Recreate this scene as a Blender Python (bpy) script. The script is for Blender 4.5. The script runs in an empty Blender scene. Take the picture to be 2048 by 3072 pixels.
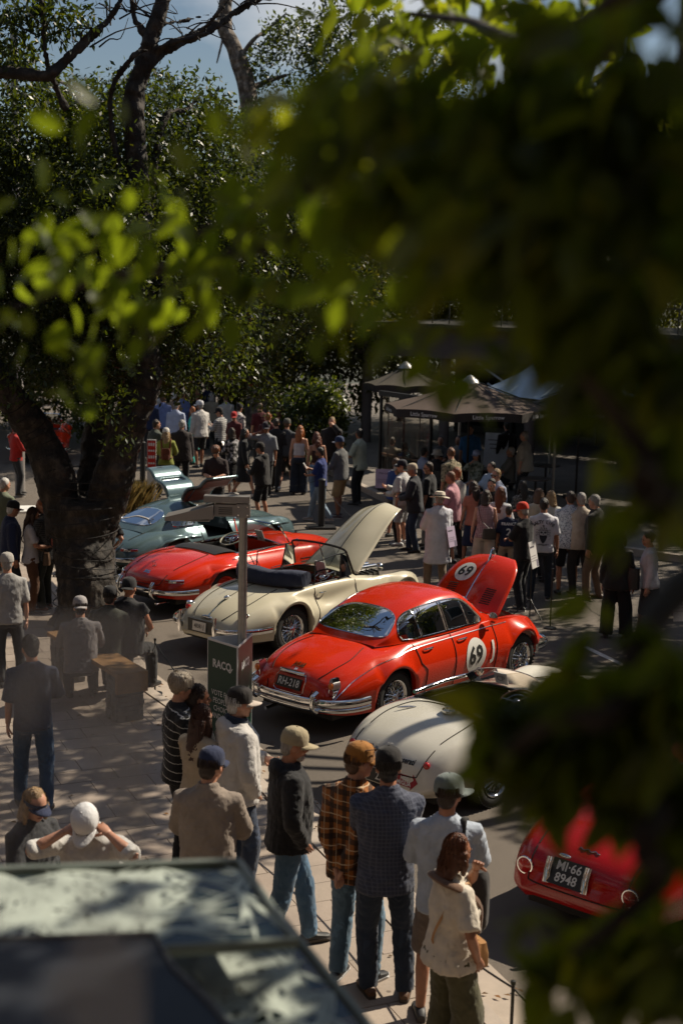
import bpy, math, random
import numpy as np
from mathutils import Matrix, Vector
from mathutils.bvhtree import BVHTree
R = math.radians
sc = bpy.context.scene
COL = sc.collection
rng = np.random.default_rng(7)
random.seed(7)

# ---------------------------------------------------------------- camera
CAMZ = 5.412
cd = bpy.data.cameras.new('camera')
cam = bpy.data.objects.new('camera', cd)
COL.objects.link(cam)
cd.sensor_fit = 'VERTICAL'
cd.sensor_height = 36.0
cd.sensor_width = 24.0
cd.lens = 36.0 * 4268.95 / 3072.0
cam.matrix_world = Matrix.Translation((0, 0, CAMZ)) @ Matrix.Rotation(math.pi / 2 - 0.160357, 4, 'X') @ Matrix.Rotation(0.0220367, 4, 'Z')
cd.clip_start = 0.05
cd.clip_end = 2000
cd.dof.use_dof = True
cd.dof.focus_distance = 16.5
cd.dof.aperture_fstop = 2.2
sc.camera = cam
# ---------------------------------------------------------------- world, sun, exposure
SUN_AZ = (0.85, 0.53)          # horizontal direction towards the sun
SUN_EL = R(43)
w = bpy.data.worlds.new('World')
sc.world = w
w.use_nodes = True
nt = w.node_tree
sky = nt.nodes.new('ShaderNodeTexSky')
sky.sky_type = 'NISHITA'
sky.sun_disc = False
sky.sun_elevation = SUN_EL
sky.sun_rotation = math.atan2(SUN_AZ[0], SUN_AZ[1])
sky.air_density = 1.0
sky.dust_density = 0.7
bgn = nt.nodes['Background']
nt.links.new(sky.outputs[0], bgn.inputs[0])
bgn.inputs[1].default_value = 0.05
sd = bpy.data.lights.new('sun', 'SUN')
sun = bpy.data.objects.new('sun', sd)
COL.objects.link(sun)
sd.energy = 5.0
sd.angle = R(0.53)
sd.color = (1.0, 0.885, 0.71)
n_ = math.hypot(*SUN_AZ)
sdir = Vector((SUN_AZ[0] / n_ * math.cos(SUN_EL), SUN_AZ[1] / n_ * math.cos(SUN_EL), math.sin(SUN_EL)))
sun.rotation_euler = sdir.to_track_quat('Z', 'Y').to_euler()
sun.location = (20, 10, 30)
vs = sc.view_settings
vs.view_transform = 'Standard'
vs.look = 'None'
vs.exposure = 0.33
vs.gamma = 1.0
vs.use_curve_mapping = False
sc.cycles.use_denoising = True
sc.cycles.max_bounces = 8
sc.cycles.diffuse_bounces = 2
sc.cycles.transparent_max_bounces = 16
sc.cycles.caustics_reflective = False
sc.cycles.caustics_refractive = False

# ---------------------------------------------------------------- materials
MATS = {}
def newmat(name):
    m = bpy.data.materials.new(name)
    m.use_nodes = True
    t = m.node_tree
    return m, t, t.nodes['Principled BSDF']
def N(t, kind, **kw):
    n = t.nodes.new(kind)
    for k, v in kw.items():
        if k.startswith('i_'):
            key = k[2:]
            n.inputs[int(key) if key.isdigit() else key].default_value = v
        else:
            setattr(n, k, v)
    return n
def rgba(c): return (c[0], c[1], c[2], 1.0)
def ramp(t, fac, stops):
    r = t.nodes.new('ShaderNodeValToRGB')
    e = r.color_ramp.elements
    while len(e) < len(stops): e.new(0.5)
    for i, (p, c) in enumerate(stops):
        e[i].position = p
        e[i].color = rgba(c)
    t.links.new(fac, r.inputs[0])
    return r.outputs[0]
def coords(t, scale=(1, 1, 1), rot=(0, 0, 0), kind='Object'):
    tc = t.nodes.new('ShaderNodeTexCoord')
    mp = N(t, 'ShaderNodeMapping')
    mp.inputs['Scale'].default_value = scale
    mp.inputs['Rotation'].default_value = rot
    t.links.new(tc.outputs[kind], mp.inputs[0])
    return mp.outputs[0]
def noise(t, vec, scale, detail=4, rough=0.55):
    n = N(t, 'ShaderNodeTexNoise')
    n.inputs['Scale'].default_value = scale
    n.inputs['Detail'].default_value = detail
    n.inputs['Roughness'].default_value = rough
    t.links.new(vec, n.inputs['Vector'])
    return n.outputs['Fac']
def bump(t, b, h, strength=0.3, dist=0.01):
    n = N(t, 'ShaderNodeBump')
    n.inputs['Strength'].default_value = strength
    n.inputs['Distance'].default_value = dist
    t.links.new(h, n.inputs['Height'])
    t.links.new(n.outputs[0], b.inputs['Normal'])
def mul(c, k): return (min(1, c[0] * k), min(1, c[1] * k), min(1, c[2] * k))

def plain(name, c, rough=0.6, metal=0.0, var=0.12, scale=6.0, bmp=0.0, bscale=40.0, coat=0.0, spec=0.5):
    """a plain surface with a little mottling"""
    key = ('plain', name)
    if key in MATS: return MATS[key]
    m, t, b = newmat(name)
    v = coords(t)
    if var:
        f = noise(t, v, scale)
        t.links.new(ramp(t, f, [(0.3, mul(c, 1 - var)), (0.7, mul(c, 1 + var))]), b.inputs['Base Color'])
    else:
        b.inputs['Base Color'].default_value = rgba(c)
    b.inputs['Roughness'].default_value = rough
    b.inputs['Metallic'].default_value = metal
    b.inputs['Coat Weight'].default_value = coat
    b.inputs['Coat Roughness'].default_value = 0.03
    b.inputs['Specular IOR Level'].default_value = spec
    if bmp: bump(t, b, noise(t, v, bscale, 3), bmp, 0.01)
    MATS[key] = m
    return m
def paint(name, c, rough=0.28, metal=0.0):
    key = ('paint', name)
    if key in MATS: return MATS[key]
    m, t, b = newmat(name)
    v = coords(t)
    f = noise(t, v, 2.5)
    t.links.new(ramp(t, f, [(0.3, mul(c, .96)), (0.7, mul(c, 1.04))]), b.inputs['Base Color'])
    d = noise(t, v, 60, 3)
    t.links.new(ramp(t, d, [(0.35, (rough * .85,) * 3), (0.75, (rough * 1.25,) * 3)]), b.inputs['Roughness'])
    b.inputs['Metallic'].default_value = metal
    b.inputs['Coat Weight'].default_value = .8
    b.inputs['Coat Roughness'].default_value = 0.03
    b.inputs['Specular IOR Level'].default_value = .12
    bump(t, b, noise(t, v, 7, 2), 0.03, 0.01)
    MATS[key] = m
    return m
def fabric(c, kind='plain', c2=(.8, .8, .8), k=1.0):
    """cloth: folds, weave and a pattern in object space"""
    key = ('fab', tuple(c), kind, tuple(c2), k)
    if key in MATS: return MATS[key]
    m, t, b = newmat('cloth_' + kind)
    v = coords(t)
    sep = N(t, 'ShaderNodeSeparateXYZ')
    t.links.new(v, sep.inputs[0])
    L = t.links.new
    def mth(op, a, bb=None, val=None):
        n = N(t, 'ShaderNodeMath', operation=op)
        L(a, n.inputs[0])
        if bb is not None: L(bb, n.inputs[1])
        if val is not None: n.inputs[1].default_value = val
        return n.outputs[0]
    def band(src, period, width, off=0.0):
        a = mth('MULTIPLY', src, val=1 / period)
        a = mth('ADD', a, val=100.0 + off)
        a = mth('FRACT', a)
        return mth('LESS_THAN', a, val=width)
    f = noise(t, v, 9)
    base = ramp(t, f, [(0.3, mul(c, .86)), (0.7, mul(c, 1.1))])
    def mix(fac, a, col, amt=1.0):
        n = N(t, 'ShaderNodeMix', data_type='RGBA')
        if amt != 1.0: fac = mth('MULTIPLY', fac, val=amt)
        L(fac, n.inputs[0]); L(a, n.inputs[6]); n.inputs[7].default_value = rgba(col)
        return n.outputs[2]
    X, Y, Z = sep.outputs
    if kind == 'stripe':
        base = mix(band(Z, .055 * k, .4), base, c2)
    elif kind == 'thinstripe':
        w1 = mth('MULTIPLY', X, val=.25)
        zz = mth('ADD', Z, w1)
        base = mix(band(zz, .075 * k, .09), base, c2)
    elif kind == 'plaid':
        ar = mth('ADD', X, mth('MULTIPLY', Y, val=.6))
        base = mix(band(ar, .11, .34), base, (.02, .012, .008), .8)
        base = mix(band(Z, .11, .34), base, (.02, .012, .008), .8)
        base = mix(band(ar, .11, .05, .42), base, c2, .8)
        base = mix(band(Z, .11, .06, .42), base, c2, .9)
    elif kind == 'check':
        ar = mth('ADD', X, mth('MULTIPLY', Y, val=.6))
        base = mix(band(ar, .03 * k, .3), base, c2, .6)
        base = mix(band(Z, .03 * k, .3), base, c2, .6)
    elif kind == 'print':
        vo = N(t, 'ShaderNodeTexVoronoi')
        vo.inputs['Scale'].default_value = 45 / k
        L(v, vo.inputs['Vector'])
        base = mix(mth('LESS_THAN', vo.outputs['Distance'], val=.38), base, c2)
    elif kind == 'camo':
        base = mix(mth('GREATER_THAN', noise(t, v, 16, 2), val=.53), base, c2)
    elif kind == 'fade':
        base = mix(mth('GREATER_THAN', noise(t, v, 5, 3), val=.6), base, c2, .35)
    L(base, b.inputs['Base Color'])
    b.inputs['Roughness'].default_value = .82
    b.inputs['Specular IOR Level'].default_value = .25
    b.inputs['Sheen Weight'].default_value = .15
    vv = coords(t, (1, 1, .45))
    fold = noise(t, vv, 9, 3, .6)
    weave = noise(t, v, 160, 2)
    s = N(t, 'ShaderNodeMath', operation='MULTIPLY_ADD')
    L(weave, s.inputs[0]); s.inputs[1].default_value = .06; L(fold, s.inputs[2])
    bump(t, b, s.outputs[0], .55, .035)
    MATS[key] = m
    return m
def skin(c):
    key = ('skin', tuple(c))
    if key in MATS: return MATS[key]
    m, t, b = newmat('skin')
    f = noise(t, coords(t), 18)
    t.links.new(ramp(t, f, [(0.3, mul(c, .88)), (0.7, (min(1, c[0] * 1.1), c[1] * 1.02, c[2]))]), b.inputs['Base Color'])
    b.inputs['Roughness'].default_value = .48
    b.inputs['Subsurface Weight'].default_value = .08
    b.inputs['Subsurface Radius'].default_value = (.02, .008, .005)
    b.inputs['Subsurface Scale'].default_value = .4
    bump(t, b, noise(t, coords(t), 110, 2), .12, .003)
    MATS[key] = m
    return m
def hairmat(c):
    key = ('hair', tuple(c))
    if key in MATS: return MATS[key]
    m, t, b = newmat('hair')
    v = coords(t, (1, 1, .12))
    f = noise(t, v, 95, 3, .6)
    t.links.new(ramp(t, f, [(0.25, mul(c, .4)), (0.7, mul(c, 1.45))]), b.inputs['Base Color'])
    b.inputs['Roughness'].default_value = .42
    bump(t, b, f, .9, .02)
    MATS[key] = m
    return m
def glassmat(name, tint=(.75, .8, .8), rough=0.0, dark=.55):
    key = ('glass', name)
    if key in MATS: return MATS[key]
    m, t, b = newmat(name)
    t.nodes.remove(b)
    tr = N(t, 'ShaderNodeBsdfTransparent')
    tr.inputs[0].default_value = rgba(mul(tint, dark))
    gl = N(t, 'ShaderNodeBsdfGlossy')
    gl.inputs['Roughness'].default_value = rough
    gl.inputs[0].default_value = (1, 1, 1, 1)
    fr = N(t, 'ShaderNodeFresnel')
    fr.inputs[0].default_value = 1.5
    mx = N(t, 'ShaderNodeMixShader')
    t.links.new(fr.outputs[0], mx.inputs[0])
    t.links.new(tr.outputs[0], mx.inputs[1])
    t.links.new(gl.outputs[0], mx.inputs[2])
    t.links.new(mx.outputs[0], t.nodes['Material Output'].inputs[0])
    MATS[key] = m
    return m
def leafmat(name, c, trans, spec=.5, rough=.32, tw=.45):
    key = ('leaf', name)
    if key in MATS: return MATS[key]
    m, t, b = newmat(name)
    gi = N(t, 'ShaderNodeNewGeometry')
    r = gi.outputs['Random Per Island']
    col = ramp(t, r, [(0.0, mul(c, .6)), (0.5, c), (1.0, (c[0] * 1.7, c[1] * 1.4, c[2] * 1.1))])
    t.links.new(col, b.inputs['Base Color'])
    b.inputs['Roughness'].default_value = rough
    b.inputs['Specular IOR Level'].default_value = spec
    tl = N(t, 'ShaderNodeBsdfTranslucent')
    col2 = ramp(t, r, [(0.0, mul(trans, .6)), (0.6, trans), (1.0, (trans[0] * 1.5, trans[1] * 1.2, trans[2]))])
    t.links.new(col2, tl.inputs[0])
    mx = N(t, 'ShaderNodeMixShader')
    mx.inputs[0].default_value = tw
    t.links.new(b.outputs[0], mx.inputs[1])
    t.links.new(tl.outputs[0], mx.inputs[2])
    t.links.new(mx.outputs[0], t.nodes['Material Output'].inputs[0])
    MATS[key] = m
    return m

# ---------------------------------------------------------------- mesh building
class MB:
    """collects shapes (vertices, faces, material index) for ONE mesh"""
    def __init__(s): s.v = []; s.f = []; s.m = []; s.n = 0
    def add(s, V, F, mi=0):
        V = np.asarray(V, float).reshape(-1, 3)
        s.v.append(V)
        for f in F: s.f.append(tuple(int(i) + s.n for i in f))
        s.m += [mi] * len(F)
        s.n += len(V)
        return s
    def verts(s): return np.concatenate(s.v) if s.v else np.zeros((0, 3))
    def xf(s, M):
        M = np.array(M)
        s.v = [V @ M[:3, :3].T + M[:3, 3] for V in s.v]
        return s
    def join(s, o, mi=None):
        s.add(o.verts(), o.f, 0)
        s.m[-len(o.f):] = [x if mi is None else mi for x in o.m] if o.f else []
        return s
    def box(s, c, size, rot=None, mi=0, taper=1.0):
        sx, sy, sz = [q / 2 for q in size]
        V = np.array([(x * sx * (taper if z > 0 else 1), y * sy * (taper if z > 0 else 1), z * sz) for z in (-1, 1) for x, y in ((-1, -1), (1, -1), (1, 1), (-1, 1))])
        if rot is not None: V = V @ np.array(rot).T
        return s.add(V + np.array(c), [(3, 2, 1, 0), (4, 5, 6, 7), (0, 1, 5, 4), (1, 2, 6, 5), (2, 3, 7, 6), (3, 0, 4, 7)], mi)
    def loft(s, rings, closed=True, cap=True, mi=0):
        rings = [np.asarray(r, float) for r in rings]
        n = len(rings[0])
        V = np.concatenate(rings)
        F = []
        for i in range(len(rings) - 1):
            for j in range(n if closed else n - 1):
                k = (j + 1) % n
                F.append((i * n + j, i * n + k, (i + 1) * n + k, (i + 1) * n + j))
        if cap and closed:
            F.append(tuple(range(n - 1, -1, -1)))
            F.append(tuple((len(rings) - 1) * n + j for j in range(n)))
        return s.add(V, F, mi)
    def tube(s, P, r, n=8, cap=True, flat=None, up=(0, 0, 1), mi=0, closed=False):
        """round (or flattened) tube along P; r scalar, list, or list of (a, b)"""
        P = np.asarray(P, float)
        m = len(P)
        rr = np.asarray(r, float)
        if rr.ndim == 0: rr = np.full((m, 2), float(r))
        elif rr.ndim == 1: rr = np.stack([rr, rr], 1)
        if closed: T = np.roll(P, -1, 0) - np.roll(P, 1, 0)
        else: T = np.gradient(P, axis=0)
        T /= np.linalg.norm(T, axis=1)[:, None] + 1e-12
        up = np.asarray(up, float)
        a = np.linspace(0, 2 * math.pi, n, endpoint=False)
        rings = []
        prev = None
        for i in range(m):
            u = up - T[i] * (up @ T[i]) if prev is None else prev - T[i] * (prev @ T[i])
            if np.linalg.norm(u) < 1e-3: u = np.array((1, 0, 0)) - T[i] * T[i][0]
            if np.linalg.norm(u) < 1e-3: u = np.array((0, 1, 0)) - T[i] * T[i][1]
            u /= np.linalg.norm(u)
            prev = u
            sd_ = np.cross(T[i], u)
            rings.append(P[i] + np.outer(np.cos(a) * rr[i, 0], sd_) + np.outer(np.sin(a) * rr[i, 1], u))
        if closed: rings.append(rings[0])
        return s.loft(rings, True, cap and not closed, mi)
    def cyl(s, a, b, r, r2=None, n=12, mi=0): return s.tube([a, b], [r, r if r2 is None else r2], n, mi=mi)
    def ell(s, c, r, n=12, m=8, rot=None, mi=0, zmin=-1.0, zmax=1.0):
        t = np.linspace(math.acos(zmax), math.acos(zmin), m + 1)
        a = np.linspace(0, 2 * math.pi, n, endpoint=False)
        V = np.stack([np.outer(np.sin(t), np.cos(a)), np.outer(np.sin(t), np.sin(a)), np.outer(np.cos(t), np.ones(n))], -1) * np.array(r)
        if rot is not None: V = V @ np.array(rot).T
        V = V + np.array(c)
        return s.loft(list(V[::-1]), True, True, mi)
    def lathe(s, prof, n=20, axis='z', c=(0, 0, 0), mi=0, cap=True):
        a = np.linspace(0, 2 * math.pi, n, endpoint=False)
        rings = []
        for r, h in prof:
            if axis == 'z': q = np.stack([r * np.cos(a), r * np.sin(a), np.full(n, h)], 1)
            elif axis == 'y': q = np.stack([r * np.sin(a), np.full(n, h), r * np.cos(a)], 1)
            else: q = np.stack([np.full(n, h), r * np.cos(a), r * np.sin(a)], 1)
            rings.append(q + np.array(c))
        return s.loft(rings, True, cap, mi)
    def grid(s, G, mi=0, mask=None):
        """G (a, b, 3)"""
        a, b = G.shape[:2]
        I = np.arange(a * b).reshape(a, b)
        F = np.stack([I[:-1, :-1], I[1:, :-1], I[1:, 1:], I[:-1, 1:]], -1)
        F = F[mask] if mask is not None else F.reshape(-1, 4)
        return s.add(G.reshape(-1, 3), F.tolist(), mi)
    def mesh(s, name, mats=(), smooth=True, auto=None):
        me = bpy.data.meshes.new(name)
        V = s.verts()
        me.from_pydata(V.tolist(), [], s.f)
        for m in (mats if isinstance(mats, (list, tuple)) else [mats]): me.materials.append(m)
        if len(set(s.m)) > 1: me.polygons.foreach_set('material_index', np.array(s.m, dtype=np.int32))
        if smooth:
            me.polygons.foreach_set('use_smooth', np.ones(len(me.polygons), dtype=bool))
            if auto: me.set_sharp_from_angle(angle=R(auto))
        me.update()
        return me
    def build(s, name, mats, parent=None, smooth=True, auto=40, clean=False):
        me = s.mesh(name, mats, smooth, auto)
        if clean:
            import bmesh
            bm = bmesh.new(); bm.from_mesh(me)
            bmesh.ops.remove_doubles(bm, verts=bm.verts, dist=1e-5)
            loose = [v for v in bm.verts if not v.link_faces]
            bmesh.ops.delete(bm, geom=loose, context='VERTS')
            bm.to_mesh(me); bm.free()
        return link(name, me, parent)
def link(name, data, parent=None):
    o = bpy.data.objects.new(name, data)
    COL.objects.link(o)
    if parent is not None: o.parent = parent
    return o
def thing(name, label, cat, loc=(0, 0, 0), rz=0.0, group=None):
    o = bpy.data.objects.new(name, None)
    COL.objects.link(o)
    o.empty_display_size = .2
    o.location = loc
    o.rotation_euler = (0, 0, rz)
    return tag(o, label, cat, group)
def tag(o, label, cat, group=None):
    o['label'] = label
    o['category'] = cat
    if group: o['group'] = group
    return o
def struct(o, kind='structure'):
    o['kind'] = kind
    return o
def Rz(a): return np.array(Matrix.Rotation(a, 3, 'Z'))
def Rx(a): return np.array(Matrix.Rotation(a, 3, 'X'))
def Ry(a): return np.array(Matrix.Rotation(a, 3, 'Y'))
def T4(loc=(0, 0, 0), rot=None):
    M = np.eye(4); M[:3, 3] = loc
    if rot is not None: M[:3, :3] = rot
    return M
def cr(P, n, closed=False):
    """Catmull-Rom through P, n samples per span"""
    P = np.asarray(P, float)
    m = len(P)
    out = []
    for i in range(m if closed else m - 1):
        if closed: a, b, c, d = P[(i - 1) % m], P[i], P[(i + 1) % m], P[(i + 2) % m]
        else: a, b, c, d = P[max(i - 1, 0)], P[i], P[i + 1], P[min(i + 2, m - 1)]
        t = np.linspace(0, 1, n, endpoint=False)[:, None]
        out.append(.5 * (2 * b + (c - a) * t + (2 * a - 5 * b + 4 * c - d) * t ** 2 + (3 * b - a - 3 * c + d) * t ** 3))
    o = np.concatenate(out)
    return o if closed else np.concatenate([o, P[-1:]])
def pch(xs, pts):
    """monotone cubic through pts [(x, y)...]"""
    p = np.array(pts, float); X, Y = p[:, 0], p[:, 1]
    h = np.diff(X); d = np.diff(Y) / h
    m = np.zeros(len(X))
    for i in range(1, len(X) - 1):
        if d[i - 1] * d[i] > 0:
            w1, w2 = 2 * h[i] + h[i - 1], h[i] + 2 * h[i - 1]
            m[i] = (w1 + w2) / (w1 / d[i - 1] + w2 / d[i])
    m[0], m[-1] = d[0], d[-1]
    xs = np.clip(np.asarray(xs, float), X[0], X[-1])
    i = np.clip(np.searchsorted(X, xs) - 1, 0, len(h) - 1)
    t = (xs - X[i]) / h[i]
    return (2 * t**3 - 3 * t**2 + 1) * Y[i] + (t**3 - 2 * t**2 + t) * h[i] * m[i] + (-2 * t**3 + 3 * t**2) * Y[i + 1] + (t**3 - t**2) * h[i] * m[i + 1]
FONT = {}
def text_mb(s, size=1.0, align='CENTER', bold=0.0, width=1.0, res=2):
    """flat text in the XY plane as an MB"""
    cu = bpy.data.curves.new('t', 'FONT')
    cu.body = s; cu.size = size; cu.align_x = align; cu.align_y = 'CENTER'; cu.offset = bold; cu.resolution_u = res
    cu.fill_mode = 'FRONT'
    o = bpy.data.objects.new('t', cu)
    me = bpy.data.meshes.new_from_object(o)
    V = np.empty(len(me.vertices) * 3); me.vertices.foreach_get('co', V); V = V.reshape(-1, 3)
    V[:, 0] *= width
    F = [tuple(p.vertices) for p in me.polygons]
    bpy.data.objects.remove(o); bpy.data.curves.remove(cu); bpy.data.meshes.remove(me)
    return MB().add(V, F)
def bvh_of(mb): return BVHTree.FromPolygons([tuple(v) for v in mb.verts()], mb.f)
def drop(bv, P, d, off=.004, start=4.0):
    """project points P along direction d on a surface; keep off it by off"""
    d = Vector(d).normalized()
    out = []
    last = None
    for p in P:
        h = bv.ray_cast(Vector(p) - d * start, d)
        if h[0] is None:
            q = np.array(p, float) if last is None else np.array(p, float)
        else:
            nn = h[1] if h[1].dot(d) < 0 else -h[1]
            q = np.array(h[0] + nn * off)
            last = q
        out.append(q)
    return np.array(out)
def vnoise(P, scale, seed=0):
    """vectorised value noise in [-1, 1]"""
    Q = np.asarray(P) * scale + 1000.0 + seed * 17.3
    I = np.floor(Q).astype(np.int64); Fr = Q - I
    Fr = Fr * Fr * (3 - 2 * Fr)
    def hsh(i, j, k):
        x = (i * 374761393 + j * 668265263 + k * 2147483647 + seed * 974711) & 0xffffffff
        x = ((x ^ (x >> 13)) * 1274126177) & 0xffffffff
        return ((x ^ (x >> 16)) & 0xffff) / 32767.5 - 1
    r = 0
    for a in (0, 1):
        for b in (0, 1):
            for c in (0, 1):
                wgt = (Fr[:, 0] if a else 1 - Fr[:, 0]) * (Fr[:, 1] if b else 1 - Fr[:, 1]) * (Fr[:, 2] if c else 1 - Fr[:, 2])
                r = r + wgt * hsh(I[:, 0] + a, I[:, 1] + b, I[:, 2] + c)
    return r
REM = []      # (object, voxel, smooth, wrinkle, seed, extra MB to append)
def remesh_later(o, voxel, smooth=2, wrinkle=0.0, seed=0, extra=None):
    md = o.modifiers.new('r', 'REMESH'); md.mode = 'VOXEL'; md.voxel_size = voxel; md.use_smooth_shade = True
    if smooth:
        s = o.modifiers.new('s', 'SMOOTH'); s.iterations = smooth; s.factor = .5
    REM.append((o, wrinkle, seed, extra))
def remesh_all():
    dg = bpy.context.evaluated_depsgraph_get()
    dg.update()
    done = []
    for o, wr, seed, extra in REM:
        me = bpy.data.meshes.new_from_object(o.evaluated_get(dg))
        done.append((o, me, wr, seed, extra))
    for o, me, wr, seed, extra in done:
        o.modifiers.clear()
        old = o.data
        V = np.empty(len(me.vertices) * 3); me.vertices.foreach_get('co', V); V = V.reshape(-1, 3)
        if wr:
            Nn = np.empty(len(V) * 3); me.vertices.foreach_get('normal', Nn); Nn = Nn.reshape(-1, 3)
            a, sc1 = wr if isinstance(wr, tuple) else (wr, 11.0)
            d = vnoise(V * (1, 1, .55), sc1, seed) + .55 * vnoise(V * (1, 1, 1.3), sc1 * 2.1, seed + 1)
            ridge = 1 - 2 * np.abs(vnoise(V * (.8, .8, 1.5) + .35 * d[:, None], sc1 * .8, seed + 2))
            V = V + Nn * ((d * .55 + ridge * .6) * a)[:, None]
        F = np.empty(len(me.loops), dtype=np.int32); me.loops.foreach_get('vertex_index', F)
        tot = np.empty(len(me.polygons), dtype=np.int32); me.polygons.foreach_get('loop_total', tot)
        mb = MB()
        if (tot == 4).all(): mb.add(V, F.reshape(-1, 4).tolist())
        else:
            st = np.concatenate([[0], np.cumsum(tot)[:-1]])
            mb.add(V, [F[s:s + k].tolist() for s, k in zip(st, tot)])
        if extra is not None: mb.join(extra)
        mats = [m for m in old.materials]
        o.data = mb.mesh(o.name, mats, True, None)
        bpy.data.meshes.remove(me); bpy.data.meshes.remove(old)
    REM.clear()
CHROME = plain('chrome', (.78, .79, .8), .07, 1.0, var=.02)
STEEL = plain('brushed_steel', (.42, .41, .4), .38, 1.0, var=.1, scale=20)
BLACK = plain('black_metal', (.012, .012, .013), .45, 0, var=.3)
RUBBER = plain('tyre_rubber', (.018, .018, .018), .75, 0, var=.25, scale=30, bmp=.3, bscale=120)
DARKIN = plain('dark_interior', (.012, .010, .009), .7, 0, var=.3, scale=12)

# ================================================================ the setting
KERB = np.array([(4.6, 2.0), (2.75, 7.0), (1.63, 9.86), (.67, 12.25), (-.16, 14.24), (-.98, 16.23), (-2.45, 18.93), (-3.35, 21.3), (-3.95, 22.8), (-4.75, 24.8), (-6.0, 27.2), (-8.6, 30.2), (-13, 34), (-22, 40)])
KC = cr(KERB, 6)
def offs(P, d):
    T = np.gradient(P, axis=0); T /= np.linalg.norm(T, axis=1)[:, None]
    return P + np.stack([-T[:, 1], T[:, 0]], 1) * d
def asphalt():
    m, t, b = newmat('asphalt')
    v = coords(t)
    sp = noise(t, v, 150, 2, .8)
    big = noise(t, v, .55, 5)
    c1 = ramp(t, sp, [(.30, (.038, .031, .026)), (.47, (.118, .098, .080)), (.60, (.185, .155, .127)), (.74, (.34, .30, .25))])
    c2 = ramp(t, big, [(.3, (.78, .78, .78)), (.7, (1.08, 1.06, 1.03))])
    mx = N(t, 'ShaderNodeMix', data_type='RGBA', blend_type='MULTIPLY')
    mx.inputs[0].default_value = 1.0
    t.links.new(c1, mx.inputs[6]); t.links.new(c2, mx.inputs[7])
    # old oil stains
    st = ramp(t, noise(t, v, 1.3, 2), [(.60, (1, 1, 1)), (.72, (.62, .6, .58))])
    m2 = N(t, 'ShaderNodeMix', data_type='RGBA', blend_type='MULTIPLY')
    m2.inputs[0].default_value = 1.0
    t.links.new(mx.outputs[2], m2.inputs[6]); t.links.new(st, m2.inputs[7])
    t.links.new(m2.outputs[2], b.inputs['Base Color'])
    b.inputs['Roughness'].default_value = .85
    bump(t, b, sp, .6, .012)
    return m
ASPH = asphalt()
def sheet(name, pts, z, mat, kind='structure', parent=None):
    o = MB().add([(p[0], p[1], z) for p in pts], [tuple(range(len(pts)))]).build(name, mat, parent, False)
    if parent is None: struct(o, kind)
    return o
sheet('ground', [(-900, -200), (900, -200), (900, 1500), (-900, 1500)], -.03, plain('far_ground', (.06, .065, .05), .9, var=.3, scale=.05))
sheet('road', [(-45, -6), (60, -6), (60, 75), (-45, 75)], 0.0, ASPH)
concrete = plain('gutter_concrete', (.36, .30, .245), .85, var=.16, scale=3, bmp=.25, bscale=90)
kerbc = plain('kerb_stone', (.40, .34, .285), .8, var=.12, scale=4, bmp=.2, bscale=70)
def strip(name, d0, d1, z0, z1, mat, parent=None):
    a, b = offs(KC, d0), offs(KC, d1)
    mb = MB()
    G = np.stack([np.c_[a, np.full(len(a), z0)], np.c_[b, np.full(len(b), z1)]], 1)
    mb.grid(G[:, ::-1])
    return mb.build(name, mat, parent, False)
struct(strip('gutter', 0, .42, .006, .03, concrete))
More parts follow.
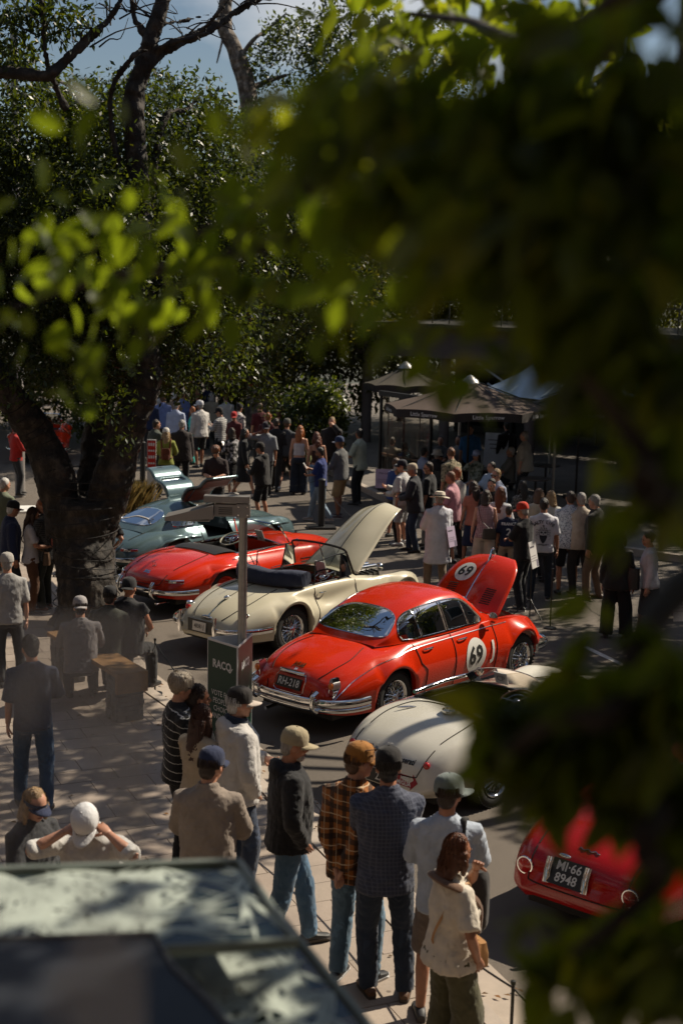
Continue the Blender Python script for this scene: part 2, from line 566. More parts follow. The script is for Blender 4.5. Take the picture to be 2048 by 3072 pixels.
# kerb: separate stones
kerb = struct(strip('kerb', .42, .44, .03, .128, kerbc))
kl, kr = offs(KC, .441), offs(KC, .58)
step = 3
for i in range(8, len(KC) - 12, step):
    j = min(i + step, len(KC) - 1)
    q = [kl[i], kl[j], kr[j], kr[i]]
    c = sum(q) / 4
    q = [p + (c - p) * .012 for p in q]
    V = [(p[0], p[1], z) for z in (.0, .142) for p in q]
    MB().add(V, [(0, 1, 2, 3), (7, 6, 5, 4), (0, 4, 5, 1), (1, 5, 6, 2), (2, 6, 7, 3), (3, 7, 4, 0)]).build('kerb_stone', kerbc, kerb, False)
pv = list(offs(KC, .575)) + [(-60, 60), (-60, -10), (2, -10)]
pave = sheet('pavement', pv, .112, plain('paving_joint_sand', (.13, .105, .085), .95, var=.2, scale=30))
def slabmat():
    m, t, b = newmat('paving_slab')
    v = coords(t)
    oi = N(t, 'ShaderNodeObjectInfo')
    gi = N(t, 'ShaderNodeNewGeometry')
    ad = N(t, 'ShaderNodeMath', operation='ADD')
    t.links.new(oi.outputs['Random'], ad.inputs[0]); t.links.new(gi.outputs['Random Per Island'], ad.inputs[1])
    fr = N(t, 'ShaderNodeMath', operation='FRACT'); t.links.new(ad.outputs[0], fr.inputs[0])
    c0 = ramp(t, fr.outputs[0], [(0, (.33, .27, .22)), (.5, (.40, .335, .28)), (1, (.37, .30, .25))])
    tcw = N(t, 'ShaderNodeNewGeometry').outputs['Position']
    s1 = ramp(t, noise(t, tcw, 1.6, 5), [(.3, (.8, .79, .78)), (.7, (1.08, 1.07, 1.05))])
    s2 = ramp(t, noise(t, tcw, 140, 2), [(.3, (.82, .82, .82)), (.7, (1.1, 1.1, 1.1))])
    vo = N(t, 'ShaderNodeTexVoronoi'); vo.inputs['Scale'].default_value = 3.5; t.links.new(tcw, vo.inputs['Vector'])
    gum = ramp(t, vo.outputs['Distance'], [(.055, (.45, .43, .42)), (.075, (1, 1, 1))])
    s0 = N(t, 'ShaderNodeMix', data_type='RGBA', blend_type='MULTIPLY'); s0.inputs[0].default_value = 1
    t.links.new(c0, s0.inputs[6]); t.links.new(gum, s0.inputs[7]); c0 = s0.outputs[2]
    a = N(t, 'ShaderNodeMix', data_type='RGBA', blend_type='MULTIPLY'); a.inputs[0].default_value = 1
    t.links.new(c0, a.inputs[6]); t.links.new(s1, a.inputs[7])
    a2 = N(t, 'ShaderNodeMix', data_type='RGBA', blend_type='MULTIPLY'); a2.inputs[0].default_value = 1
    t.links.new(a.outputs[2], a2.inputs[6]); t.links.new(s2, a2.inputs[7])
    t.links.new(a2.outputs[2], b.inputs['Base Color'])
    b.inputs['Roughness'].default_value = .72
    bump(t, b, noise(t, tcw, 90, 3), .2, .006)
    return m
SLAB = slabmat()
# courses run square to the kerb; slabs 0.9 x 0.45
ku = np.array((-.40, .917)); kv = np.array((-.917, -.40)); k0 = np.array((1.2, 9.6))
SL, SW = .62, .36
smb = MB().box((0, 0, -.012), (SL - .007, SW - .007, .03))
for i in range(4, 8): pass
slab_me = smb.mesh('paving_slab', SLAB, False)
from mathutils.geometry import intersect_point_line
kerbpoly = offs(KC, .585)
def inside_pave(p):
    # left of the kerb line
    d = np.linalg.norm(kerbpoly - p, axis=1); i = int(d.argmin()); i = min(max(i, 1), len(kerbpoly) - 2)
    tt = kerbpoly[i + 1] - kerbpoly[i - 1]; n = np.array((-tt[1], tt[0])); n /= np.linalg.norm(n)
    return (p - kerbpoly[i]) @ n
spots = []
for a in range(-12, 60):
    for b_ in range(-3, 26):
        c = k0 + ku * (a * SW) + kv * (b_ * SL + (a % 2) * SL * .5)
        s_ = inside_pave(c)
        if s_ > -.12:
            spots.append((c, s_))
def seen(c):
    d = c[1]
    return d > 7.0 and abs(c[0]) < .262 * d + .6
near = sorted([s for s in spots if seen(s[0])], key=lambda s: s[0][1])
ang = math.atan2(kv[1], kv[0])
stuffmb = MB()
cnt = 0
import bmesh
for c, s_ in near:
    if s_ < SL * .5 + .02:
        # cut at the kerb: a slab clipped by the kerb line
        M = Rz(ang); P = [np.array((x, y)) for x, y in ((-SL / 2, -SW / 2), (SL / 2, -SW / 2), (SL / 2, SW / 2), (-SL / 2, SW / 2))]
        P = [c + (M[:2, :2] @ (p * .985)) for p in P]
        out = []
        for k in range(4):
            A, B = P[k], P[(k + 1) % 4]; da, db = inside_pave(A) - .006, inside_pave(B) - .006
            if da >= 0: out.append(A)
            if da * db < 0: out.append(A + (B - A) * da / (da - db))
        if len(out) < 3: continue
        n = len(out)
        me = MB().add([(p[0], p[1], z) for z in (.1, .131) for p in out], [tuple(range(n, 2 * n))] + [(k, (k + 1) % n, n + (k + 1) % n, n + k) for k in range(n)])
        if cnt < 295: me.build('paving_slab', SLAB, pave, False)
        else: stuffmb.join(me)
    elif cnt < 295:
        o = link('paving_slab', slab_me, pave)
        o.location = (c[0], c[1], .128 + random.uniform(-.0015, .0015))
        o.rotation_euler = (random.uniform(-.003, .003), random.uniform(-.003, .003), ang)
    else:
        stuffmb.box((c[0], c[1], .116 + random.uniform(-.0015, .0015)), (SL - .007, SW - .007, .03), Rz(ang))
    cnt += 1
if stuffmb.n:
    o = stuffmb.build('far_paving_slabs', SLAB, pave, False); o['kind'] = 'stuff'
# painted line, opposite kerb and footpath
whitep = plain('road_paint', (.62, .60, .56), .8, var=.25, scale=14)
def line_mark(name, a, b, wd, z=.005):
    a, b = np.array(a[:2]), np.array(b[:2]); d = (b - a) / np.linalg.norm(b - a); n = np.array((-d[1], d[0])) * wd / 2
    return sheet(name, [a - n, b - n, b + n, a + n], z, whitep)
line_mark('road_marking', (3.74, 21.11, 0.00), (4.82, 18.27, 0.00), .10)
line_mark('road_marking', (0.13, 30.90, 0.00), (0.38, 30.10, 0.00), .10)
seal = plain('bitumen_seal', (.022, .020, .018), .6, var=.3)
for pts in ([(2.6, 13.2), (3.4, 17.5), (4.4, 21.5), (4.2, 25.5), (5.4, 29)], [(-.2, 29.5), (-2.2, 33), (-3.0, 38)], [(.2, 15.6), (.7, 16.6), (.3, 17.9)], [(-.6, 27.3), (1.4, 29.4), (.9, 32.6)]):
    Q = cr([(a, b_, .004) for a, b_ in pts], 10); T = np.gradient(Q, axis=0); nn = np.stack([-T[:, 1], T[:, 0], 0 * T[:, 0]], 1); nn /= np.linalg.norm(nn, axis=1)[:, None]
    ww = (.012 + .008 * np.sin(np.arange(len(Q)) * 1.7))[:, None]; Q = Q + nn * (.03 * np.sin(np.arange(len(Q)) * 2.3))[:, None]
    struct(MB().grid(np.stack([Q - nn * ww, Q + nn * ww], 1)).build('road_crack_seal', seal, None, False))
patch = plain('road_patch', (.075, .066, .057), .9, var=.3, scale=60, bmp=.4, bscale=150)
sheet('road_patch', [(-1.6, 29.0), (.2, 29.6), (.1, 30.9), (-1.8, 30.4)], .0035, patch); sheet('road_patch', [(3.2, 19.0), (4.1, 19.4), (3.7, 20.6), (2.9, 20.1)], .0035, patch)
# footpath before the cafe
OK_ = np.array([(-1.5, 44.), (.56, 36.75), (1.27, 34.56), (2.6, 31.6), (4.4, 29.8), (6.04, 28.6), (9, 26.5), (16, 22)])
OC = cr(OK_, 5)
oc2 = offs(OC, .16)
mb = MB()
mb.grid(np.stack([np.c_[OC, np.zeros(len(OC))], np.c_[OC, np.full(len(OC), .15)], np.c_[oc2, np.full(len(OC), .15)]], 1))
struct(mb.build('kerb', kerbc, None, False))
fp = sheet('footpath', [tuple(p) for p in oc2] + [(60, 30), (60, 75), (-1.5, 75)], .145, plain('footpath_concrete', (.17, .15, .13), .85, var=.15, scale=1.5, bmp=.2))
# ------------------------------------------------ sky clouds: thin high cloud is part of the sky shader
cl = N(nt, 'ShaderNodeTexNoise'); cl.inputs['Scale'].default_value = 3.2; cl.inputs['Detail'].default_value = 6
tcw = N(nt, 'ShaderNodeTexCoord'); mpw = N(nt, 'ShaderNodeMapping'); mpw.inputs['Scale'].default_value = (1, 1, 2.6)
nt.links.new(tcw.outputs['Generated'], mpw.inputs[0]); nt.links.new(mpw.outputs[0], cl.inputs['Vector'])
cf = ramp(nt, cl.outputs['Fac'], [(.52, (0, 0, 0)), (.72, (.7, .7, .7))])
mxw = N(nt, 'ShaderNodeMix', data_type='RGBA')
nt.links.new(cf, mxw.inputs[0]); nt.links.new(sky.outputs[0], mxw.inputs[6]); mxw.inputs[7].default_value = (13.5, 13.2, 13.0, 1)
nt.links.new(mxw.outputs[2], bgn.inputs[0])

# ------------------------------------------------ cafe building
wallc = plain('painted_concrete', (.12, .095, .085), .85, var=.14, scale=1.2, bmp=.1)
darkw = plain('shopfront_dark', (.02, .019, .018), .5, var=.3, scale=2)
b0, b1 = np.array((.4, 47.5)), np.array((15.5, 34.0))
bd = (b1 - b0) / np.linalg.norm(b1 - b0); bn = np.array((bd[1], -bd[0])); blen = np.linalg.norm(b1 - b0)
brot = math.atan2(bd[1], bd[0])
bld = thing('cafe_building', 'low concrete cafe building with deep fascia and dark open front behind the umbrellas', 'building', (b0[0], b0[1], .145), brot)
# local x along the front, local y = away from the street
MB().box((blen / 2, .15, 3.45), (blen, .5, 1.0)).build('fascia', wallc, bld, False)
MB().box((blen / 2, 2.6, 3.97), (blen + .4, 6.4, .12)).build('roof', plain('roof_slab', (.05, .047, .045), .9), bld, False)
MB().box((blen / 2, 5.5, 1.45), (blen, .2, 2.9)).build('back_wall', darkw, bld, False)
for x in np.linspace(.3, blen - .3, 7):
    MB().cyl((x, .2, 0), (x, .2, 2.95), .17, n=16).build('column', wallc, bld)
for x in np.linspace(1.6, blen - 1.6, 6):
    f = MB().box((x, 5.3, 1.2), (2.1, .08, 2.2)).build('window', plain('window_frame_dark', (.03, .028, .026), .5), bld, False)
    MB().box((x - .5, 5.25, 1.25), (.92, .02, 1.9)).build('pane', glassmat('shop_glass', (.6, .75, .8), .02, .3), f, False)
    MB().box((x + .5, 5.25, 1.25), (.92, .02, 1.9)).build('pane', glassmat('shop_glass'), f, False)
for x in np.linspace(.5, blen - .5, 30):
    MB().box((x, -.02, 4.35), (.03, .03, .72)).build('baluster', BLACK, bld, False)
MB().box((blen / 2, -.02, 4.73), (blen - .8, .05, .05)).build('handrail', BLACK, bld, False)
MB().tube([(5.2, -.3, 2.9), (6.6, -.35, 2.2)], .04, 8).build('brace', STEEL, bld)
MB().tube([(5.6, -.3, 2.3), (6.6, -.35, 1.85)], .04, 8).build('brace', STEEL, bld)

# building behind the viewpoint, added out of view to darken reflections and block sky
own = thing('unseen_building', 'unseen brick building added behind the viewpoint to darken reflections and block sky light', 'building', (0, -2.2, 0))
MB().box((0, -.3, 7), (56, .6, 14)).build('wall', plain('own_brick', (.13, .085, .065), .9, var=.2, scale=2), own, False)
MB().box((0, .15, 14.1), (56.4, 1.2, .25)).build('cornice', wallc, own, False)
for i in range(-9, 10):
    for k in range(4):
        f = MB().box((i * 2.9, .02, 2.0 + k * 3.3), (1.7, .1, 1.9)).build('window', plain('own_window_frame', (.3, .29, .27), .6), own, False)
        MB().box((i * 2.9, .075, 2.0 + k * 3.3), (1.5, .02, 1.7)).build('pane', plain('own_window_pane', (.02, .025, .03), .08), f, False)
MB().box((0, .8, 4.05), (5, 1.6, .15)).build('balcony_slab', wallc, own, False)
def frontage(name, label, x0, y0, x1, y1, h, col):  # unseen rows added on both sides to block sky light
    a, b = np.array((x0, y0)), np.array((x1, y1)); L_ = np.linalg.norm(b - a)
    t = thing(name, label, 'building', (x0, y0, 0), math.atan2(b[1] - a[1], b[0] - a[0]))
    MB().box((L_ / 2, 2, h / 2), (L_, 4, h)).build('wall', plain('render_' + name, col, .9, var=.2, scale=1), t, False)
    for i in range(int(L_ / 3)):
        for k in range(int(h / 3.4)):
            f = MB().box((1.6 + i * 3, -.02, 1.9 + k * 3.3), (1.6, .1, 1.9)).build('window', plain('own_window_frame', (.3, .29, .27)), t, False)
            MB().box((1.6 + i * 3, -.075, 1.9 + k * 3.3), (1.4, .02, 1.7)).build('pane', plain('own_window_pane', (.02, .025, .03)), f, False)
frontage('unseen_row_right', 'unseen building row added on the right side of the street to block sky light', 19, 36, 19, -4, 11, (.16, .13, .11))
frontage('unseen_row_left', 'unseen building row added on the left side of the pavement to block sky light', -11.5, -4, -13.5, 26, 11, (.14, .11, .09))
# ------------------------------------------------ market umbrellas and marquee
def umbrella(loc, rad, z0, z1, mat, matv, label, n=8, rot=0.0, words=None, cap=None):
    t = thing('market_umbrella', label, 'umbrella', loc, rot)
    a = np.linspace(0, 2 * math.pi, n, endpoint=False) + math.pi / n
    for k in range(n):
        p, q = a[k], a[k] + 2 * math.pi / n
        G = []
        for s_ in np.linspace(.1, 1, 7):
            row = []
            for u in np.linspace(0, 1, 7):
                e = (1 - u) * np.array((math.cos(p), math.sin(p))) + u * np.array((math.cos(q), math.sin(q)))
                z = z1 + (z0 - z1) * s_ - .05 * math.sin(math.pi * s_) * 1 - .09 * s_ * 4 * u * (1 - u) * -.4
                row.append((e[0] * rad * s_, e[1] * rad * s_, z))
            G.append(row)
        MB().grid(np.array(G)).build('canopy_panel', mat, t)
        e0, e1 = np.array((math.cos(p), math.sin(p))) * rad, np.array((math.cos(q), math.sin(q))) * rad
        Gv = []
        for u in np.linspace(0, 1, 9):
            e = e0 * (1 - u) + e1 * u
            zz = z0 + .09 * 1.6 * u * (1 - u)
            o_ = e / np.linalg.norm(e) * .02 * math.sin(u * 17)
            Gv.append([(e[0], e[1], zz), (e[0] + o_[0], e[1] + o_[1], zz - .1), (e[0] + 2 * o_[0], e[1] + 2 * o_[1], zz - .2)])
        val = MB().grid(np.array(Gv)).build('valance', matv, t)
        MB().tube([(e0[0] * .1, e0[1] * .1, z1 - .06), (e0[0], e0[1], z0 - .02)], .012, 6).build('rib', BLACK, t)
        if words:
            nrm = (e0 + e1) / np.linalg.norm(e0 + e1); tx = np.array((-nrm[1], nrm[0]))
            tm = text_mb(words, .13, bold=.001)
            V = tm.verts(); mid = (e0 + e1) / 2 + nrm * .045
            V2 = np.c_[mid[0] + tx[0] * V[:, 0], mid[1] + tx[1] * V[:, 0], z0 - .075 + V[:, 1]]
            MB().add(V2, tm.f).build('lettering', plain('white_print', (.75, .74, .72), .7, var=0), val, False)
    MB().lathe([(.24, z1 - .09), (.2, z1 - .02), (.04, z1 + .1), (.0, z1 + .11)], 8).build('vent_cap', cap or STEEL, t)
    MB().lathe([(.03, .04), (.03, z1)], 10).build('pole', BLACK, t)
    MB().lathe([(.0, 0), (.33, 0), (.33, .06), (.05, .09), (.0, .09)], 16).build('base', BLACK, t)
    return t
ubrown = plain('umbrella_canvas_brown', (.07, .045, .034), .9, var=.12, scale=3, bmp=.15)
uval = plain('umbrella_valance', (.035, .028, .025), .9, var=.2, scale=5)
umbrella((3.05, 34.6, .145), 2.1, 2.33, 3.0, ubrown, uval, 'large brown market umbrella over the cafe tables, white lettering on its edge', 8, R(8), 'Little Sparrow')
umbrella((1.75, 41.0, .145), 1.2, 2.4, 2.95, plain('umbrella_canvas_taupe', (.06, .05, .036), .9, var=.12), uval, 'smaller taupe umbrella left of the large brown one', 8, R(20))
umbrella((5.9, 35.6, .145), 1.55, 2.3, 2.85, plain('umbrella_canvas_black', (.02, .018, .017), .9, var=.2), uval, 'black cafe umbrella to the right of the brown one', 8, R(0), 'Little Sparrow')
mq = thing('marquee', 'white peaked marquee roof with its blue shade painted in, behind the brown umbrella', 'marquee', (5.55, 37.6, .145), R(38))
mqm = plain('marquee_canvas', (.42, .52, .62), .8, var=.05)  # white canvas, its blue skylight shade put into the colour
hs = 1.75
for k in range(4):
    A = np.array([(-hs, -hs), (hs, -hs), (hs, hs), (-hs, hs)], float)
    p, q = A[k], A[(k + 1) % 4]
    G = []
    for s_ in np.linspace(.08, 1, 10):
        row = []
        for u in np.linspace(0, 1, 10):
            e = (p * (1 - u) + q * u) * (1 - .12 * 4 * u * (1 - u) * s_)
            row.append((e[0] * s_, e[1] * s_, 2.45 + 1.25 * (1 - s_) ** 1.7))
        G.append(row)
    MB().grid(np.array(G)).build('canopy_panel', mqm, mq)
    MB().cyl((p[0], p[1], 0), (p[0], p[1], 2.45), .035, n=10).build('pole', STEEL, mq)
MB().lathe([(.2, 3.6), (.2, 3.68), (.02, 3.82), (0, 3.82)], 12).build('peak_cap', mqm, mq)
# clear plastic wind curtains at the cafe
cur = thing('wind_curtain', 'clear plastic wind curtain with dark hem hanging at the cafe corner', 'curtain', (.95, 36.2, .145), R(-58))
pl = glassmat('clear_plastic', (.8, .8, .76), .12, .75)
G = np.array([[(x, .07 * math.sin(x * 9) + .03 * math.sin(x * 23 + z), z) for z in np.linspace(.12, 2.45, 6)] for x in np.linspace(0, 2.2, 60)])
MB().grid(G).build('sheet', pl, cur)
MB().box((1.1, 0, .08), (2.2, .05, .14)).build('hem', BLACK, cur, False)
MB().box((1.1, 0, 2.5), (2.3, .12, .12)).build('top_rail', BLACK, cur, False)
for x in (0, 2.2): MB().box((x, 0, 1.25), (.06, .06, 2.5)).build('post', BLACK, cur, False)
MB().box((1.1, .05, .95), (2.2, .05, .05)).build('timber_rail', plain('timber_rail', (.18, .1, .06), .6), cur, False)

# ------------------------------------------------ street furniture
def bollard(loc, label, h=1.12, rot=0.0):
    t = thing('bollard', label, 'bollard', loc, rot, 'black portable bollards round the cars')
    MB().lathe([(0, .0), (.075, 0), (.075, h - .06), (.085, h - .055), (.085, h - .03), (.05, h), (0, h + .005)], 16).build('post', BLACK, t)
    MB().box((0, 0, .025), (.62, .42, .05)).build('base_plate', BLACK, t, False)
    return t
bollard((-0.44, 31.13, 0.00), 'black bollard on a flat base plate beside the man in a blue T-shirt', rot=R(8))
bollard((-5.31, 37.57, 0.00), 'black bollard left of the woman in the olive sweater')
# stanchions with cord along the kerb
def stanchion(loc, h, label, grp='thin black stanchions holding the cord along the kerb'):
    t = thing('stanchion', label, 'post', loc, 0, grp)
    MB().lathe([(0, 0), (.012, 0), (.012, h), (.018, h + .005), (.018, h + .03), (0, h + .035)], 8).build('rod', BLACK, t)
    MB().lathe([(0, 0), (.1, 0), (.1, .02), (.02, .04), (0, .04)], 14).build('foot', BLACK, t)
    return t
st_pts = [(-2.39, 18.04, 0.75), (-0.38, 13.09, 0.75), (1.23, 9.00, 0.75)]
st_lab = ['thin black stanchion beside the man in the black vest on the bench', 'thin black stanchion beside the man in the black jacket', 'thin black stanchion at the bottom edge right of the woman in olive trousers']
for p_, l_ in zip(st_pts, st_lab): stanchion((p_[0], p_[1], .02), .72, l_)
def cord(a, b, sag, label, r=.006, n=24):
    a, b = np.array(a), np.array(b)
    P = [a + (b - a) * u - np.array((0, 0, 4 * sag * u * (1 - u))) for u in np.linspace(0, 1, n)]
    return tag(MB().tube(P, r, 6).build('cord', BLACK), label, 'cord', 'cords slung between the stanchions')
cord(np.array(st_pts[0]) + (0, 0, -.03), np.array(st_pts[1]) + (0, 0, -.03), .22, 'black cord sagging along the kerb behind the people at the pavement edge', .008)
cord(np.array(st_pts[1]) + (0, 0, -.03), np.array(st_pts[2]) + (0, 0, -.03), .2, 'black cord running along the kerb past the man in plaid', .008)
cord(np.array(st_pts[2]) + (0, 0, -.03), (2.6, 6.3, .75), .15, 'black cord leaving the bottom of the picture', .008)
cord((-4.19, 31.49, 0.95), (-0.48, 31.36, 1.05), .25, 'thin cord strung behind the far cars to the bollard', .006)
cord((-0.48, 31.36, 1.05), (1.04, 27.86, 0.50), .3, 'thin cord from the bollard towards the white open bonnet', .006)

# information placards
def placard(loc, h, wd, ht, rz, col, label, rows, tilt=12, top=None):
    t = thing('information_board', label, 'sign', loc, rz, 'information boards in front of the cars')
    MB().cyl((0, 0, 0), (0, 0, h), .012, n=8).build('pole', BLACK, t)
    for a in (0, 120, 240):
        MB().tube([(0, 0, .3), (.3 * math.cos(R(a)), .3 * math.sin(R(a)), .01)], .01, 6).build('leg', BLACK, t)
    b_ = MB().box((0, 0, 0), (wd, .012, ht), Rx(R(-tilt))).xf(T4((0, -.02, h))).build('board', plain('board_' + str(col), col, .6, var=.03), t, False)
    txt = plain('board_print', (.07, .06, .08), .7, var=0)
    for (s, u, v, sz) in rows:
        tm = text_mb(s, sz, 'LEFT').xf(T4((0, 0, 0), Rx(R(90))))
        tm.xf(T4((-wd / 2 + u * wd, -.009, (v - .5) * ht))).xf(T4((0, 0, 0), Rx(R(-tilt)))).xf(T4((0, -.02, h))).build('lettering', txt, b_, False)
    if not rows: MB().box((-.12 * wd, -.0085, .3 * ht), (.55 * wd, .002, .06 * ht)).xf(T4((0, -.02, h), Rx(R(-tilt)))).build('text_line', txt, b_, False)
    for k in range(3):
        MB().box((-.05 * wd, -.0085, (-.04 - k * .09) * ht), (.8 * wd, .002, .012 * ht)).xf(T4((0, -.02, h), Rx(R(-tilt)))).build('text_line', txt, b_, False)
    MB().box((.34 * wd, -.0085, -.34 * ht), (.2 * wd, .002, .26 * ht)).xf(T4((0, -.02, h), Rx(R(-tilt)))).build('picture_panel', plain('board_photo', (.16, .14, .2), .6), b_, False)
    return t
lil = (.42, .34, .46); pale = (.55, .53, .52)
placard((1.04, 31.10, 0.00), 1.15, .62, .42, R(0), lil, 'lilac information board behind the raised cream bonnet', [('Mercedes-Benz', .12, .78, .075)])
placard((3.15, 23.02, 0.00), 1.05, .3, .44, R(62), pale, 'pale portrait board on a stand by the red open bonnet', [])
placard((4.77, 19.18, 0.00), 1.15, .4, .5, R(10), pale, 'pale board on a stand at the right edge of the picture', [])
placard((1.94, 24.83, 0.00), 1.0, .26, .36, R(55), lil, 'small lilac board beside the man in the long white coat', [])
stanchion((3.38, 22.24, 0.00), .95, 'black stanchion before the man in the white printed T-shirt')

# lamp post with its box-like head
LX, LY = (-1.07, 15.35, 1.35)[:2]
lamp = thing('lamp_post', 'grey steel lamp post with a wedge-shaped head beside the red roadster', 'street lamp', (LX, LY, .13))
hz = 2.76
MB().lathe([(0, 0), (.052, 0), (.047, hz), (0, hz)], 20).build('pole', STEEL, lamp)
MB().lathe([(0, 0), (.09, 0), (.09, .02), (0, .02)], 16).build('base_flange', STEEL, lamp)
alu = plain('lamp_aluminium', (.34, .32, .30), .45, .6, var=.08)
MB().box((0, 0, hz + .035), (.15, .13, .15)).build('clamp', alu, lamp, False)
for sx in (-1, 1):
    for sz in (-1, 1): MB().cyl((sx * .05, -.064, hz + .035 + sz * .045), (sx * .05, -.075, hz + .035 + sz * .045), .009, n=8).build('bolt', CHROME, lamp)
mid = MB().box((-.19, 0, hz + .035), (.24, .12, .13)).build('ballast_box', alu, lamp, False)
for k in range(4): MB().box((-.19, -.061, hz + .0 + k * .022), (.15, .004, .009)).build('louvre', BLACK, mid, False)
hv = [(-.32, -.14, hz - .05), (-.32, .14, hz - .05), (-.32, .14, hz + .1), (-.32, -.14, hz + .1), (-.84, -.16, hz - .075), (-.84, .16, hz - .075), (-.84, .16, hz - .035), (-.84, -.16, hz - .035)]
head = MB().add(hv, [(0, 1, 2, 3), (7, 6, 5, 4), (0, 3, 7, 4), (1, 5, 6, 2), (3, 2, 6, 7), (0, 4, 5, 1)]).build('lamp_head', alu, lamp, False)
MB().box((-.58, 0, hz - .075), (.44, .24, .012)).build('lens', plain('lamp_lens', (.5, .5, .48), .3), head, False)
MB().box((-.18, .02, hz + .155), (.5, .16, .07)).build('top_cover', alu, lamp, False)

# triangular vote sign round the post
sg = thing('advertising_column', 'dark green three-sided card sign with white lettering round the lamp post', 'sign', (LX, LY, .13))
green = plain('sign_green', (.006, .042, .028), .42, var=.05)
wht = plain('sign_white', (.70, .70, .70), .55, var=.02)
ptl, ptf, ptr = (-1.45, 15.35, 1.47), (-1.09, 14.98, 1.49), (-1.00, 15.52, 1.46)
sh = ptf[2] - .13
A_ = [np.array((p[0] - LX, p[1] - LY)) for p in (ptl, ptf, ptr)]
# move the back corners so that the post is inside
A_[0] = A_[0] + np.array((-.0, .0)); A_[2] = A_[2] + np.array((.03, .06))
for k in range(3):
    p, q = A_[k], A_[(k + 1) % 3]
    d = q - p; L_ = np.linalg.norm(d); d /= L_; nn = np.array((-d[1], d[0]))
    rot = np.array(((d[0], nn[0], 0), (d[1], nn[1], 0), (0, 0, 1)))
    c = (p + q) / 2
    # local: x along the face, y outwards
    f = MB().box((0, 0, sh / 2), (L_ - .004, .006, sh)).xf(T4((c[0], c[1], 0), rot)).build('panel', wht, sg, False)
    MB().box((0, -.0035, sh / 2 - .01), (L_ - .03, .003, sh - .03)).xf(T4((c[0], c[1], 0), rot)).build('green_face', green, f, False)
    flip = np.array(((-1, 0, 0), (0, 0, 1), (0, 1, 0)))
    def put(s, sz, z, bold=0.0, wdt=1.0, x=0.0):
        tm = text_mb(s, sz, 'CENTER', bold, wdt)
        V = tm.verts(); V = np.c_[V[:, 0] + x, np.full(len(V), -.0065), V[:, 1] + z]
        tm2 = MB().add(V, tm.f).xf(T4((c[0], c[1], 0), rot))
        tm2.build('lettering', wht, f, False)
    put('RACQ', .125, sh - .27, .004, .92)
    MB().add(np.array([(.155, -.0065, sh - .315), (.19, -.0065, sh - .27), (.165, -.0065, sh - .275), (.14, -.0065, sh - .315), (.125, -.0065, sh - .325)]), [(0, 1, 2, 3, 4)]).xf(T4((c[0], c[1], 0), rot)).build('tick_mark', wht, f, False)
    for i, s in enumerate(('VOTE FOR', "PEOPLE'S", 'CHOICE', 'AND WIN')): put(s, .088, sh - .60 - i * .088, 0, .86)

# stone and timber bench the men sit on
timber = plain('bench_timber', (.30, .17, .075), .5, var=.25, scale=9)
bx, by = -2.45, 16.45
bench = thing('stone_bench', 'timber topped bench on a stacked grey stone pier beside the seated men', 'bench', (bx, by, .13), R(122))
# local x runs back along the bench, y to the left
blL = 2.3
MB().box((blL / 2 + .04, 0, .60), (blL, .40, .05)).build('seat_slab', timber, bench, False)
MB().box((.02, 0, .50), (.05, .40, .25)).build('end_board', timber, bench, False)
stm = plain('stack_stone', (.17, .165, .16), .85, var=.3, scale=9, bmp=.6, bscale=25)
for px_ in (.22, blL - .2):
    core = MB().box((px_, 0, .285), (.28, .32, .56)).build('pier_core', plain('pier_mortar', (.05, .048, .045), .9), bench, False)
    z = .005
    while z < .57:
        hh = random.uniform(.045, .085)
        hh = min(hh, .575 - z)
        if hh < .02: break
        for side in range(4):
            wd = .30 if side % 2 == 0 else .34
            u = -wd / 2
            while u < wd / 2 - .02:
                L_ = min(random.uniform(.09, .2), wd / 2 - u)
                if wd / 2 - u - L_ < .05: L_ = wd / 2 - u
                d_ = random.uniform(.025, .045)
                c = np.array((u + L_ / 2, -(.16 if side % 2 == 0 else .14) - d_ / 2 + .012, z + hh / 2))
                MB().box(c, (L_ - .008, d_, hh - .007)).xf(T4((px_, 0, 0), Rz(side * math.pi / 2))).build('stone', stm, core, False)
                u += L_
        z += hh
# tall grey mast and its bracket at the far left
mast = thing('lighting_mast', 'tall grey round mast with bracket arms at the far left', 'mast', (-7.93, 34.74, 0.00))
galv = plain('galvanised_mast', (.27, .25, .235), .6, .2, var=.15, scale=5)
MB().lathe([(0, 0), (.125, 0), (.085, 11.0), (0, 11.0)], 18).build('pole', galv, mast)
MB().tube([(.05, 0, 10.35), (1.6, .6, 9.75), (2.6, 1.0, 9.2)], .045, 8).build('bracket_arm', galv, mast)
MB().tube([(.05, 0, 10.15), (1.6, .6, 9.6), (2.6, 1.0, 9.1)], .03, 8).build('bracket_arm', galv, mast)
# parking sign post between the far cars
ps = thing('parking_sign', 'narrow white post sign with a red notice behind the blue coupe', 'sign', (-4.68, 34.67, -0.00))
MB().box((0, 0, .75), (.22, .03, 1.5)).build('panel', plain('sign_panel_white', (.6, .58, .55), .6), ps, False)
redp = MB().box((0, -.017, 1.14), (.2, .004, .66)).build('red_notice', plain('sign_red', (.5, .015, .01), .5), ps, False)
for i in range(4):
    for k in range(3): MB().box((-.055 + k * .055, -.0205, 1.38 - i * .155), (.038, .003, .075 if i % 2 == 0 else .045)).build('print_block', wht, redp, False)
# white-topped table at the left
tb = thing('display_table', 'white-topped table behind the elderly man in the black cap', 'table', (-6.40, 27.98, 0.75)[:2] + (0.05,), R(14))
MB().box((0, 0, .74), (1.5, .75, .05)).build('table_top', plain('table_white', (.74, .73, .70), .5), tb, False)
for sx in (-1, 1):
    for sy in (-1, 1): MB().box((sx * .68, sy * .3, .36), (.04, .04, .715)).build('leg', STEEL, tb, False)

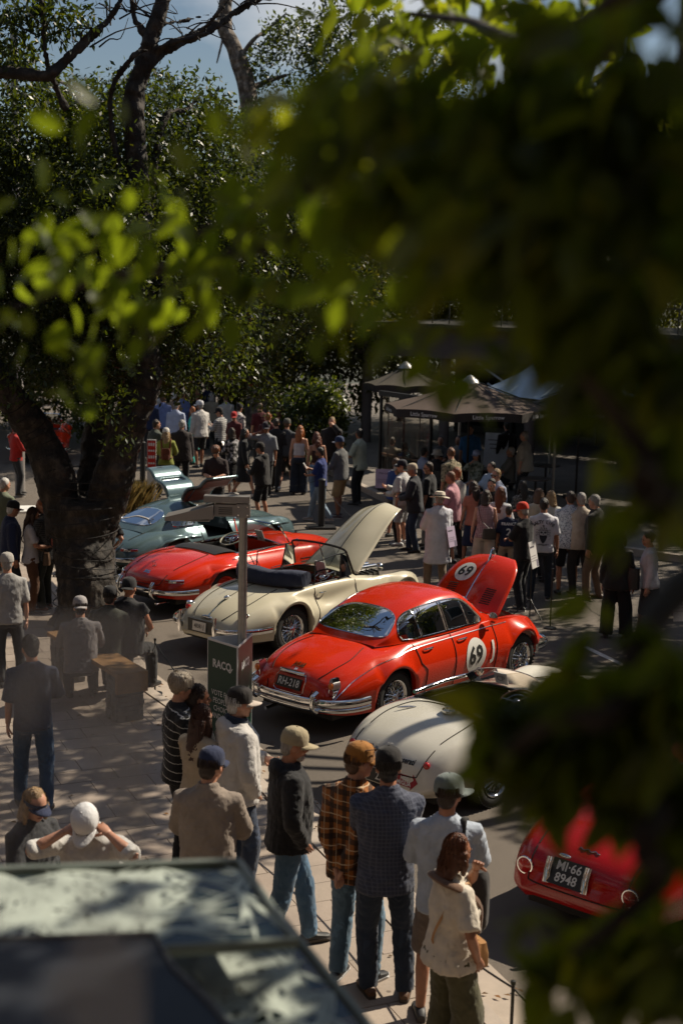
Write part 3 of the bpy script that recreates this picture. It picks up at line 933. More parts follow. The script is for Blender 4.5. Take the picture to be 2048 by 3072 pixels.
# ================================================================ cars
# local frame: x forwards from the rear axle, y left, z up from the road
class Body:
    def __init__(s, x0, x1, cur, arches, segs=(7, 8, 7, 8, 2), nx=150):
        # stations bunch towards the ends
        u = np.linspace(0, 1, nx)
        u = u - .09 * np.sin(2 * math.pi * u)
        X = x0 + (x1 - x0) * u
        s.X = X
        Y = [np.zeros(nx)] + [pch(X, cur['y%d' % k]) for k in (1, 2, 3, 4)]
        Z = [pch(X, cur['z%d' % k]) for k in (0, 1, 2, 3, 4)]
        for ax, r, zc in arches:
            t = np.clip(r * r - (X - ax) ** 2, 0, None)
            arch = np.where(t > 0, zc + np.sqrt(t), -9)
            Z[4] = np.maximum(Z[4], arch)
            near = np.clip(1 - np.abs(X - ax) / (r * 1.15), 0, 1)
            Y[4] = Y[4] + (Y[3] - .012 - Y[4]) * np.clip(near * 3, 0, 1)
        Z[3] = np.maximum(Z[3], Z[4] + .05)
        Z[2] = np.maximum(Z[2], Z[3] + .03)
        Y.append(np.maximum(Y[4] - .07, 0)); Z.append(Z[4] + .02)
        ctrl = [np.stack([a, b], 1) for a, b in zip(Y, Z)]
        half = []
        s.k = [0]
        for i in range(5):
            b, c = ctrl[i], ctrl[i + 1]
            a = ctrl[i - 1] if i > 0 else ctrl[1] * (-1, 1)
            d = ctrl[i + 2] if i < 4 else c
            n = segs[i]
            if i == 4: a, d = b * 2 - c, c * 2 - b
            if i == 3: d = c + (c - b) * .5
            for t in np.linspace(0, 1, n, endpoint=False):
                half.append(.5 * (2 * b + (c - a) * t + (2 * a - 5 * b + 4 * c - d) * t ** 2 + (3 * b - a - 3 * c + d) * t ** 3))
            s.k.append(len(half))
        half.append(ctrl[5])
        H = np.stack(half, 1)                      # nx, nu, 2
        s.nu = H.shape[1]
        H[:, :, 0] = np.maximum(H[:, :, 0], 0)
        L = np.concatenate([H[:, ::-1][:, :-1] * (1, 1), H * (-1, 1)], 1)   # left sill ... centre ... right sill
        s.G = np.concatenate([np.repeat(X[:, None, None], L.shape[1], 1), L], 2)
        s.c = s.nu - 1
        a, b = s.G.shape[:2]
        s.keep = np.ones((a - 1, b - 1), bool)
        s.full = MB().grid(s.G)
        s.full.add(s.G[0], [tuple(range(b))]); s.full.add(s.G[-1], [tuple(range(b))[::-1]])
        s.bv = bvh_of(s.full)
    def sel(s, xa, xb, k, mode='top'):
        xm = (s.X[:-1] + s.X[1:]) / 2
        m = np.zeros_like(s.keep)
        xi = (xm > xa) & (xm < xb)
        if mode == 'top': m[np.ix_(xi, np.arange(s.c - k, s.c + k))] = True
        return m
    def shell(s, name, mat, parent, cap=True):
        mb = MB().grid(s.G, 0, s.keep)
        b = s.G.shape[1]
        mb.add(s.G[0], [tuple(range(b))])
        mb.add(s.G[-1], [tuple(range(b))[::-1]])
        return mb.build(name, mat, parent, True, 50, True)
    def patch(s, name, mask, mat, parent, off=0.0):
        G = s.G.copy()
        return MB().grid(G, 0, mask)
    def rim(s, xa, xb, k):
        """closed outline of a top opening"""
        ii = [i for i in range(len(s.X) - 1) if xa < (s.X[i] + s.X[i + 1]) / 2 < xb]
        i0, i1 = ii[0], ii[-1] + 1
        a = [s.G[i0, j] for j in range(s.c - k, s.c + k)]
        b = [s.G[i, s.c + k] for i in range(i0, i1)]
        c = [s.G[i1, j] for j in range(s.c + k, s.c - k, -1)]
        d = [s.G[i, s.c - k] for i in range(i1, i0, -1)]
        return np.array(a + b + c + d)
    def side(s, pts, right=True, off=.004):
        d = (0, 1, 0) if right else (0, -1, 0)
        return drop(s.bv, [(p[0], 0, p[1]) for p in pts], d, off)
    def top(s, pts, off=.004): return drop(s.bv, [(p[0], p[1], 0) for p in pts], (0, 0, -1), off)
    def rear(s, pts, off=.004): return drop(s.bv, [(0, p[0], p[1]) for p in pts], (1, 0, 0), off)
SEAM = plain('panel_gap', (.008, .006, .005), .8, var=0)
def dens(P, n=8, closed=False):
    P = np.asarray(P, float)
    if closed: P = np.concatenate([P, P[:1]])
    out = []
    for a, b in zip(P[:-1], P[1:]):
        for t in np.linspace(0, 1, n, endpoint=False): out.append(a + (b - a) * t)
    if not closed: out.append(P[-1])
    return np.array(out)
def seam(parent, P, name='panel_gap', r=.006, mat=None, closed=False): return MB().tube(P, r, 5, closed=closed).build(name, mat or SEAM, parent)
def wheel(parent, x, y, r, wd=.16, wire=True, rimc=None, toe=0.0):
    sgn = -1 if y < 0 else 1
    rt = r * .655
    n = 36
    h = wd / 2
    prof = [(rt, -h * .75), (rt + .015, -h * .92), (r * .86, -h), (r * .96, -h * .86), (r, -h * .62), (r, h * .62), (r * .96, h * .86), (r * .86, h), (rt + .015, h * .92), (rt, h * .75)]
    ty = MB().lathe(prof, n, 'y', cap=False)
    # tread blocks
    for a in np.linspace(0, 2 * math.pi, 44, endpoint=False):
        for q in (-.4, 0, .4):
            ty.box((0, 0, 0), (.022, wd * .2, .008), mi=0)
            V = ty.v[-1]; V += (0, q * wd, r + .001)
            V[:] = V @ Ry(a + q * .1).T
    w_ = ty.build('wheel', RUBBER, parent)
    w_.location = (x, y, r)
    w_.rotation_euler = (0, 0, toe)
    rc = rimc or CHROME
    o = sgn * h
    MB().lathe([(rt + .006, o * .98), (rt - .004, o * 1.0), (rt - .02, o * .8), (rt - .03, o * .2), (rt - .03, -o * .8), (rt, -o * .9)], n, 'y', cap=False).build('rim', rc, w_)
    MB().lathe([(0, -o * .3), (rt - .02, -o * .3), (rt - .02, -o * .34), (0, -o * .34)], 24, 'y').build('brake_drum', BLACK, w_)
    if wire:
        sp = MB()
        for k in range(48):
            a = 2 * math.pi * k / 48
            ring = k % 2
            b = a + (.34 if (k // 2) % 2 else -.34)
            y0 = o * (.95 if ring else .1)
            p0 = (.052 * math.sin(b), y0, .052 * math.cos(b)); p1 = ((rt - .024) * math.sin(a), o * (.25 if ring else .55), (rt - .024) * math.cos(a))
            sp.tube([p0, p1], .0032, 4, cap=False)
        s_ = sp.build('spokes', rc, w_); s_['kind'] = 'stuff'
        MB().lathe([(.056, -o * .2), (.056, o * .98), (.045, o * 1.1), (.02, o * 1.22), (0, o * 1.24)], 18, 'y').build('hub', CHROME, w_)
        kn = MB()
        for a in (0.4, 0.4 + math.pi): kn.tube([(0, o * 1.14, 0), (.1 * math.sin(a), o * 1.2, .1 * math.cos(a))], [.018, .01], 6)
        kn.build('knock_off_nut', CHROME, w_)
    else:
        MB().lathe([(rt - .025, o * .35), (rt * .8, o * .5), (rt * .55, o * .42), (rt * .5, o * .6)], 28, 'y', cap=False).build('wheel_disc', rc, w_)
        MB().lathe([(rt * .52, o * .55), (rt * .46, o * .78), (rt * .2, o * .86), (0, o * .88)], 24, 'y', cap=False).build('hub_cap', CHROME, w_)
    return w_
def under(parent, x0, x1, y, z0=.2, z1=.62):
    MB().box(((x0 + x1) / 2, 0, (z0 + z1) / 2), (x1 - x0, 2 * y, z1 - z0)).build('underbody', DARKIN, parent, False)
def subdiv(mb, emax):
    """split long triangles so that flat print can follow a curved panel"""
    V = [tuple(v) for v in mb.verts()]; T = []
    for f in mb.f:
        for i in range(1, len(f) - 1): T.append((f[0], f[i], f[i + 1]))
    for _ in range(3):
        mid = {}; out = []
        def m_(a, b):
            k = (min(a, b), max(a, b))
            if k not in mid:
                if math.dist(V[a], V[b]) <= emax: mid[k] = None
                else:
                    V.append(tuple((p + q) / 2 for p, q in zip(V[a], V[b]))); mid[k] = len(V) - 1
            return mid[k]
        for a, b, c in T:
            x, y, z = m_(a, b), m_(b, c), m_(c, a)
            n = [x is not None, y is not None, z is not None]
            if n == [1, 1, 1]: out += [(a, x, z), (x, b, y), (z, y, c), (x, y, z)]
            elif not any(n): out.append((a, b, c))
            else:
                while not (n[0] and not n[2]) and sum(n) == 1: a, b, c, x, y, z = b, c, a, y, z, x; n = [n[1], n[2], n[0]]
                if sum(n) == 1:
                    if n[0]: out += [(a, x, c), (x, b, c)]
                else:
                    while n[2]: a, b, c, x, y, z = b, c, a, y, z, x; n = [n[1], n[2], n[0]]
                    out += [(x, b, y), (a, x, c), (x, y, c)]
        T = out
    return MB().add(V, T)
def letters(parent, s, size, fn, name='lettering', mat=None, bold=0.0, align='CENTER', width=1.0, rot=0.0, res=2):
    """text laid out in 2D, then carried on to a surface by fn(list of (u, v)) -> points"""
    tm = subdiv(text_mb(s, size, align, bold, width, res), size * .16)
    V = tm.verts()[:, :2]
    c, s_ = math.cos(rot), math.sin(rot)
    V = np.c_[V[:, 0] * c - V[:, 1] * s_, V[:, 0] * s_ + V[:, 1] * c]
    return MB().add(fn(V), tm.f).build(name, mat, parent, False)
def disc_on(parent, fn, c, rx, ry, name, mat, rings=7, n=40, rot=0.0):
    V = [(0., 0.)]; F = []
    for i in range(1, rings + 1):
        for j in range(n):
            a = 2 * math.pi * j / n
            u, v = rx * i / rings * math.cos(a), ry * i / rings * math.sin(a)
            V.append((u * math.cos(rot) - v * math.sin(rot), u * math.sin(rot) + v * math.cos(rot)))
    for j in range(n): F.append((0, 1 + j, 1 + (j + 1) % n))
    for i in range(1, rings):
        for j in range(n):
            a, b = 1 + (i - 1) * n, 1 + i * n
            F.append((a + j, b + j, b + (j + 1) % n, a + (j + 1) % n))
    return MB().add(fn(np.array(V) + np.array(c)), F).build(name, mat, parent, True, None)
def plate(parent, loc, wd, ht, s, tilt, fg, bgc, size, name='number_plate', yaw=0.0, lines=None, width=.8):
    """faces backwards (-x)"""
    M = T4(loc, Rz(yaw) @ Ry(R(-tilt)))
    pl_ = MB().box((0, 0, 0), (.012, wd, ht)).xf(M).build(name, bgc, parent, False)
    for (tx, dz, sz) in (lines or [(s, 0, size)]):
        tm = text_mb(tx, sz, 'CENTER', .0015, width)
        V = tm.verts()
        MB().add(np.c_[np.full(len(V), -.0085), -V[:, 0], V[:, 1] + dz], tm.f).xf(M).build('lettering', fg, pl_, False)
    return pl_
def plate_on(parent, B, y, z, wd, ht, s, fg, bgc, size, off=.012, **kw):
    a, b = drop(B.bv, [(0, y, z - ht / 2), (0, y, z + ht / 2)], (1, 0, 0), 0)
    tilt = -math.degrees(math.atan2(b[0] - a[0], b[2] - a[2]))
    m_ = drop(B.bv, [(0, y, z)], (1, 0, 0), 0)[0]
    return plate(parent, (min((a[0] + b[0]) / 2, m_[0]) - off, y, z), wd, ht, s, tilt, fg, bgc, size, **kw)
PBLK = plain('plate_black', (.012, .012, .012), .45, var=0)
PWHT = plain('plate_white', (.62, .61, .58), .5, var=0)
PTXT = plain('plate_silver_text', (.6, .6, .58), .45, var=0)
PDRK = plain('plate_dark_text', (.02, .02, .025), .5, var=0)
AMBER = plain('amber_lens', (.75, .16, .01), .12, var=.1, coat=1)
REDL = plain('red_lens', (.45, .008, .006), .12, var=.1, coat=1)
GLASS = glassmat('car_glass', (.86, .9, .88), .0, .72)
GLASSD = glassmat('car_glass_tinted', (.8, .85, .82), .0, .5)
CREAMST = plain('cream_bakelite', (.6, .55, .42), .35)
LEATHER_B = plain('black_leather', (.02, .018, .017), .5, var=.2, scale=20, bmp=.3)
LEATHER_T = plain('tan_leather', (.23, .09, .04), .5, var=.2, scale=20, bmp=.3)
WOODD = plain('dashboard_walnut', (.11, .045, .018), .25, var=.4, scale=25, coat=.8)
def bar(parent, P, prof, name, mat, up=(0, 0, 1), n=10): return MB().tube(P, [prof] * len(P), n, up=up).build(name, mat, parent)
def seat(parent, x, y, z, mat, w_=.5, h=.5):
    s_ = MB()
    s_.loft([np.array([(x - .25, y - w_ / 2, z), (x + .25, y - w_ / 2, z + .02), (x + .25, y + w_ / 2, z + .02), (x - .25, y + w_ / 2, z)]), np.array([(x - .23, y - w_ / 2 + .03, z + .14), (x + .24, y - w_ / 2 + .03, z + .16), (x + .24, y + w_ / 2 - .03, z + .16), (x - .23, y + w_ / 2 - .03, z + .14)])])
    st_ = s_.build('seat', mat, parent)
    b = []
    for t in np.linspace(0, 1, 6):
        ww = w_ / 2 * (1 - .25 * t ** 3); th = .09 - .03 * t
        b.append(np.array([(x - .27 - .16 * t - th, y - ww, z + .08 + h * t), (x - .27 - .16 * t, y - ww, z + .08 + h * t), (x - .27 - .16 * t, y + ww, z + .08 + h * t), (x - .27 - .16 * t - th, y + ww, z + .08 + h * t)]))
    MB().loft(b).build('backrest', mat, st_)
    return st_
def steering(parent, loc, r, mat, tilt=62):
    M = T4(loc, Ry(R(-90 + tilt)) @ np.eye(3))
    a = np.linspace(0, 2 * math.pi, 28, endpoint=False)
    rg = MB().tube(np.c_[r * np.cos(a), r * np.sin(a), 0 * a], .013, 6, closed=True)
    rg.xf(M)
    o = rg.build('steering_wheel', mat, parent)
    h_ = MB().tube(np.c_[r * .55 * np.cos(a), r * .55 * np.sin(a), 0 * a + .01], .005, 5, closed=True)
    for q in (90, 210, 330):
        h_.tube([(0, 0, .0), (r * math.cos(R(q)), r * math.sin(R(q)), 0)], .009, 5)
    h_.ell((0, 0, .0), (.05, .05, .03), 10, 6)
    h_.tube([(0, 0, 0), (0, 0, -.35)], .018, 6)
    h_.xf(M).build('spokes', CHROME, o)
    return o
def mirror_round(parent, loc, mat=CHROME, r=.06):
    o = MB().lathe([(0, -.05), (r * .6, -.04), (r, 0), (r, .01), (0, .012)], 16, 'x').xf(T4(loc, Rz(R(180)))).build('mirror', mat, parent)
    MB().tube([(loc[0] + .02, loc[1], loc[2] - .02), (loc[0] + .03, loc[1] + .03, loc[2] - .12)], .009, 6).build('mirror_stalk', CHROME, o)
    return o
def car(name, label, loc, yaw): return thing(name, label, 'car', (loc[0], loc[1], .004), yaw)

# ---------------------------------------------------------------- red saloon
def saloon():
    t = car('classic_saloon', 'bright red classic saloon with number 69 roundels and its bonnet raised', (.14, 17.57), .848)
    red = paint('saloon_red', (.60, .026, .003))
    cur = dict(
        z0=[(-1.13, .44), (-1.11, .55), (-1.04, .68), (-.9, .785), (-.6, .885), (-.25, .95), (.2, .985), (1.9, .985), (2.1, .985), (2.6, .965), (3.0, .915), (3.25, .83), (3.42, .68), (3.48, .5)],
        y1=[(-1.13, .18), (-1.0, .3), (-.5, .36), (0, .4), (1.9, .58), (2.3, .62), (2.8, .58), (3.1, .50), (3.28, .36), (3.42, .18), (3.48, .1)],
        z1=[(-1.13, .435), (-1.11, .54), (-1.04, .665), (-.9, .765), (-.6, .868), (-.25, .94), (.2, .98), (1.9, .965), (2.6, .925), (3.0, .86), (3.25, .77), (3.42, .63), (3.48, .48)],
        y2=[(-1.13, .40), (-1.06, .52), (-.9, .60), (-.6, .655), (-.2, .69), (.4, .715), (1.6, .715), (2.3, .70), (2.8, .67), (3.15, .60), (3.38, .44), (3.48, .25)],
        z2=[(-1.13, .42), (-1.08, .52), (-.98, .62), (-.75, .75), (-.4, .845), (0, .90), (.5, .925), (1.6, .925), (2.2, .915), (2.73, .885), (3.1, .80), (3.35, .66), (3.48, .46)],
        y3=[(-1.13, .46), (-1.08, .60), (-.98, .68), (-.75, .765), (-.4, .82), (0, .845), (.6, .838), (1.4, .838), (2.1, .838), (2.73, .84), (3.1, .785), (3.35, .64), (3.48, .36)],
        z3=[(-1.13, .37), (-.9, .50), (-.4, .62), (.6, .62), (1.6, .62), (2.7, .6), (3.2, .55), (3.48, .42)],
        y4=[(-1.13, .42), (-1.0, .60), (-.6, .74), (0, .77), (2.7, .77), (3.2, .66), (3.48, .32)],
        z4=[(-1.13, .31), (-.7, .25), (.6, .22), (2.1, .22), (3.0, .26), (3.48, .36)])
    B = Body(-1.13, 3.48, cur, [(0, .385, .33), (2.727, .395, .33)])
    kb = B.k[1]
    bon = B.sel(2.33, 3.32, kb)
    gl = B.sel(.0, 1.95, kb)           # open under the cabin
    B.keep &= ~bon; B.keep &= ~gl
    B.shell('body', red, t)
    # bonnet swung up about its rear edge
    hinge = np.array((2.33, 0, .98))
    M4 = T4(hinge) @ T4((0, 0, 0), Ry(R(-50))) @ T4(-hinge)
    bmb = B.patch('bonnet', bon, red, t)
    bfull = MB().add(bmb.verts(), bmb.f)
    bv0 = bvh_of(bfull)
    bo = bmb.xf(M4).build('bonnet', red, t, True, 50, True)
    sol = bo.modifiers.new('t', 'SOLIDIFY'); sol.thickness = .008; sol.offset = 0
    def on_bon(pts, off=.008):
        P = drop(bv0, [(p[0], p[1], 0) for p in pts], (0, 0, -1), off)
        return P @ M4[:3, :3].T + M4[:3, 3]
    white = plain('roundel_white', (.70, .69, .65), .45, var=.02)
    ink = plain('number_black', (.012, .012, .012), .5, var=0)
    disc_on(bo, lambda V: on_bon(V), (2.92, .25), .17, .17, 'roundel', white)
    letters(bo, '69', .24, lambda V: on_bon(np.c_[2.92 - V[:, 1] * -1, .25 + V[:, 0] * -1], .013), 'number', ink, .006)
    for sy in (-1, 1):
        for k in range(8):
            P = on_bon(dens([(2.46 + k * .035, sy * .24), (2.46 + k * .035, sy * .40)], 6), .004)
            MB().tube(P, .008, 5).build('louvre', SEAM, bo)
    seam(bo, on_bon(dens([(2.36, 0), (3.30, 0)], 24), .003), 'chrome_spine', .007, CHROME)
    # leaping mascot
    m_ = on_bon([(3.24, 0)], .0)[0]
    mm = MB()
    d1 = M4[:3, :3] @ np.array((1, 0, 0)); upv = M4[:3, :3] @ np.array((0, 0, 1))
    P = [m_ - d1 * .1 + upv * .01, m_ - d1 * .04 + upv * .035, m_ + d1 * .02 + upv * .05, m_ + d1 * .08 + upv * .07, m_ + d1 * .12 + upv * .075]
    mm.tube(P, [.008, .016, .016, .014, .008], 8)
    mm.tube([P[3], P[3] + d1 * .06 - upv * .03], [.008, .004], 5); mm.tube([P[1], m_ - d1 * .1 - upv * .0], [.009, .004], 5)
    mm.ell(P[4], (.016, .012, .012), 8, 6)
    mm.build('mascot', CHROME, bo)
    # engine bay
    under(t, -.95, 3.1, .585, .2, .58)
    MB().box((2.65, 0, .60), (1.0, .9, .06)).build('engine_bay', DARKIN, t, False)
    eng = MB().box((2.6, 0, .72), (.75, .28, .22)).build('engine', plain('engine_alloy', (.35, .34, .33), .35, .8, var=.3, scale=20), t, False)
    for k in range(2): MB().tube([(2.25, -.09 + .18 * k, .84), (2.95, -.09 + .18 * k, .84)], .05, 10).build('cam_cover', CHROME, eng)
    for k in range(6): MB().tube([(2.3 + .11 * k, .1, .76), (2.3 + .11 * k, .3, .7)], .02, 6).build('hose', BLACK, eng)
    MB().ell((3.0, .25, .8), (.09, .07, .06)).build('reservoir', CHROME, eng)
    # cabin
    cabX = np.concatenate([np.linspace(-.14, .5, 64), np.linspace(.52, 1.5, 60), np.linspace(1.515, 2.12, 46)])
    zc = pch(cabX, [(-.14, .968), (.0, 1.075), (.2, 1.20), (.45, 1.325), (.7, 1.405), (.95, 1.45), (1.2, 1.462), (1.45, 1.445), (1.62, 1.405), (1.76, 1.31), (1.92, 1.15), (2.05, 1.03), (2.12, .975)])
    yb = pch(cabX, [(-.14, .53), (.1, .62), (.5, .69), (1.0, .715), (1.7, .705), (2.0, .66), (2.12, .60)])
    zb = pch(cabX, [(-.14, .955), (.3, .955), (1.9, .955), (2.12, .965)])
    hgt = zc - zb
    ka = np.clip(hgt / .45, 0, 1)
    y2_ = pch(cabX, [(-.14, .50), (.1, .565), (.5, .56), (1.0, .555), (1.6, .56), (1.9, .60), (2.12, .58)])
    z2_ = zb + hgt * (.76 - .05 * (1 - ka))
    half = []
    for i in range(len(cabX)):
        P = np.array([(-.34, zc[i] - hgt[i] * .035), (0, zc[i]), (.34, zc[i] - hgt[i] * .045), (y2_[i], z2_[i]), (yb[i], zb[i]), (yb[i] + .05, zb[i] - .08)])
        q = []
        for k in range(1, 4):
            a, b, c, d = P[k - 1], P[k], P[k + 1], P[k + 2]
            if k == 2: pass
            for u in np.linspace(0, 1, 14 if k < 3 else 18, endpoint=False):
                q.append(.5 * (2 * b + (c - a) * u + (2 * a - 5 * b + 4 * c - d) * u ** 2 + (3 * b - a - 3 * c + d) * u ** 3))
        q.append(P[4])
        half.append(q)
    H = np.array(half)
    L = np.concatenate([H[:, ::-1][:, :-1], H * (-1, 1)], 1)
    CG = np.concatenate([np.repeat(cabX[:, None, None], L.shape[1], 1), L], 2)
    ctr = (CG[:-1, :-1] + CG[1:, :-1] + CG[1:, 1:] + CG[:-1, 1:]) / 4
    cfull = MB().grid(CG); cbv = bvh_of(cfull)
    def inpoly(px_, py_, poly):
        r = np.zeros(px_.shape, bool); n = len(poly)
        for i in range(n):
            x1, y1 = poly[i]; x2, y2 = poly[(i + 1) % n]
            cnd = ((y1 > py_) != (y2 > py_)) & (px_ < (x2 - x1) * (py_ - y1) / (y2 - y1 + 1e-12) + x1)
            r ^= cnd
        return r
    def sup(cx, cy, a, b, e, n=48):
        th = np.linspace(0, 2 * math.pi, n, endpoint=False)
        return np.c_[cx + a * np.sign(np.cos(th)) * np.abs(np.cos(th)) ** (2 / e), cy + b * np.sign(np.sin(th)) * np.abs(np.sin(th)) ** (2 / e)]
    rw = sup(0, .185, .535, .235, 3.4)            # rear window (y, x)
    rw[:, 0] *= 1 - .16 * (rw[:, 1] - .185) / .235
    fw = sup(0, 1.865, .545, .165, 4.0)           # windscreen
    dlo = cr([(.36, .985), (.255, 1.02), (.225, 1.10), (.30, 1.20), (.47, 1.285), (.75, 1.335), (1.1, 1.352), (1.42, 1.335), (1.6, 1.275), (1.745, 1.14), (1.86, .99), (1.5, .985), (1.0, .985)], 5, True)
    mrw = inpoly(ctr[:, :, 1], ctr[:, :, 0], rw) & (ctr[:, :, 0] < .6)
    mfw = inpoly(ctr[:, :, 1], ctr[:, :, 0], fw) & (ctr[:, :, 0] > 1.5)
    mside = inpoly(ctr[:, :, 0], ctr[:, :, 2], dlo) & (np.abs(ctr[:, :, 1]) > .5) & ~mrw & ~mfw
    hole = mrw | mfw | mside
    roof = MB().grid(CG, 0, ~hole).build('roof', red, t, True, 50, True)
    MB().grid(CG, 0, mrw).build('rear_window', GLASSD, t, True, None, True)
    MB().grid(CG, 0, mfw).build('windscreen', GLASS, t, True, None, True)
    ml = mside & (ctr[:, :, 1] > 0); mr = mside & (ctr[:, :, 1] < 0)
    MB().grid(CG, 0, ml).build('side_window', GLASSD, t, True, None, True)
    swr = MB().grid(CG, 0, mr).build('side_window', GLASSD, t, True, None, True)
    def cab_top(V, off=.002): return drop(cbv, [(p[1], p[0], 0) for p in V], (0, 0, -1), off)
    def cab_side(V, d=1, off=.002): return drop(cbv, [(p[0], 0, p[1]) for p in V], (0, d, 0), off)
    seam(t, cab_top(rw), 'window_trim', .011, CHROME, True)
    seam(t, cab_top(fw), 'window_trim', .011, CHROME, True)
    for d in (1, -1):
        seam(t, cab_side(dlo, d), 'window_trim', .011, CHROME, True)
        for (xa, xb_) in ((1.10, 1.06), (1.15, 1.11), (.60, .56), (1.575, 1.50)):
            ztop = 1.345 if xa > 1 and xa < 1.3 else (1.31 if xa < 1 else 1.3)
            seam(t, cab_side(dens([(xa, .985), (xb_, ztop)], 10), d), 'window_pillar', .011 if xa not in (1.10, 1.15) else .014, CHROME)
    # interior
    for yy in (.32, -.32): seat(t, 1.15, yy, .42, LEATHER_B)
    MB().box((.25, 0, .62), (.45, 1.15, .3)).build('rear_bench', LEATHER_B, t, False)
    MB().box((.02, 0, .93), (.3, 1.0, .03)).build('parcel_shelf', LEATHER_B, t, False)
    MB().box((1.88, 0, .86), (.12, 1.2, .2)).build('dashboard', WOODD, t, False)
    MB().box((.95, 0, .35), (2.2, 1.3, .06)).build('cabin_floor', DARKIN, t, False)
    steering(t, (1.58, -.34, .95), .2, BLACK)
    # swage trim, seams, doors
    for d in (True, False):
        tr = cr([(-1.02, .47), (-.92, .56), (-.72, .685), (-.4, .785), (0, .85), (.4, .885), (1.0, .893), (1.9, .895), (2.4, .885)], 6)
        seam(t, B.side(tr, d, .003), 'waist_moulding', .0075, CHROME)
        seam(t, B.side(dens([(.56, .26), (.55, .6), (.44, .7), (.38, .93)], 6), d), 'door_gap')
        seam(t, B.side(dens([(1.15, .26), (1.15, .93)], 10), d), 'door_gap')
        seam(t, B.side(dens([(2.05, .26), (2.06, .93)], 10), d), 'door_gap')
        seam(t, B.side(dens([(.56, .26), (2.05, .26)], 10), d), 'door_gap')
        sg_ = -1 if d else 1
        for xh in (.52, 1.24):
            P = B.side([(xh, .845), (xh + .05, .85), (xh + .15, .85), (xh + .2, .845)], d, .012); P[1:3, 1] += sg_ * .022
            MB().tube(cr(P, 5), [(.009, .012)] * 16, 8).build('door_handle', CHROME, t)
    disc_on(t, lambda V: B.side(V, True, .006), (1.58, .585), .215, .235, 'roundel', white)
    letters(t, '69', .335, lambda V: B.side(np.c_[V[:, 0] + 1.575, V[:, 1] + .585], True, .010), 'number', ink, .008, width=.9)
    letters(t, 'J', .31, lambda V: B.side(np.c_[V[:, 0] + 1.955, V[:, 1] + .60], True, .013), 'lettering', white, .012, width=.85)
    # boot lid seam, badges, plate
    bl = cr([(-.22, .42), (-.55, .50), (-.85, .45), (-1.0, .38)], 8)
    P1 = B.top(bl); P2 = B.rear([(-.36, .60), (-.34, .46), (-.2, .42), (0, .415), (.2, .42), (.34, .46), (.36, .60)])
    seam(t, P1, r=.0055); seam(t, B.top(bl * (1, -1)), r=.0055)
    seam(t, B.rear(dens(cr([(-.37, .56), (-.33, .45), (-.2, .415), (.2, .415), (.33, .45), (.37, .56)], 5), 2)), r=.0055)
    plate_on(t, B, 0, .59, .40, .14, 'RH-218', PTXT, PBLK, .13, width=.85)
    seam(t, B.rear(dens([(-.24, .50), (-.24, .64), (-.2, .70), (.2, .70), (.24, .64), (.24, .50), (.2, .475), (-.2, .475)], 4, True), .004), 'plate_surround', .005, CHROME, True)
    pc = drop(B.bv, [(0, y, .70) for y in np.linspace(-.2, .2, 11)], (1, 0, 0), .01)
    MB().tube(pc + np.array((-.012, 0, 0)), [(.02 + .018 * math.sin(math.pi * i / 10), .028) for i in range(11)], 10).build('plate_lamp_cover', CHROME, t)
    letters(t, 'JAGUAR', .048, lambda V: drop(B.bv, np.c_[np.zeros(len(V)), -V[:, 0], V[:, 1] + .775], (1, 0, 0), .006), 'badge', CHROME, .002)
    letters(t, '3.4', .035, lambda V: drop(B.bv, np.c_[np.zeros(len(V)), -V[:, 0], V[:, 1] + .735], (1, 0, 0), .006), 'badge', CHROME, .002)
    MB().ell((-1.135, 0, .44), (.02, .035, .025)).build('boot_lock', CHROME, t)
    for sy in (-1, 1):
        c = drop(B.bv, [(0, sy * .615, .60)], (1, 0, 0), 0)[0]
        lamp_ = MB().loft([np.array([(c[0] - .03 + dx, c[1] + dy * w1, c[2] + z) for dx, dy in ((-.03, -.04), (-.03, .04), (.09, .045), (.09, -.045))]) for z, w1, dx0 in ((-.13, .7, 0), (-.05, 1, 0), (.06, 1, 0), (.14, .35, 0))]).build('tail_lamp', CHROME, t)
        MB().ell((c[0] - .062, c[1], c[2] + .05), (.04, .038, .05), 10, 8).build('amber_lens', AMBER, lamp_)
        MB().ell((c[0] - .05, c[1], c[2] - .035), (.033, .034, .05), 10, 8).build('red_lens', REDL, lamp_)
    # bumper: double blade with overriders
    bp = cr([(-.62, -.89, .46), (-.86, -.84, .455), (-1.10, -.66, .45), (-1.2, -.3, .445), (-1.215, 0, .445), (-1.2, .3, .445), (-1.10, .66, .45), (-.86, .84, .455), (-.62, .89, .46)], 8)
    MB().tube(bp, [(.022, .05)] * len(bp), 12).build('rear_bumper', CHROME, t)
    MB().tube(bp * (1, .985, 1) + (.02, 0, -.09), [(.018, .03)] * len(bp), 10).build('bumper_valance_bar', CHROME, t)
    for sy in (-1, 1):
        MB().tube(cr([(-1.16, sy * .50, .33), (-1.225, sy * .50, .38), (-1.235, sy * .50, .48), (-1.22, sy * .50, .54), (-1.15, sy * .50, .575)], 5), [(.034, .026)] * 21, 10, up=(1, 0, 0)).build('overrider', CHROME, t)
    fb = cr([(2.95, -.88, .46), (3.3, -.8, .46), (3.52, -.5, .46), (3.6, 0, .46), (3.52, .5, .46), (3.3, .8, .46), (2.95, .88, .46)], 6)
    MB().tube(fb, [(.022, .05)] * len(fb), 12).build('front_bumper', CHROME, t)
    mirror_round(t, (1.98, -.80, 1.03), r=.075)
    MB().ell((3.3, -.6, .36), (.07, .07, .07)).build('spot_lamp', CHROME, t)
    for x, r in ((0, .33), (2.727, .33)):
        for y in (-.69, .69): wheel(t, x, y, r, .165, toe=R(0))
    MB().tube([(-1.0, .3, .23), (-1.2, .3, .22)], .022, 8).build('exhaust_pipe', CHROME, t)
    return t
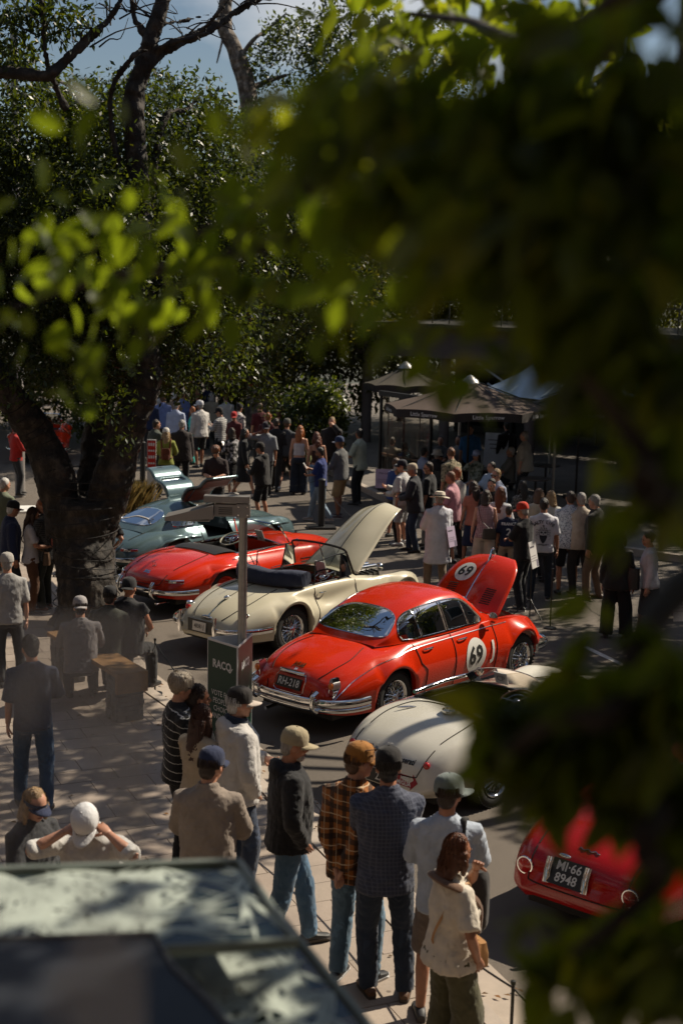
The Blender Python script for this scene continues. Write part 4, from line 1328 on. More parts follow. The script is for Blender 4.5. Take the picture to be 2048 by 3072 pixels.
saloon()

# ---------------------------------------------------------------- cream drophead
def drophead():
    t = car('drophead_car', 'cream classic drophead with folded navy hood and tall raised bonnet', (-1.24, 20.83), R(49))
    cream = paint('drophead_cream', (.60, .555, .42))
    cur = dict(
        z0=[(-1.14, .36), (-1.1, .46), (-.95, .62), (-.6, .80), (-.25, .90), (.1, .945), (.5, .96), (1.45, .97), (1.7, .975), (2.2, .945), (2.6, .885), (2.9, .80), (3.15, .66), (3.28, .5), (3.31, .38)],
        y1=[(-1.14, .2), (-1.0, .34), (-.6, .46), (-.1, .53), (.4, .60), (1.3, .585), (1.6, .56), (2.1, .50), (2.6, .43), (3.0, .36), (3.2, .27), (3.31, .14)],
        z1=[(-1.14, .355), (-1.1, .45), (-.95, .595), (-.6, .755), (-.25, .85), (.1, .895), (.5, .915), (1.3, .92), (1.6, .905), (2.1, .83), (2.6, .75), (2.9, .68), (3.15, .55), (3.31, .37)],
        y2=[(-1.14, .34), (-1.05, .48), (-.8, .60), (-.4, .69), (0, .715), (.4, .69), (.8, .66), (1.3, .675), (1.8, .69), (2.3, .68), (2.7, .655), (3.0, .61), (3.2, .5), (3.31, .33)],
        z2=[(-1.14, .34), (-1.05, .47), (-.8, .625), (-.4, .755), (0, .80), (.4, .755), (.8, .66), (1.2, .70), (1.7, .79), (2.2, .845), (2.59, .855), (2.9, .80), (3.15, .65), (3.31, .4)],
        y3=[(-1.14, .38), (-1.05, .53), (-.8, .68), (-.4, .79), (0, .82), (.4, .80), (.8, .755), (1.3, .755), (1.8, .775), (2.3, .795), (2.6, .80), (2.9, .765), (3.15, .66), (3.31, .42)],
        z3=[(-1.14, .32), (-.8, .46), (-.3, .58), (.5, .52), (1.3, .5), (2.2, .56), (2.9, .55), (3.31, .36)],
        y4=[(-1.14, .34), (-1, .5), (-.6, .7), (0, .77), (.8, .72), (1.5, .72), (2.6, .74), (3.1, .62), (3.31, .36)],
        z4=[(-1.14, .29), (-.7, .27), (.5, .24), (2.0, .24), (2.9, .30), (3.31, .34)])
    B = Body(-1.14, 3.31, cur, [(0, .40, .345), (2.59, .40, .345)])
    kb = B.k[1]
    cock = B.sel(.12, 1.42, kb); bon = B.sel(1.62, 3.2, kb)
    B.keep &= ~cock; B.keep &= ~bon
    B.shell('body', cream, t)
    hinge = np.array((1.62, 0, .975))
    M4 = T4(hinge) @ T4((0, 0, 0), Ry(R(-45))) @ T4(-hinge)
    bmb = B.patch('bonnet', bon, cream, t)
    bv0 = bvh_of(MB().add(bmb.verts(), bmb.f))
    bo = bmb.xf(M4).build('bonnet', cream, t, True, 50, True)
    sol = bo.modifiers.new('t', 'SOLIDIFY'); sol.thickness = .008; sol.offset = 0
    sp = drop(bv0, dens([(1.63, 0, 0), (3.18, 0, 0)], 24), (0, 0, -1), .004)
    seam(bo, sp @ M4[:3, :3].T + M4[:3, 3], 'spine_moulding', .009, plain('dark_spine', (.05, .05, .04), .3))
    P = [(2.7, -.3, .7), (2.2, -.3, 1.25)]
    # engine
    MB().box((2.35, 0, .52), (1.4, .62, .06)).build('engine_bay', DARKIN, t, False)
    eng = MB().box((2.25, 0, .68), (.85, .26, .3)).build('engine', plain('engine_alloy', (.35, .34, .33)), t, False)
    for k in range(2): MB().tube([(1.85, -.08 + .16 * k, .86), (2.65, -.08 + .16 * k, .84)], .05, 10).build('cam_cover', CHROME, eng)
    for k in range(6): MB().tube([(1.9 + .12 * k, -.1, .82), (1.92 + .12 * k, -.26, .80), (1.9 + .12 * k, -.3, .68)], .02, 6).build('hose', BLACK, eng)
    MB().ell((2.75, -.1, .82), (.08, .07, .07)).build('header_tank', CHROME, eng)
    MB().lathe([(0, 0), (.05, 0), (.05, .07), (0, .08)], 12).xf(T4((2.0, -.24, .86))).build('air_cleaner', CHROME, eng)
    under(t, -.9, 2.95, .57, .2, .56)
    # cockpit
    MB().box((.78, 0, .36), (1.5, 1.12, .05)).build('cockpit_floor', DARKIN, t, False)
    for sy in (-1, 1): MB().box((.78, sy * .565, .62), (1.32, .03, .5)).build('door_card', plain('red_leather', (.16, .02, .015), .5), t, False)
    for yy in (.29, -.29): seat(t, .72, yy, .42, plain('red_leather', (.16, .02, .015)), .48, .46)
    MB().box((1.4, 0, .80), (.08, 1.08, .2)).build('dashboard', WOODD, t, False)
    for yy in (-.12, .12, -.3, .3): MB().lathe([(0, 0), (.05, 0), (.05, .02), (0, .02)], 14, 'x').xf(T4((1.34, yy, .82), Rz(math.pi))).build('gauge', BLACK, t)
    steering(t, (1.12, -.31, .92), .2, BLACK, 64)
    rim_ = B.rim(.12, 1.42, kb)
    seam(t, rim_ + (0, 0, .004), 'cockpit_roll', .014, LEATHER_B, True)
    # windscreen and side frames
    zt, zb_ = 1.36, .955
    fr = cr([(1.50, -.62, zb_), (1.40, -.575, zt - .12), (1.355, -.54, zt - .02), (1.36, -.3, zt + .012), (1.365, 0, zt + .018), (1.36, .3, zt + .012), (1.355, .54, zt - .02), (1.40, .575, zt - .12), (1.50, .62, zb_)], 6)
    wf = seam(t, fr, 'windscreen_frame', .018, LEATHER_B)
    G = np.stack([[(1.50 + .05 * (1 - (y / .6) ** 2), y, zb_ + .01) for y in np.linspace(-.6, .6, 13)], [(1.365 + .03 * (1 - (y / .6) ** 2), y * .9, zt) for y in np.linspace(-.6, .6, 13)]], 0)
    MB().grid(G).build('windscreen', GLASS, t)
    MB().tube([(1.55, 0, zb_), (1.38, 0, zt)], .009, 6).build('centre_bar', CHROME, t)
    for sy in (-1, 1):
        seam(t, dens([(1.38, sy * .565, zt - .06), (1.1, sy * .575, 1.3), (.62, sy * .60, 1.255), (.60, sy * .61, .925)], 4), 'door_window_frame', .011, BLACK)
        seam(t, dens([(1.24, sy * .575, 1.31), (1.18, sy * .61, .93)], 4), 'quarter_light_bar', .011, BLACK)
        MB().add([(1.24, sy * .575, 1.31), (1.385, sy * .57, 1.24), (1.46, sy * .61, .95), (1.18, sy * .61, .93)], [(0, 1, 2, 3)]).build('quarter_light', GLASS, t, False)
    tm = MB().box((1.30, -.12, 1.0), (.012, .2, .25), Ry(R(-20))).build('entry_card', plain('card_white', (.7, .7, .68), .6), t, False)
    for dz, s in ((0, '10'),):
        q = text_mb(s, .12); V = q.verts()
        MB().add(np.c_[np.full(len(V), -.01), -V[:, 0], V[:, 1] - .05] @ Ry(R(-20)).T + (1.30, -.12, 1.0), q.f).build('lettering', PDRK, tm, False)
    # folded hood
    navy = fabric((.02, .028, .06))
    hb = MB()
    rings = []
    for u in np.linspace(-1, 1, 25):
        y = u * .66
        xx = .02 + .34 * abs(u) ** 2.6
        e = .14 * (1 - .22 * abs(u) ** 4)
        hh = .125 * (1 - .15 * abs(u) ** 6) + .006 * math.sin(u * 7 + 1)
        c = np.array((xx, y, .985 + hh * .55))
        a = np.linspace(0, 2 * math.pi, 14, endpoint=False)
        rings.append(np.c_[c[0] + e * np.sign(np.cos(a)) * np.abs(np.cos(a)) ** .7, np.full(14, c[1]), c[2] + hh * np.sign(np.sin(a)) * np.abs(np.sin(a)) ** .7 + .01 * np.cos(a) * math.sin(u * 5)])
    hb.loft(rings)
    hd = hb.build('folded_hood', navy, t)
    seam(hd, np.array([r[10] + (0, 0, -.004) for r in rings]), 'hood_edge', .012, LEATHER_B)
    for yy in (-.38, .1, .42): seam(hd, dens([(-.1, yy, 1.24), (.1, yy, 1.255), (.17, yy, 1.14)], 4), 'hood_seam', .006, navy)
    # rear details
    for sy in (-1, 1):
        c = drop(B.bv, [(0, sy * .56, .64)], (1, 0, 0), 0)[0]
        pd = MB().ell((c[0] + .03, c[1], c[2]), (.13, .045, .055), 12, 8, Ry(R(28))).build('tail_lamp', CHROME, t)
        MB().ell((c[0] - .05, c[1], c[2] - .01), (.05, .04, .05), 10, 8).build('red_lens', REDL, pd)
        q = cr([(-.55, sy * .86, .47), (-.85, sy * .80, .47), (-1.13, sy * .58, .465), (-1.2, sy * .33, .46)], 6)
        MB().tube(q, [(.02, .045)] * len(q), 10).build('rear_bumper', CHROME, t)
        MB().tube([(-1.215, sy * .36, .35), (-1.225, sy * .36, .5), (-1.2, sy * .36, .66)], [(.03, .026), (.034, .03), (.024, .022)], 10, up=(1, 0, 0)).build('overrider', CHROME, t)
    MB().box((-1.135, 0, .47), (.05, .50, .19)).build('plate_panel', PBLK, t, False)
    plate(t, (-1.17, .0, .47), .27, .135, '48381·J', -4, PDRK, PWHT, .085, width=.8)
    sp2 = drop(B.bv, [(0, 0, z) for z in np.linspace(.58, .80, 10)], (1, 0, 0), .004)
    seam(t, sp2, 'boot_strip', .012, CHROME)
    MB().ell(sp2[0] + (-.02, 0, 0), (.035, .11, .03)).build('boot_handle', CHROME, t)
    bh = MB().ell(sp2[-1] + (-.01, 0, .01), (.07, .03, .03)).build('boot_lamp', CHROME, t)
    seam(t, B.top(dens([(-.7, 0), (.0, 0)], 14)), 'boot_centre_line', .005)
    bl = cr([(.0, .42), (-.5, .44), (-.85, .36), (-1.0, .28)], 8)
    seam(t, B.top(bl)); seam(t, B.top(bl * (1, -1)))
    for d in (True, False):
        seam(t, B.side(dens([(.56, .27), (.56, .88)], 10), d)); seam(t, B.side(dens([(1.44, .27), (1.5, .88)], 10), d))
        P = B.side([(.64, .80), (.68, .80), (.76, .80), (.8, .795)], d, .012); P[1:3, 1] += (-1 if d else 1) * .02
        MB().tube(cr(P, 4), .01, 6).build('door_handle', CHROME, t)
        a = np.linspace(R(-8), R(188), 40)
        arc = B.side(np.c_[.395 * np.cos(a), .345 + .398 * np.sin(a)], d, .004)
        seam(t, arc, 'arch_lip', .009, cream)
    for x in (0, 2.59):
        for y in (-.67, .67): wheel(t, x, y, .345, .155)
    return t
drophead()

# ---------------------------------------------------------------- low sports cars (red roadster, blue gullwing)
def sl_body(t, col, cock=None):
    cur = dict(
        z0=[(-1.17, .42), (-1.14, .52), (-1.0, .66), (-.7, .79), (-.3, .875), (.1, .90), (.6, .90), (1.5, .93), (1.9, .935), (2.4, .90), (2.9, .82), (3.15, .73), (3.3, .58), (3.35, .42)],
        y1=[(-1.17, .3), (-1.0, .42), (-.5, .50), (0, .55), (.4, .60), (1.3, .60), (1.6, .57), (2.2, .48), (2.9, .42), (3.35, .35)],
        z1=[(-1.17, .415), (-1.14, .51), (-1.0, .645), (-.7, .77), (-.3, .85), (.1, .87), (.6, .865), (1.5, .875), (1.9, .86), (2.4, .82), (2.9, .75), (3.15, .68), (3.3, .55), (3.35, .41)],
        y2=[(-1.17, .48), (-1.05, .61), (-.7, .71), (-.2, .745), (.4, .735), (1.2, .73), (1.8, .735), (2.4, .74), (2.9, .70), (3.2, .61), (3.35, .47)],
        z2=[(-1.17, .40), (-1.1, .51), (-.9, .64), (-.5, .765), (0, .825), (.5, .80), (1.2, .79), (1.8, .825), (2.4, .835), (2.8, .79), (3.1, .70), (3.28, .56), (3.35, .4)],
        y3=[(-1.17, .53), (-1.05, .69), (-.7, .81), (-.2, .87), (.3, .875), (1.2, .86), (1.9, .87), (2.4, .885), (2.9, .83), (3.2, .70), (3.35, .52)],
        z3=[(-1.17, .36), (-.8, .48), (-.2, .58), (1, .56), (2.4, .57), (3.0, .52), (3.35, .38)],
        y4=[(-1.17, .48), (-1, .64), (-.6, .76), (0, .82), (2.4, .82), (3.0, .7), (3.35, .46)],
        z4=[(-1.17, .32), (-.7, .26), (.5, .22), (1.9, .22), (2.9, .28), (3.35, .34)])
    return Body(-1.17, 3.35, cur, [(0, .375, .335), (2.4, .375, .335)])
def sl_trim(t, B, col, plate_txt=None):
    # eyebrow blisters over the arches
    for x in (0, 2.4):
        for d in (True, False):
            P = B.side(cr([(x - .50, .56), (x - .30, .665), (x, .715), (x + .32, .70), (x + .60, .665)], 6), d, .0)
            MB().tube(P, [(.006 + .042 * math.sin(math.pi * i / (len(P) - 1)) ** .7, .028) for i in range(len(P))], 10).build('arch_blister', col, t)
    for d in (True, False):
        seam(t, B.side(dens([(.62, .3), (.62, .82)], 10), d)); seam(t, B.side(dens([(1.5, .3), (1.52, .82)], 10), d)); seam(t, B.side(dens([(.62, .3), (1.5, .3)], 8), d))
        for k in range(4): seam(t, B.side(dens([(1.72, .5 + k * .05), (2.0, .5 + k * .05)], 4), d), 'vent_slot', .007)
    bp = cr([(-.70, -.91, .42), (-.95, -.84, .42), (-1.18, -.62, .415), (-1.25, -.3, .41), (-1.26, 0, .41), (-1.25, .3, .41), (-1.18, .62, .415), (-.95, .84, .42), (-.70, .91, .42)], 8)
    MB().tube(bp, [(.02, .042)] * len(bp), 12).build('rear_bumper', CHROME, t)
    fb = cr([(2.85, -.9, .4), (3.2, -.76, .4), (3.42, -.4, .4), (3.45, 0, .4), (3.42, .4, .4), (3.2, .76, .4), (2.85, .9, .4)], 6)
    MB().tube(fb, [(.02, .04)] * len(fb), 12).build('front_bumper', CHROME, t)
    for sy in (-1, 1):
        MB().tube(cr([(-1.22, sy * .40, .29), (-1.275, sy * .40, .36), (-1.275, sy * .40, .48), (-1.22, sy * .40, .56)], 5), [(.034, .026)] * 16, 10, up=(1, 0, 0)).build('overrider', CHROME, t)
        P = drop(B.bv, [(0, sy * y, .575) for y in np.linspace(.52, .74, 8)], (1, 0, 0), .002)
        lp = MB().tube(P, [(.014, .036)] * 8, 8).build('tail_lamp', CHROME, t)
        for a, b, m_ in ((0, 3, REDL), (3, 5, PWHT), (5, 8, REDL)): MB().tube(P[a:b] + (-.008, 0, 0), [(.012, .026)] * (b - a), 8).build('lens', m_, lp)
    under(t, -.9, 3.0, .6, .18, .56)
    MB().tube([(-.9, -.45, .22), (-1.22, -.45, .21)], .025, 8).build('exhaust_pipe', CHROME, t)
    seam(t, B.rear(dens(cr([(-.46, .66), (-.44, .53), (-.3, .5), (.3, .5), (.44, .53), (.46, .66)], 5), 2)), r=.0055)
    bl = cr([(-.05, .42), (-.45, .50), (-.85, .47)], 8)
    seam(t, B.top(bl)); seam(t, B.top(bl * (1, -1))); seam(t, B.top(dens([(-.05, -.42), (-.05, .42)], 10)))
    for x in (0, 2.4):
        for y in (-.71, .71): wheel(t, x, y, .335, .16, False, col)
def star(parent, c, r):
    a = np.linspace(0, 2 * math.pi, 20, endpoint=False)
    m_ = MB().tube(np.c_[np.full(20, c[0]), c[1] + r * np.cos(a), c[2] + r * np.sin(a)], .005, 5, closed=True)
    for q in (90, 210, 330): m_.tube([c, (c[0], c[1] + r * math.cos(R(q)), c[2] + r * math.sin(R(q)))], .006, 5)
    return m_.build('star_badge', CHROME, parent)
def roadster():
    t = car('sports_roadster', 'bright red open roadster with cream steering wheel between the cream car and the blue coupe', (-2.47, 23.59), R(47.5))
    col = paint('roadster_red', (.62, .028, .006))
    B = sl_body(t, col)
    kb = B.k[1]
    B.keep &= ~B.sel(.42, 1.5, kb)
    B.shell('body', col, t)
    sl_trim(t, B, col)
    seam(t, B.rim(.42, 1.5, kb) + (0, 0, .003), 'cockpit_roll', .014, CHROME, True)
    # black tonneau panel behind the seats
    G = np.array([[(x, y, 0) for y in np.linspace(-1, 1, 21) * (.56 - .10 * (.42 - x))] for x in np.linspace(.0, .46, 9)])
    Gd = drop(B.bv, G.reshape(-1, 3), (0, 0, -1), .012).reshape(G.shape)
    Gd[:, :, 2] += .02 * np.sin(np.linspace(0, math.pi, 9))[:, None]
    MB().grid(Gd).build('tonneau', LEATHER_B, t)
    MB().box((.95, 0, .34), (1.2, 1.16, .05)).build('cockpit_floor', DARKIN, t, False)
    for sy in (-1, 1): MB().box((.95, sy * .585, .58), (1.1, .03, .5)).build('door_card', LEATHER_B, t, False)
    for yy in (.3, -.3): seat(t, .85, yy, .38, LEATHER_B, .5, .42)
    MB().box((1.5, 0, .78), (.1, 1.14, .22)).build('dashboard', col, t, False)
    steering(t, (1.18, .33, .9), .215, CREAMST, 66)
    zt, zb_ = 1.22, .90
    fr = cr([(1.62, -.66, zb_), (1.50, -.60, zt - .1), (1.44, -.55, zt - .01), (1.40, -.3, zt + .02), (1.39, 0, zt + .025), (1.40, .3, zt + .02), (1.44, .55, zt - .01), (1.50, .60, zt - .1), (1.62, .66, zb_)], 6)
    seam(t, fr, 'windscreen_frame', .016, CHROME)
    G = np.stack([[(1.60 + .1 * (1 - (y / .62) ** 2), y, zb_ + .01) for y in np.linspace(-.62, .62, 13)], [(1.445 - .05 * (1 - (y / .62) ** 2), y * .9, zt) for y in np.linspace(-.62, .62, 13)]], 0)
    MB().grid(G).build('windscreen', GLASS, t)
    cdn = MB().box((1.45, -.1, .98), (.012, .18, .22), Ry(R(-25))).build('entry_card', plain('card_white', (.7, .7, .68)), t, False)
    q = text_mb('o', .12); V = q.verts()
    MB().add(np.c_[np.full(len(V), -.01), -V[:, 0], V[:, 1] - .04] @ Ry(R(-25)).T + (1.45, -.1, .98), q.f).build('lettering', PDRK, cdn, False)
    plate(t, (-1.215, .0, .40), .48, .12, 'E·300', -8, PTXT, PBLK, .1, width=.85)
    c = drop(B.bv, [(0, 0, .735)], (1, 0, 0), .012)[0]
    star(t, c, .05)
    letters(t, '300SL', .05, lambda V: drop(B.bv, np.c_[np.zeros(len(V)), -V[:, 0] , V[:, 1] + .655], (1, 0, 0), .006), 'badge', CHROME, .002, width=1.3)
    mirror_round(t, (1.75, -.72, .93), r=.05)
    return t
def gullwing():
    t = car('gullwing_coupe', 'pale blue gullwing coupe with both doors swung up beyond the red roadster', (-3.6, 26.2), R(48))
    col = paint('gullwing_blue', (.10, .155, .17), .24, .25)
    B = sl_body(t, col)
    kb = B.k[1]
    B.keep &= ~B.sel(.3, 1.55, kb)
    # door openings in the sides
    xm = (B.X[:-1] + B.X[1:]) / 2
    for j0, j1 in ((B.c - B.k[2] - 5, B.c - kb), (B.c + kb, B.c + B.k[2] + 5)):
        B.keep[np.ix_((xm > .72) & (xm < 1.42), np.arange(j0, j1))] = False
    B.shell('body', col, t)
    sl_trim(t, B, col)
    # roof
    cabX = np.concatenate([np.linspace(-.55, .3, 50), np.linspace(.32, 1.3, 40), np.linspace(1.32, 1.85, 34)])
    zc = pch(cabX, [(-.55, .835), (-.3, .96), (0, 1.09), (.3, 1.20), (.6, 1.26), (.9, 1.275), (1.15, 1.26), (1.35, 1.20), (1.55, 1.08), (1.75, .96), (1.85, .92)])
    yb = pch(cabX, [(-.55, .50), (-.2, .64), (.3, .68), (1.2, .665), (1.6, .62), (1.85, .53)])
    zb = pch(cabX, [(-.55, .80), (.0, .84), (.5, .85), (1.6, .86), (1.85, .90)])
    yc = pch(cabX, [(-.55, .45), (-.2, .53), (.3, .53), (1.2, .50), (1.6, .55), (1.85, .50)])
    hg = zc - zb
    half = []
    for i in range(len(cabX)):
        P = np.array([(-.28, zc[i] - hg[i] * .04), (0, zc[i]), (.28, zc[i] - hg[i] * .05), (yc[i], zb[i] + hg[i] * .72), (yb[i], zb[i]), (yb[i] + .05, zb[i] - .08)])
        q = []
        for k in range(1, 4):
            a, b, c, d = P[k - 1], P[k], P[k + 1], P[k + 2]
            for u in np.linspace(0, 1, 12 if k < 3 else 16, endpoint=False):
                q.append(.5 * (2 * b + (c - a) * u + (2 * a - 5 * b + 4 * c - d) * u ** 2 + (3 * b - a - 3 * c + d) * u ** 3))
        q.append(P[4]); half.append(q)
    H = np.array(half)
    L = np.concatenate([H[:, ::-1][:, :-1], H * (-1, 1)], 1)
    CG = np.concatenate([np.repeat(cabX[:, None, None], L.shape[1], 1), L], 2)
    ctr = (CG[:-1, :-1] + CG[1:, :-1] + CG[1:, 1:] + CG[:-1, 1:]) / 4
    cbv = bvh_of(MB().grid(CG))
    th = np.linspace(0, 2 * math.pi, 44, endpoint=False)
    def sup(cx, cy, a, b, e): return np.c_[cx + a * np.sign(np.cos(th)) * np.abs(np.cos(th)) ** (2 / e), cy + b * np.sign(np.sin(th)) * np.abs(np.sin(th)) ** (2 / e)]
    rw = sup(0, -.12, .45, .27, 3); rw[:, 0] *= 1 - .1 * (rw[:, 1] + .12) / .27
    fw = sup(0, 1.56, .50, .22, 3.5)
    def inp(a, b, poly):
        r = np.zeros(a.shape, bool); n = len(poly)
        for i in range(n):
            x1, y1 = poly[i]; x2, y2 = poly[(i + 1) % n]
            r ^= ((y1 > b) != (y2 > b)) & (a < (x2 - x1) * (b - y1) / (y2 - y1 + 1e-12) + x1)
        return r
    mrw = inp(ctr[:, :, 1], ctr[:, :, 0], rw) & (ctr[:, :, 0] < .3)
    mfw = inp(ctr[:, :, 1], ctr[:, :, 0], fw) & (ctr[:, :, 0] > 1.2)
    qw = cr([(.12, .88), (.05, .95), (.18, 1.06), (.42, 1.12), (.56, 1.1), (.56, .9)], 6, True)
    mq_ = inp(ctr[:, :, 0], ctr[:, :, 2], qw) & (np.abs(ctr[:, :, 1]) > .44) & ~mrw
    door = (ctr[:, :, 0] > .64) & (ctr[:, :, 0] < 1.40) & (np.abs(ctr[:, :, 1]) > .20)
    MB().grid(CG, 0, ~(mrw | mfw | mq_ | door)).build('roof', col, t, True, 50, True)
    MB().grid(CG, 0, mrw).build('rear_window', GLASS, t, True, None, True)
    MB().grid(CG, 0, mfw & ~door).build('windscreen', GLASS, t, True, None, True)
    for sgn in (1, -1): MB().grid(CG, 0, mq_ & (ctr[:, :, 1] * sgn > 0)).build('quarter_window', GLASS, t, True, None, True)
    seam(t, drop(cbv, [(p[1], p[0], 0) for p in rw], (0, 0, -1), .002), 'window_trim', .012, CHROME, True)
    seam(t, drop(cbv, [(p[1], p[0], 0) for p in fw], (0, 0, -1), .002), 'window_trim', .01, CHROME, True)
    for d in (1, -1): seam(t, drop(cbv, [(p[0], 0, p[1]) for p in qw], (0, d, 0), .002), 'window_trim', .01, CHROME, True)
    # doors swung up: roof strip, window opening, lower skin
    brown = plain('door_lining', (.17, .085, .06), .6, var=.15)
    for sgn in (1, -1):
        hx = np.array((0, sgn * .20, 1.255))
        ang_ = R(sgn * 78)
        M4 = T4(hx) @ T4((0, 0, 0), np.array(Matrix.Rotation(ang_, 3, 'X'))) @ T4(-hx)
        prof = [(.20, 1.262), (.34, 1.235), (.46, 1.165), (.53, 1.05), (.60, .90), (.70, .83), (.78, .76), (.83, .64)]
        prof = cr(prof, 5)
        def skin_(off, shrink=0.0):
            G = []
            for y, z in prof:
                up_ = (z - .64) / .62
                xa = .64 + .10 * (1 - up_) ** 1.5 + shrink; xb_ = 1.40 + .03 * math.sin(up_ * math.pi) - .12 * max(0, up_ - .55) - shrink
                row = []
                for u in np.linspace(0, 1, 15): row.append((xa + (xb_ - xa) * u, sgn * (y - off), z - off * .6))
                G.append(row)
            return np.array(G)
        Go = skin_(0.0); ii = np.arange(len(prof) - 1); jj = np.arange(14)
        win = np.zeros((len(prof) - 1, 14), bool); win[np.ix_((ii > 12) & (ii < 19), (jj > 1) & (jj < 12))] = True
        dm = MB().grid(Go, 0, ~win).xf(M4).build('gullwing_door', col, t, True, 60, True)
        sd_ = dm.modifiers.new('t', 'SOLIDIFY'); sd_.thickness = .05; sd_.offset = 0
        MB().grid(skin_(.035, .04), 0, ~win).xf(M4).build('door_lining', brown, dm, True, 60, True)
        MB().grid(Go, 0, win).xf(M4).build('door_window', GLASS, dm, True, None, True)
        a = np.array((1.0, sgn * .45, 1.16)); b = np.array((1.05, sgn * .45, 1.2)); b = M4[:3, :3] @ b + M4[:3, 3]
        MB().tube([(.72, sgn * .25, 1.24), M4[:3, :3] @ np.array((.72, sgn * .58, .98)) + M4[:3, 3]], .01, 6).build('door_strut', CHROME, dm)
        hp = M4[:3, :3] @ np.array((1.0, sgn * .815, .72)) + M4[:3, 3]
        MB().box(hp, (.14, .03, .03)).build('door_handle', CHROME, dm, False)
    MB().box((.95, 0, .34), (1.3, 1.2, .05)).build('cockpit_floor', DARKIN, t, False)
    for yy in (.3, -.3): seat(t, .95, yy, .38, plain('blue_plaid_seat', (.12, .16, .2), .8), .5, .5)
    MB().box((1.52, 0, .78), (.1, 1.2, .2)).build('dashboard', col, t, False)
    MB().box((.1, 0, .82), (.7, .95, .06)).build('luggage_shelf', LEATHER_T, t, False)
    steering(t, (1.25, .33, .88), .2, CREAMST, 66)
    return t
sl = roadster()
gullwing()

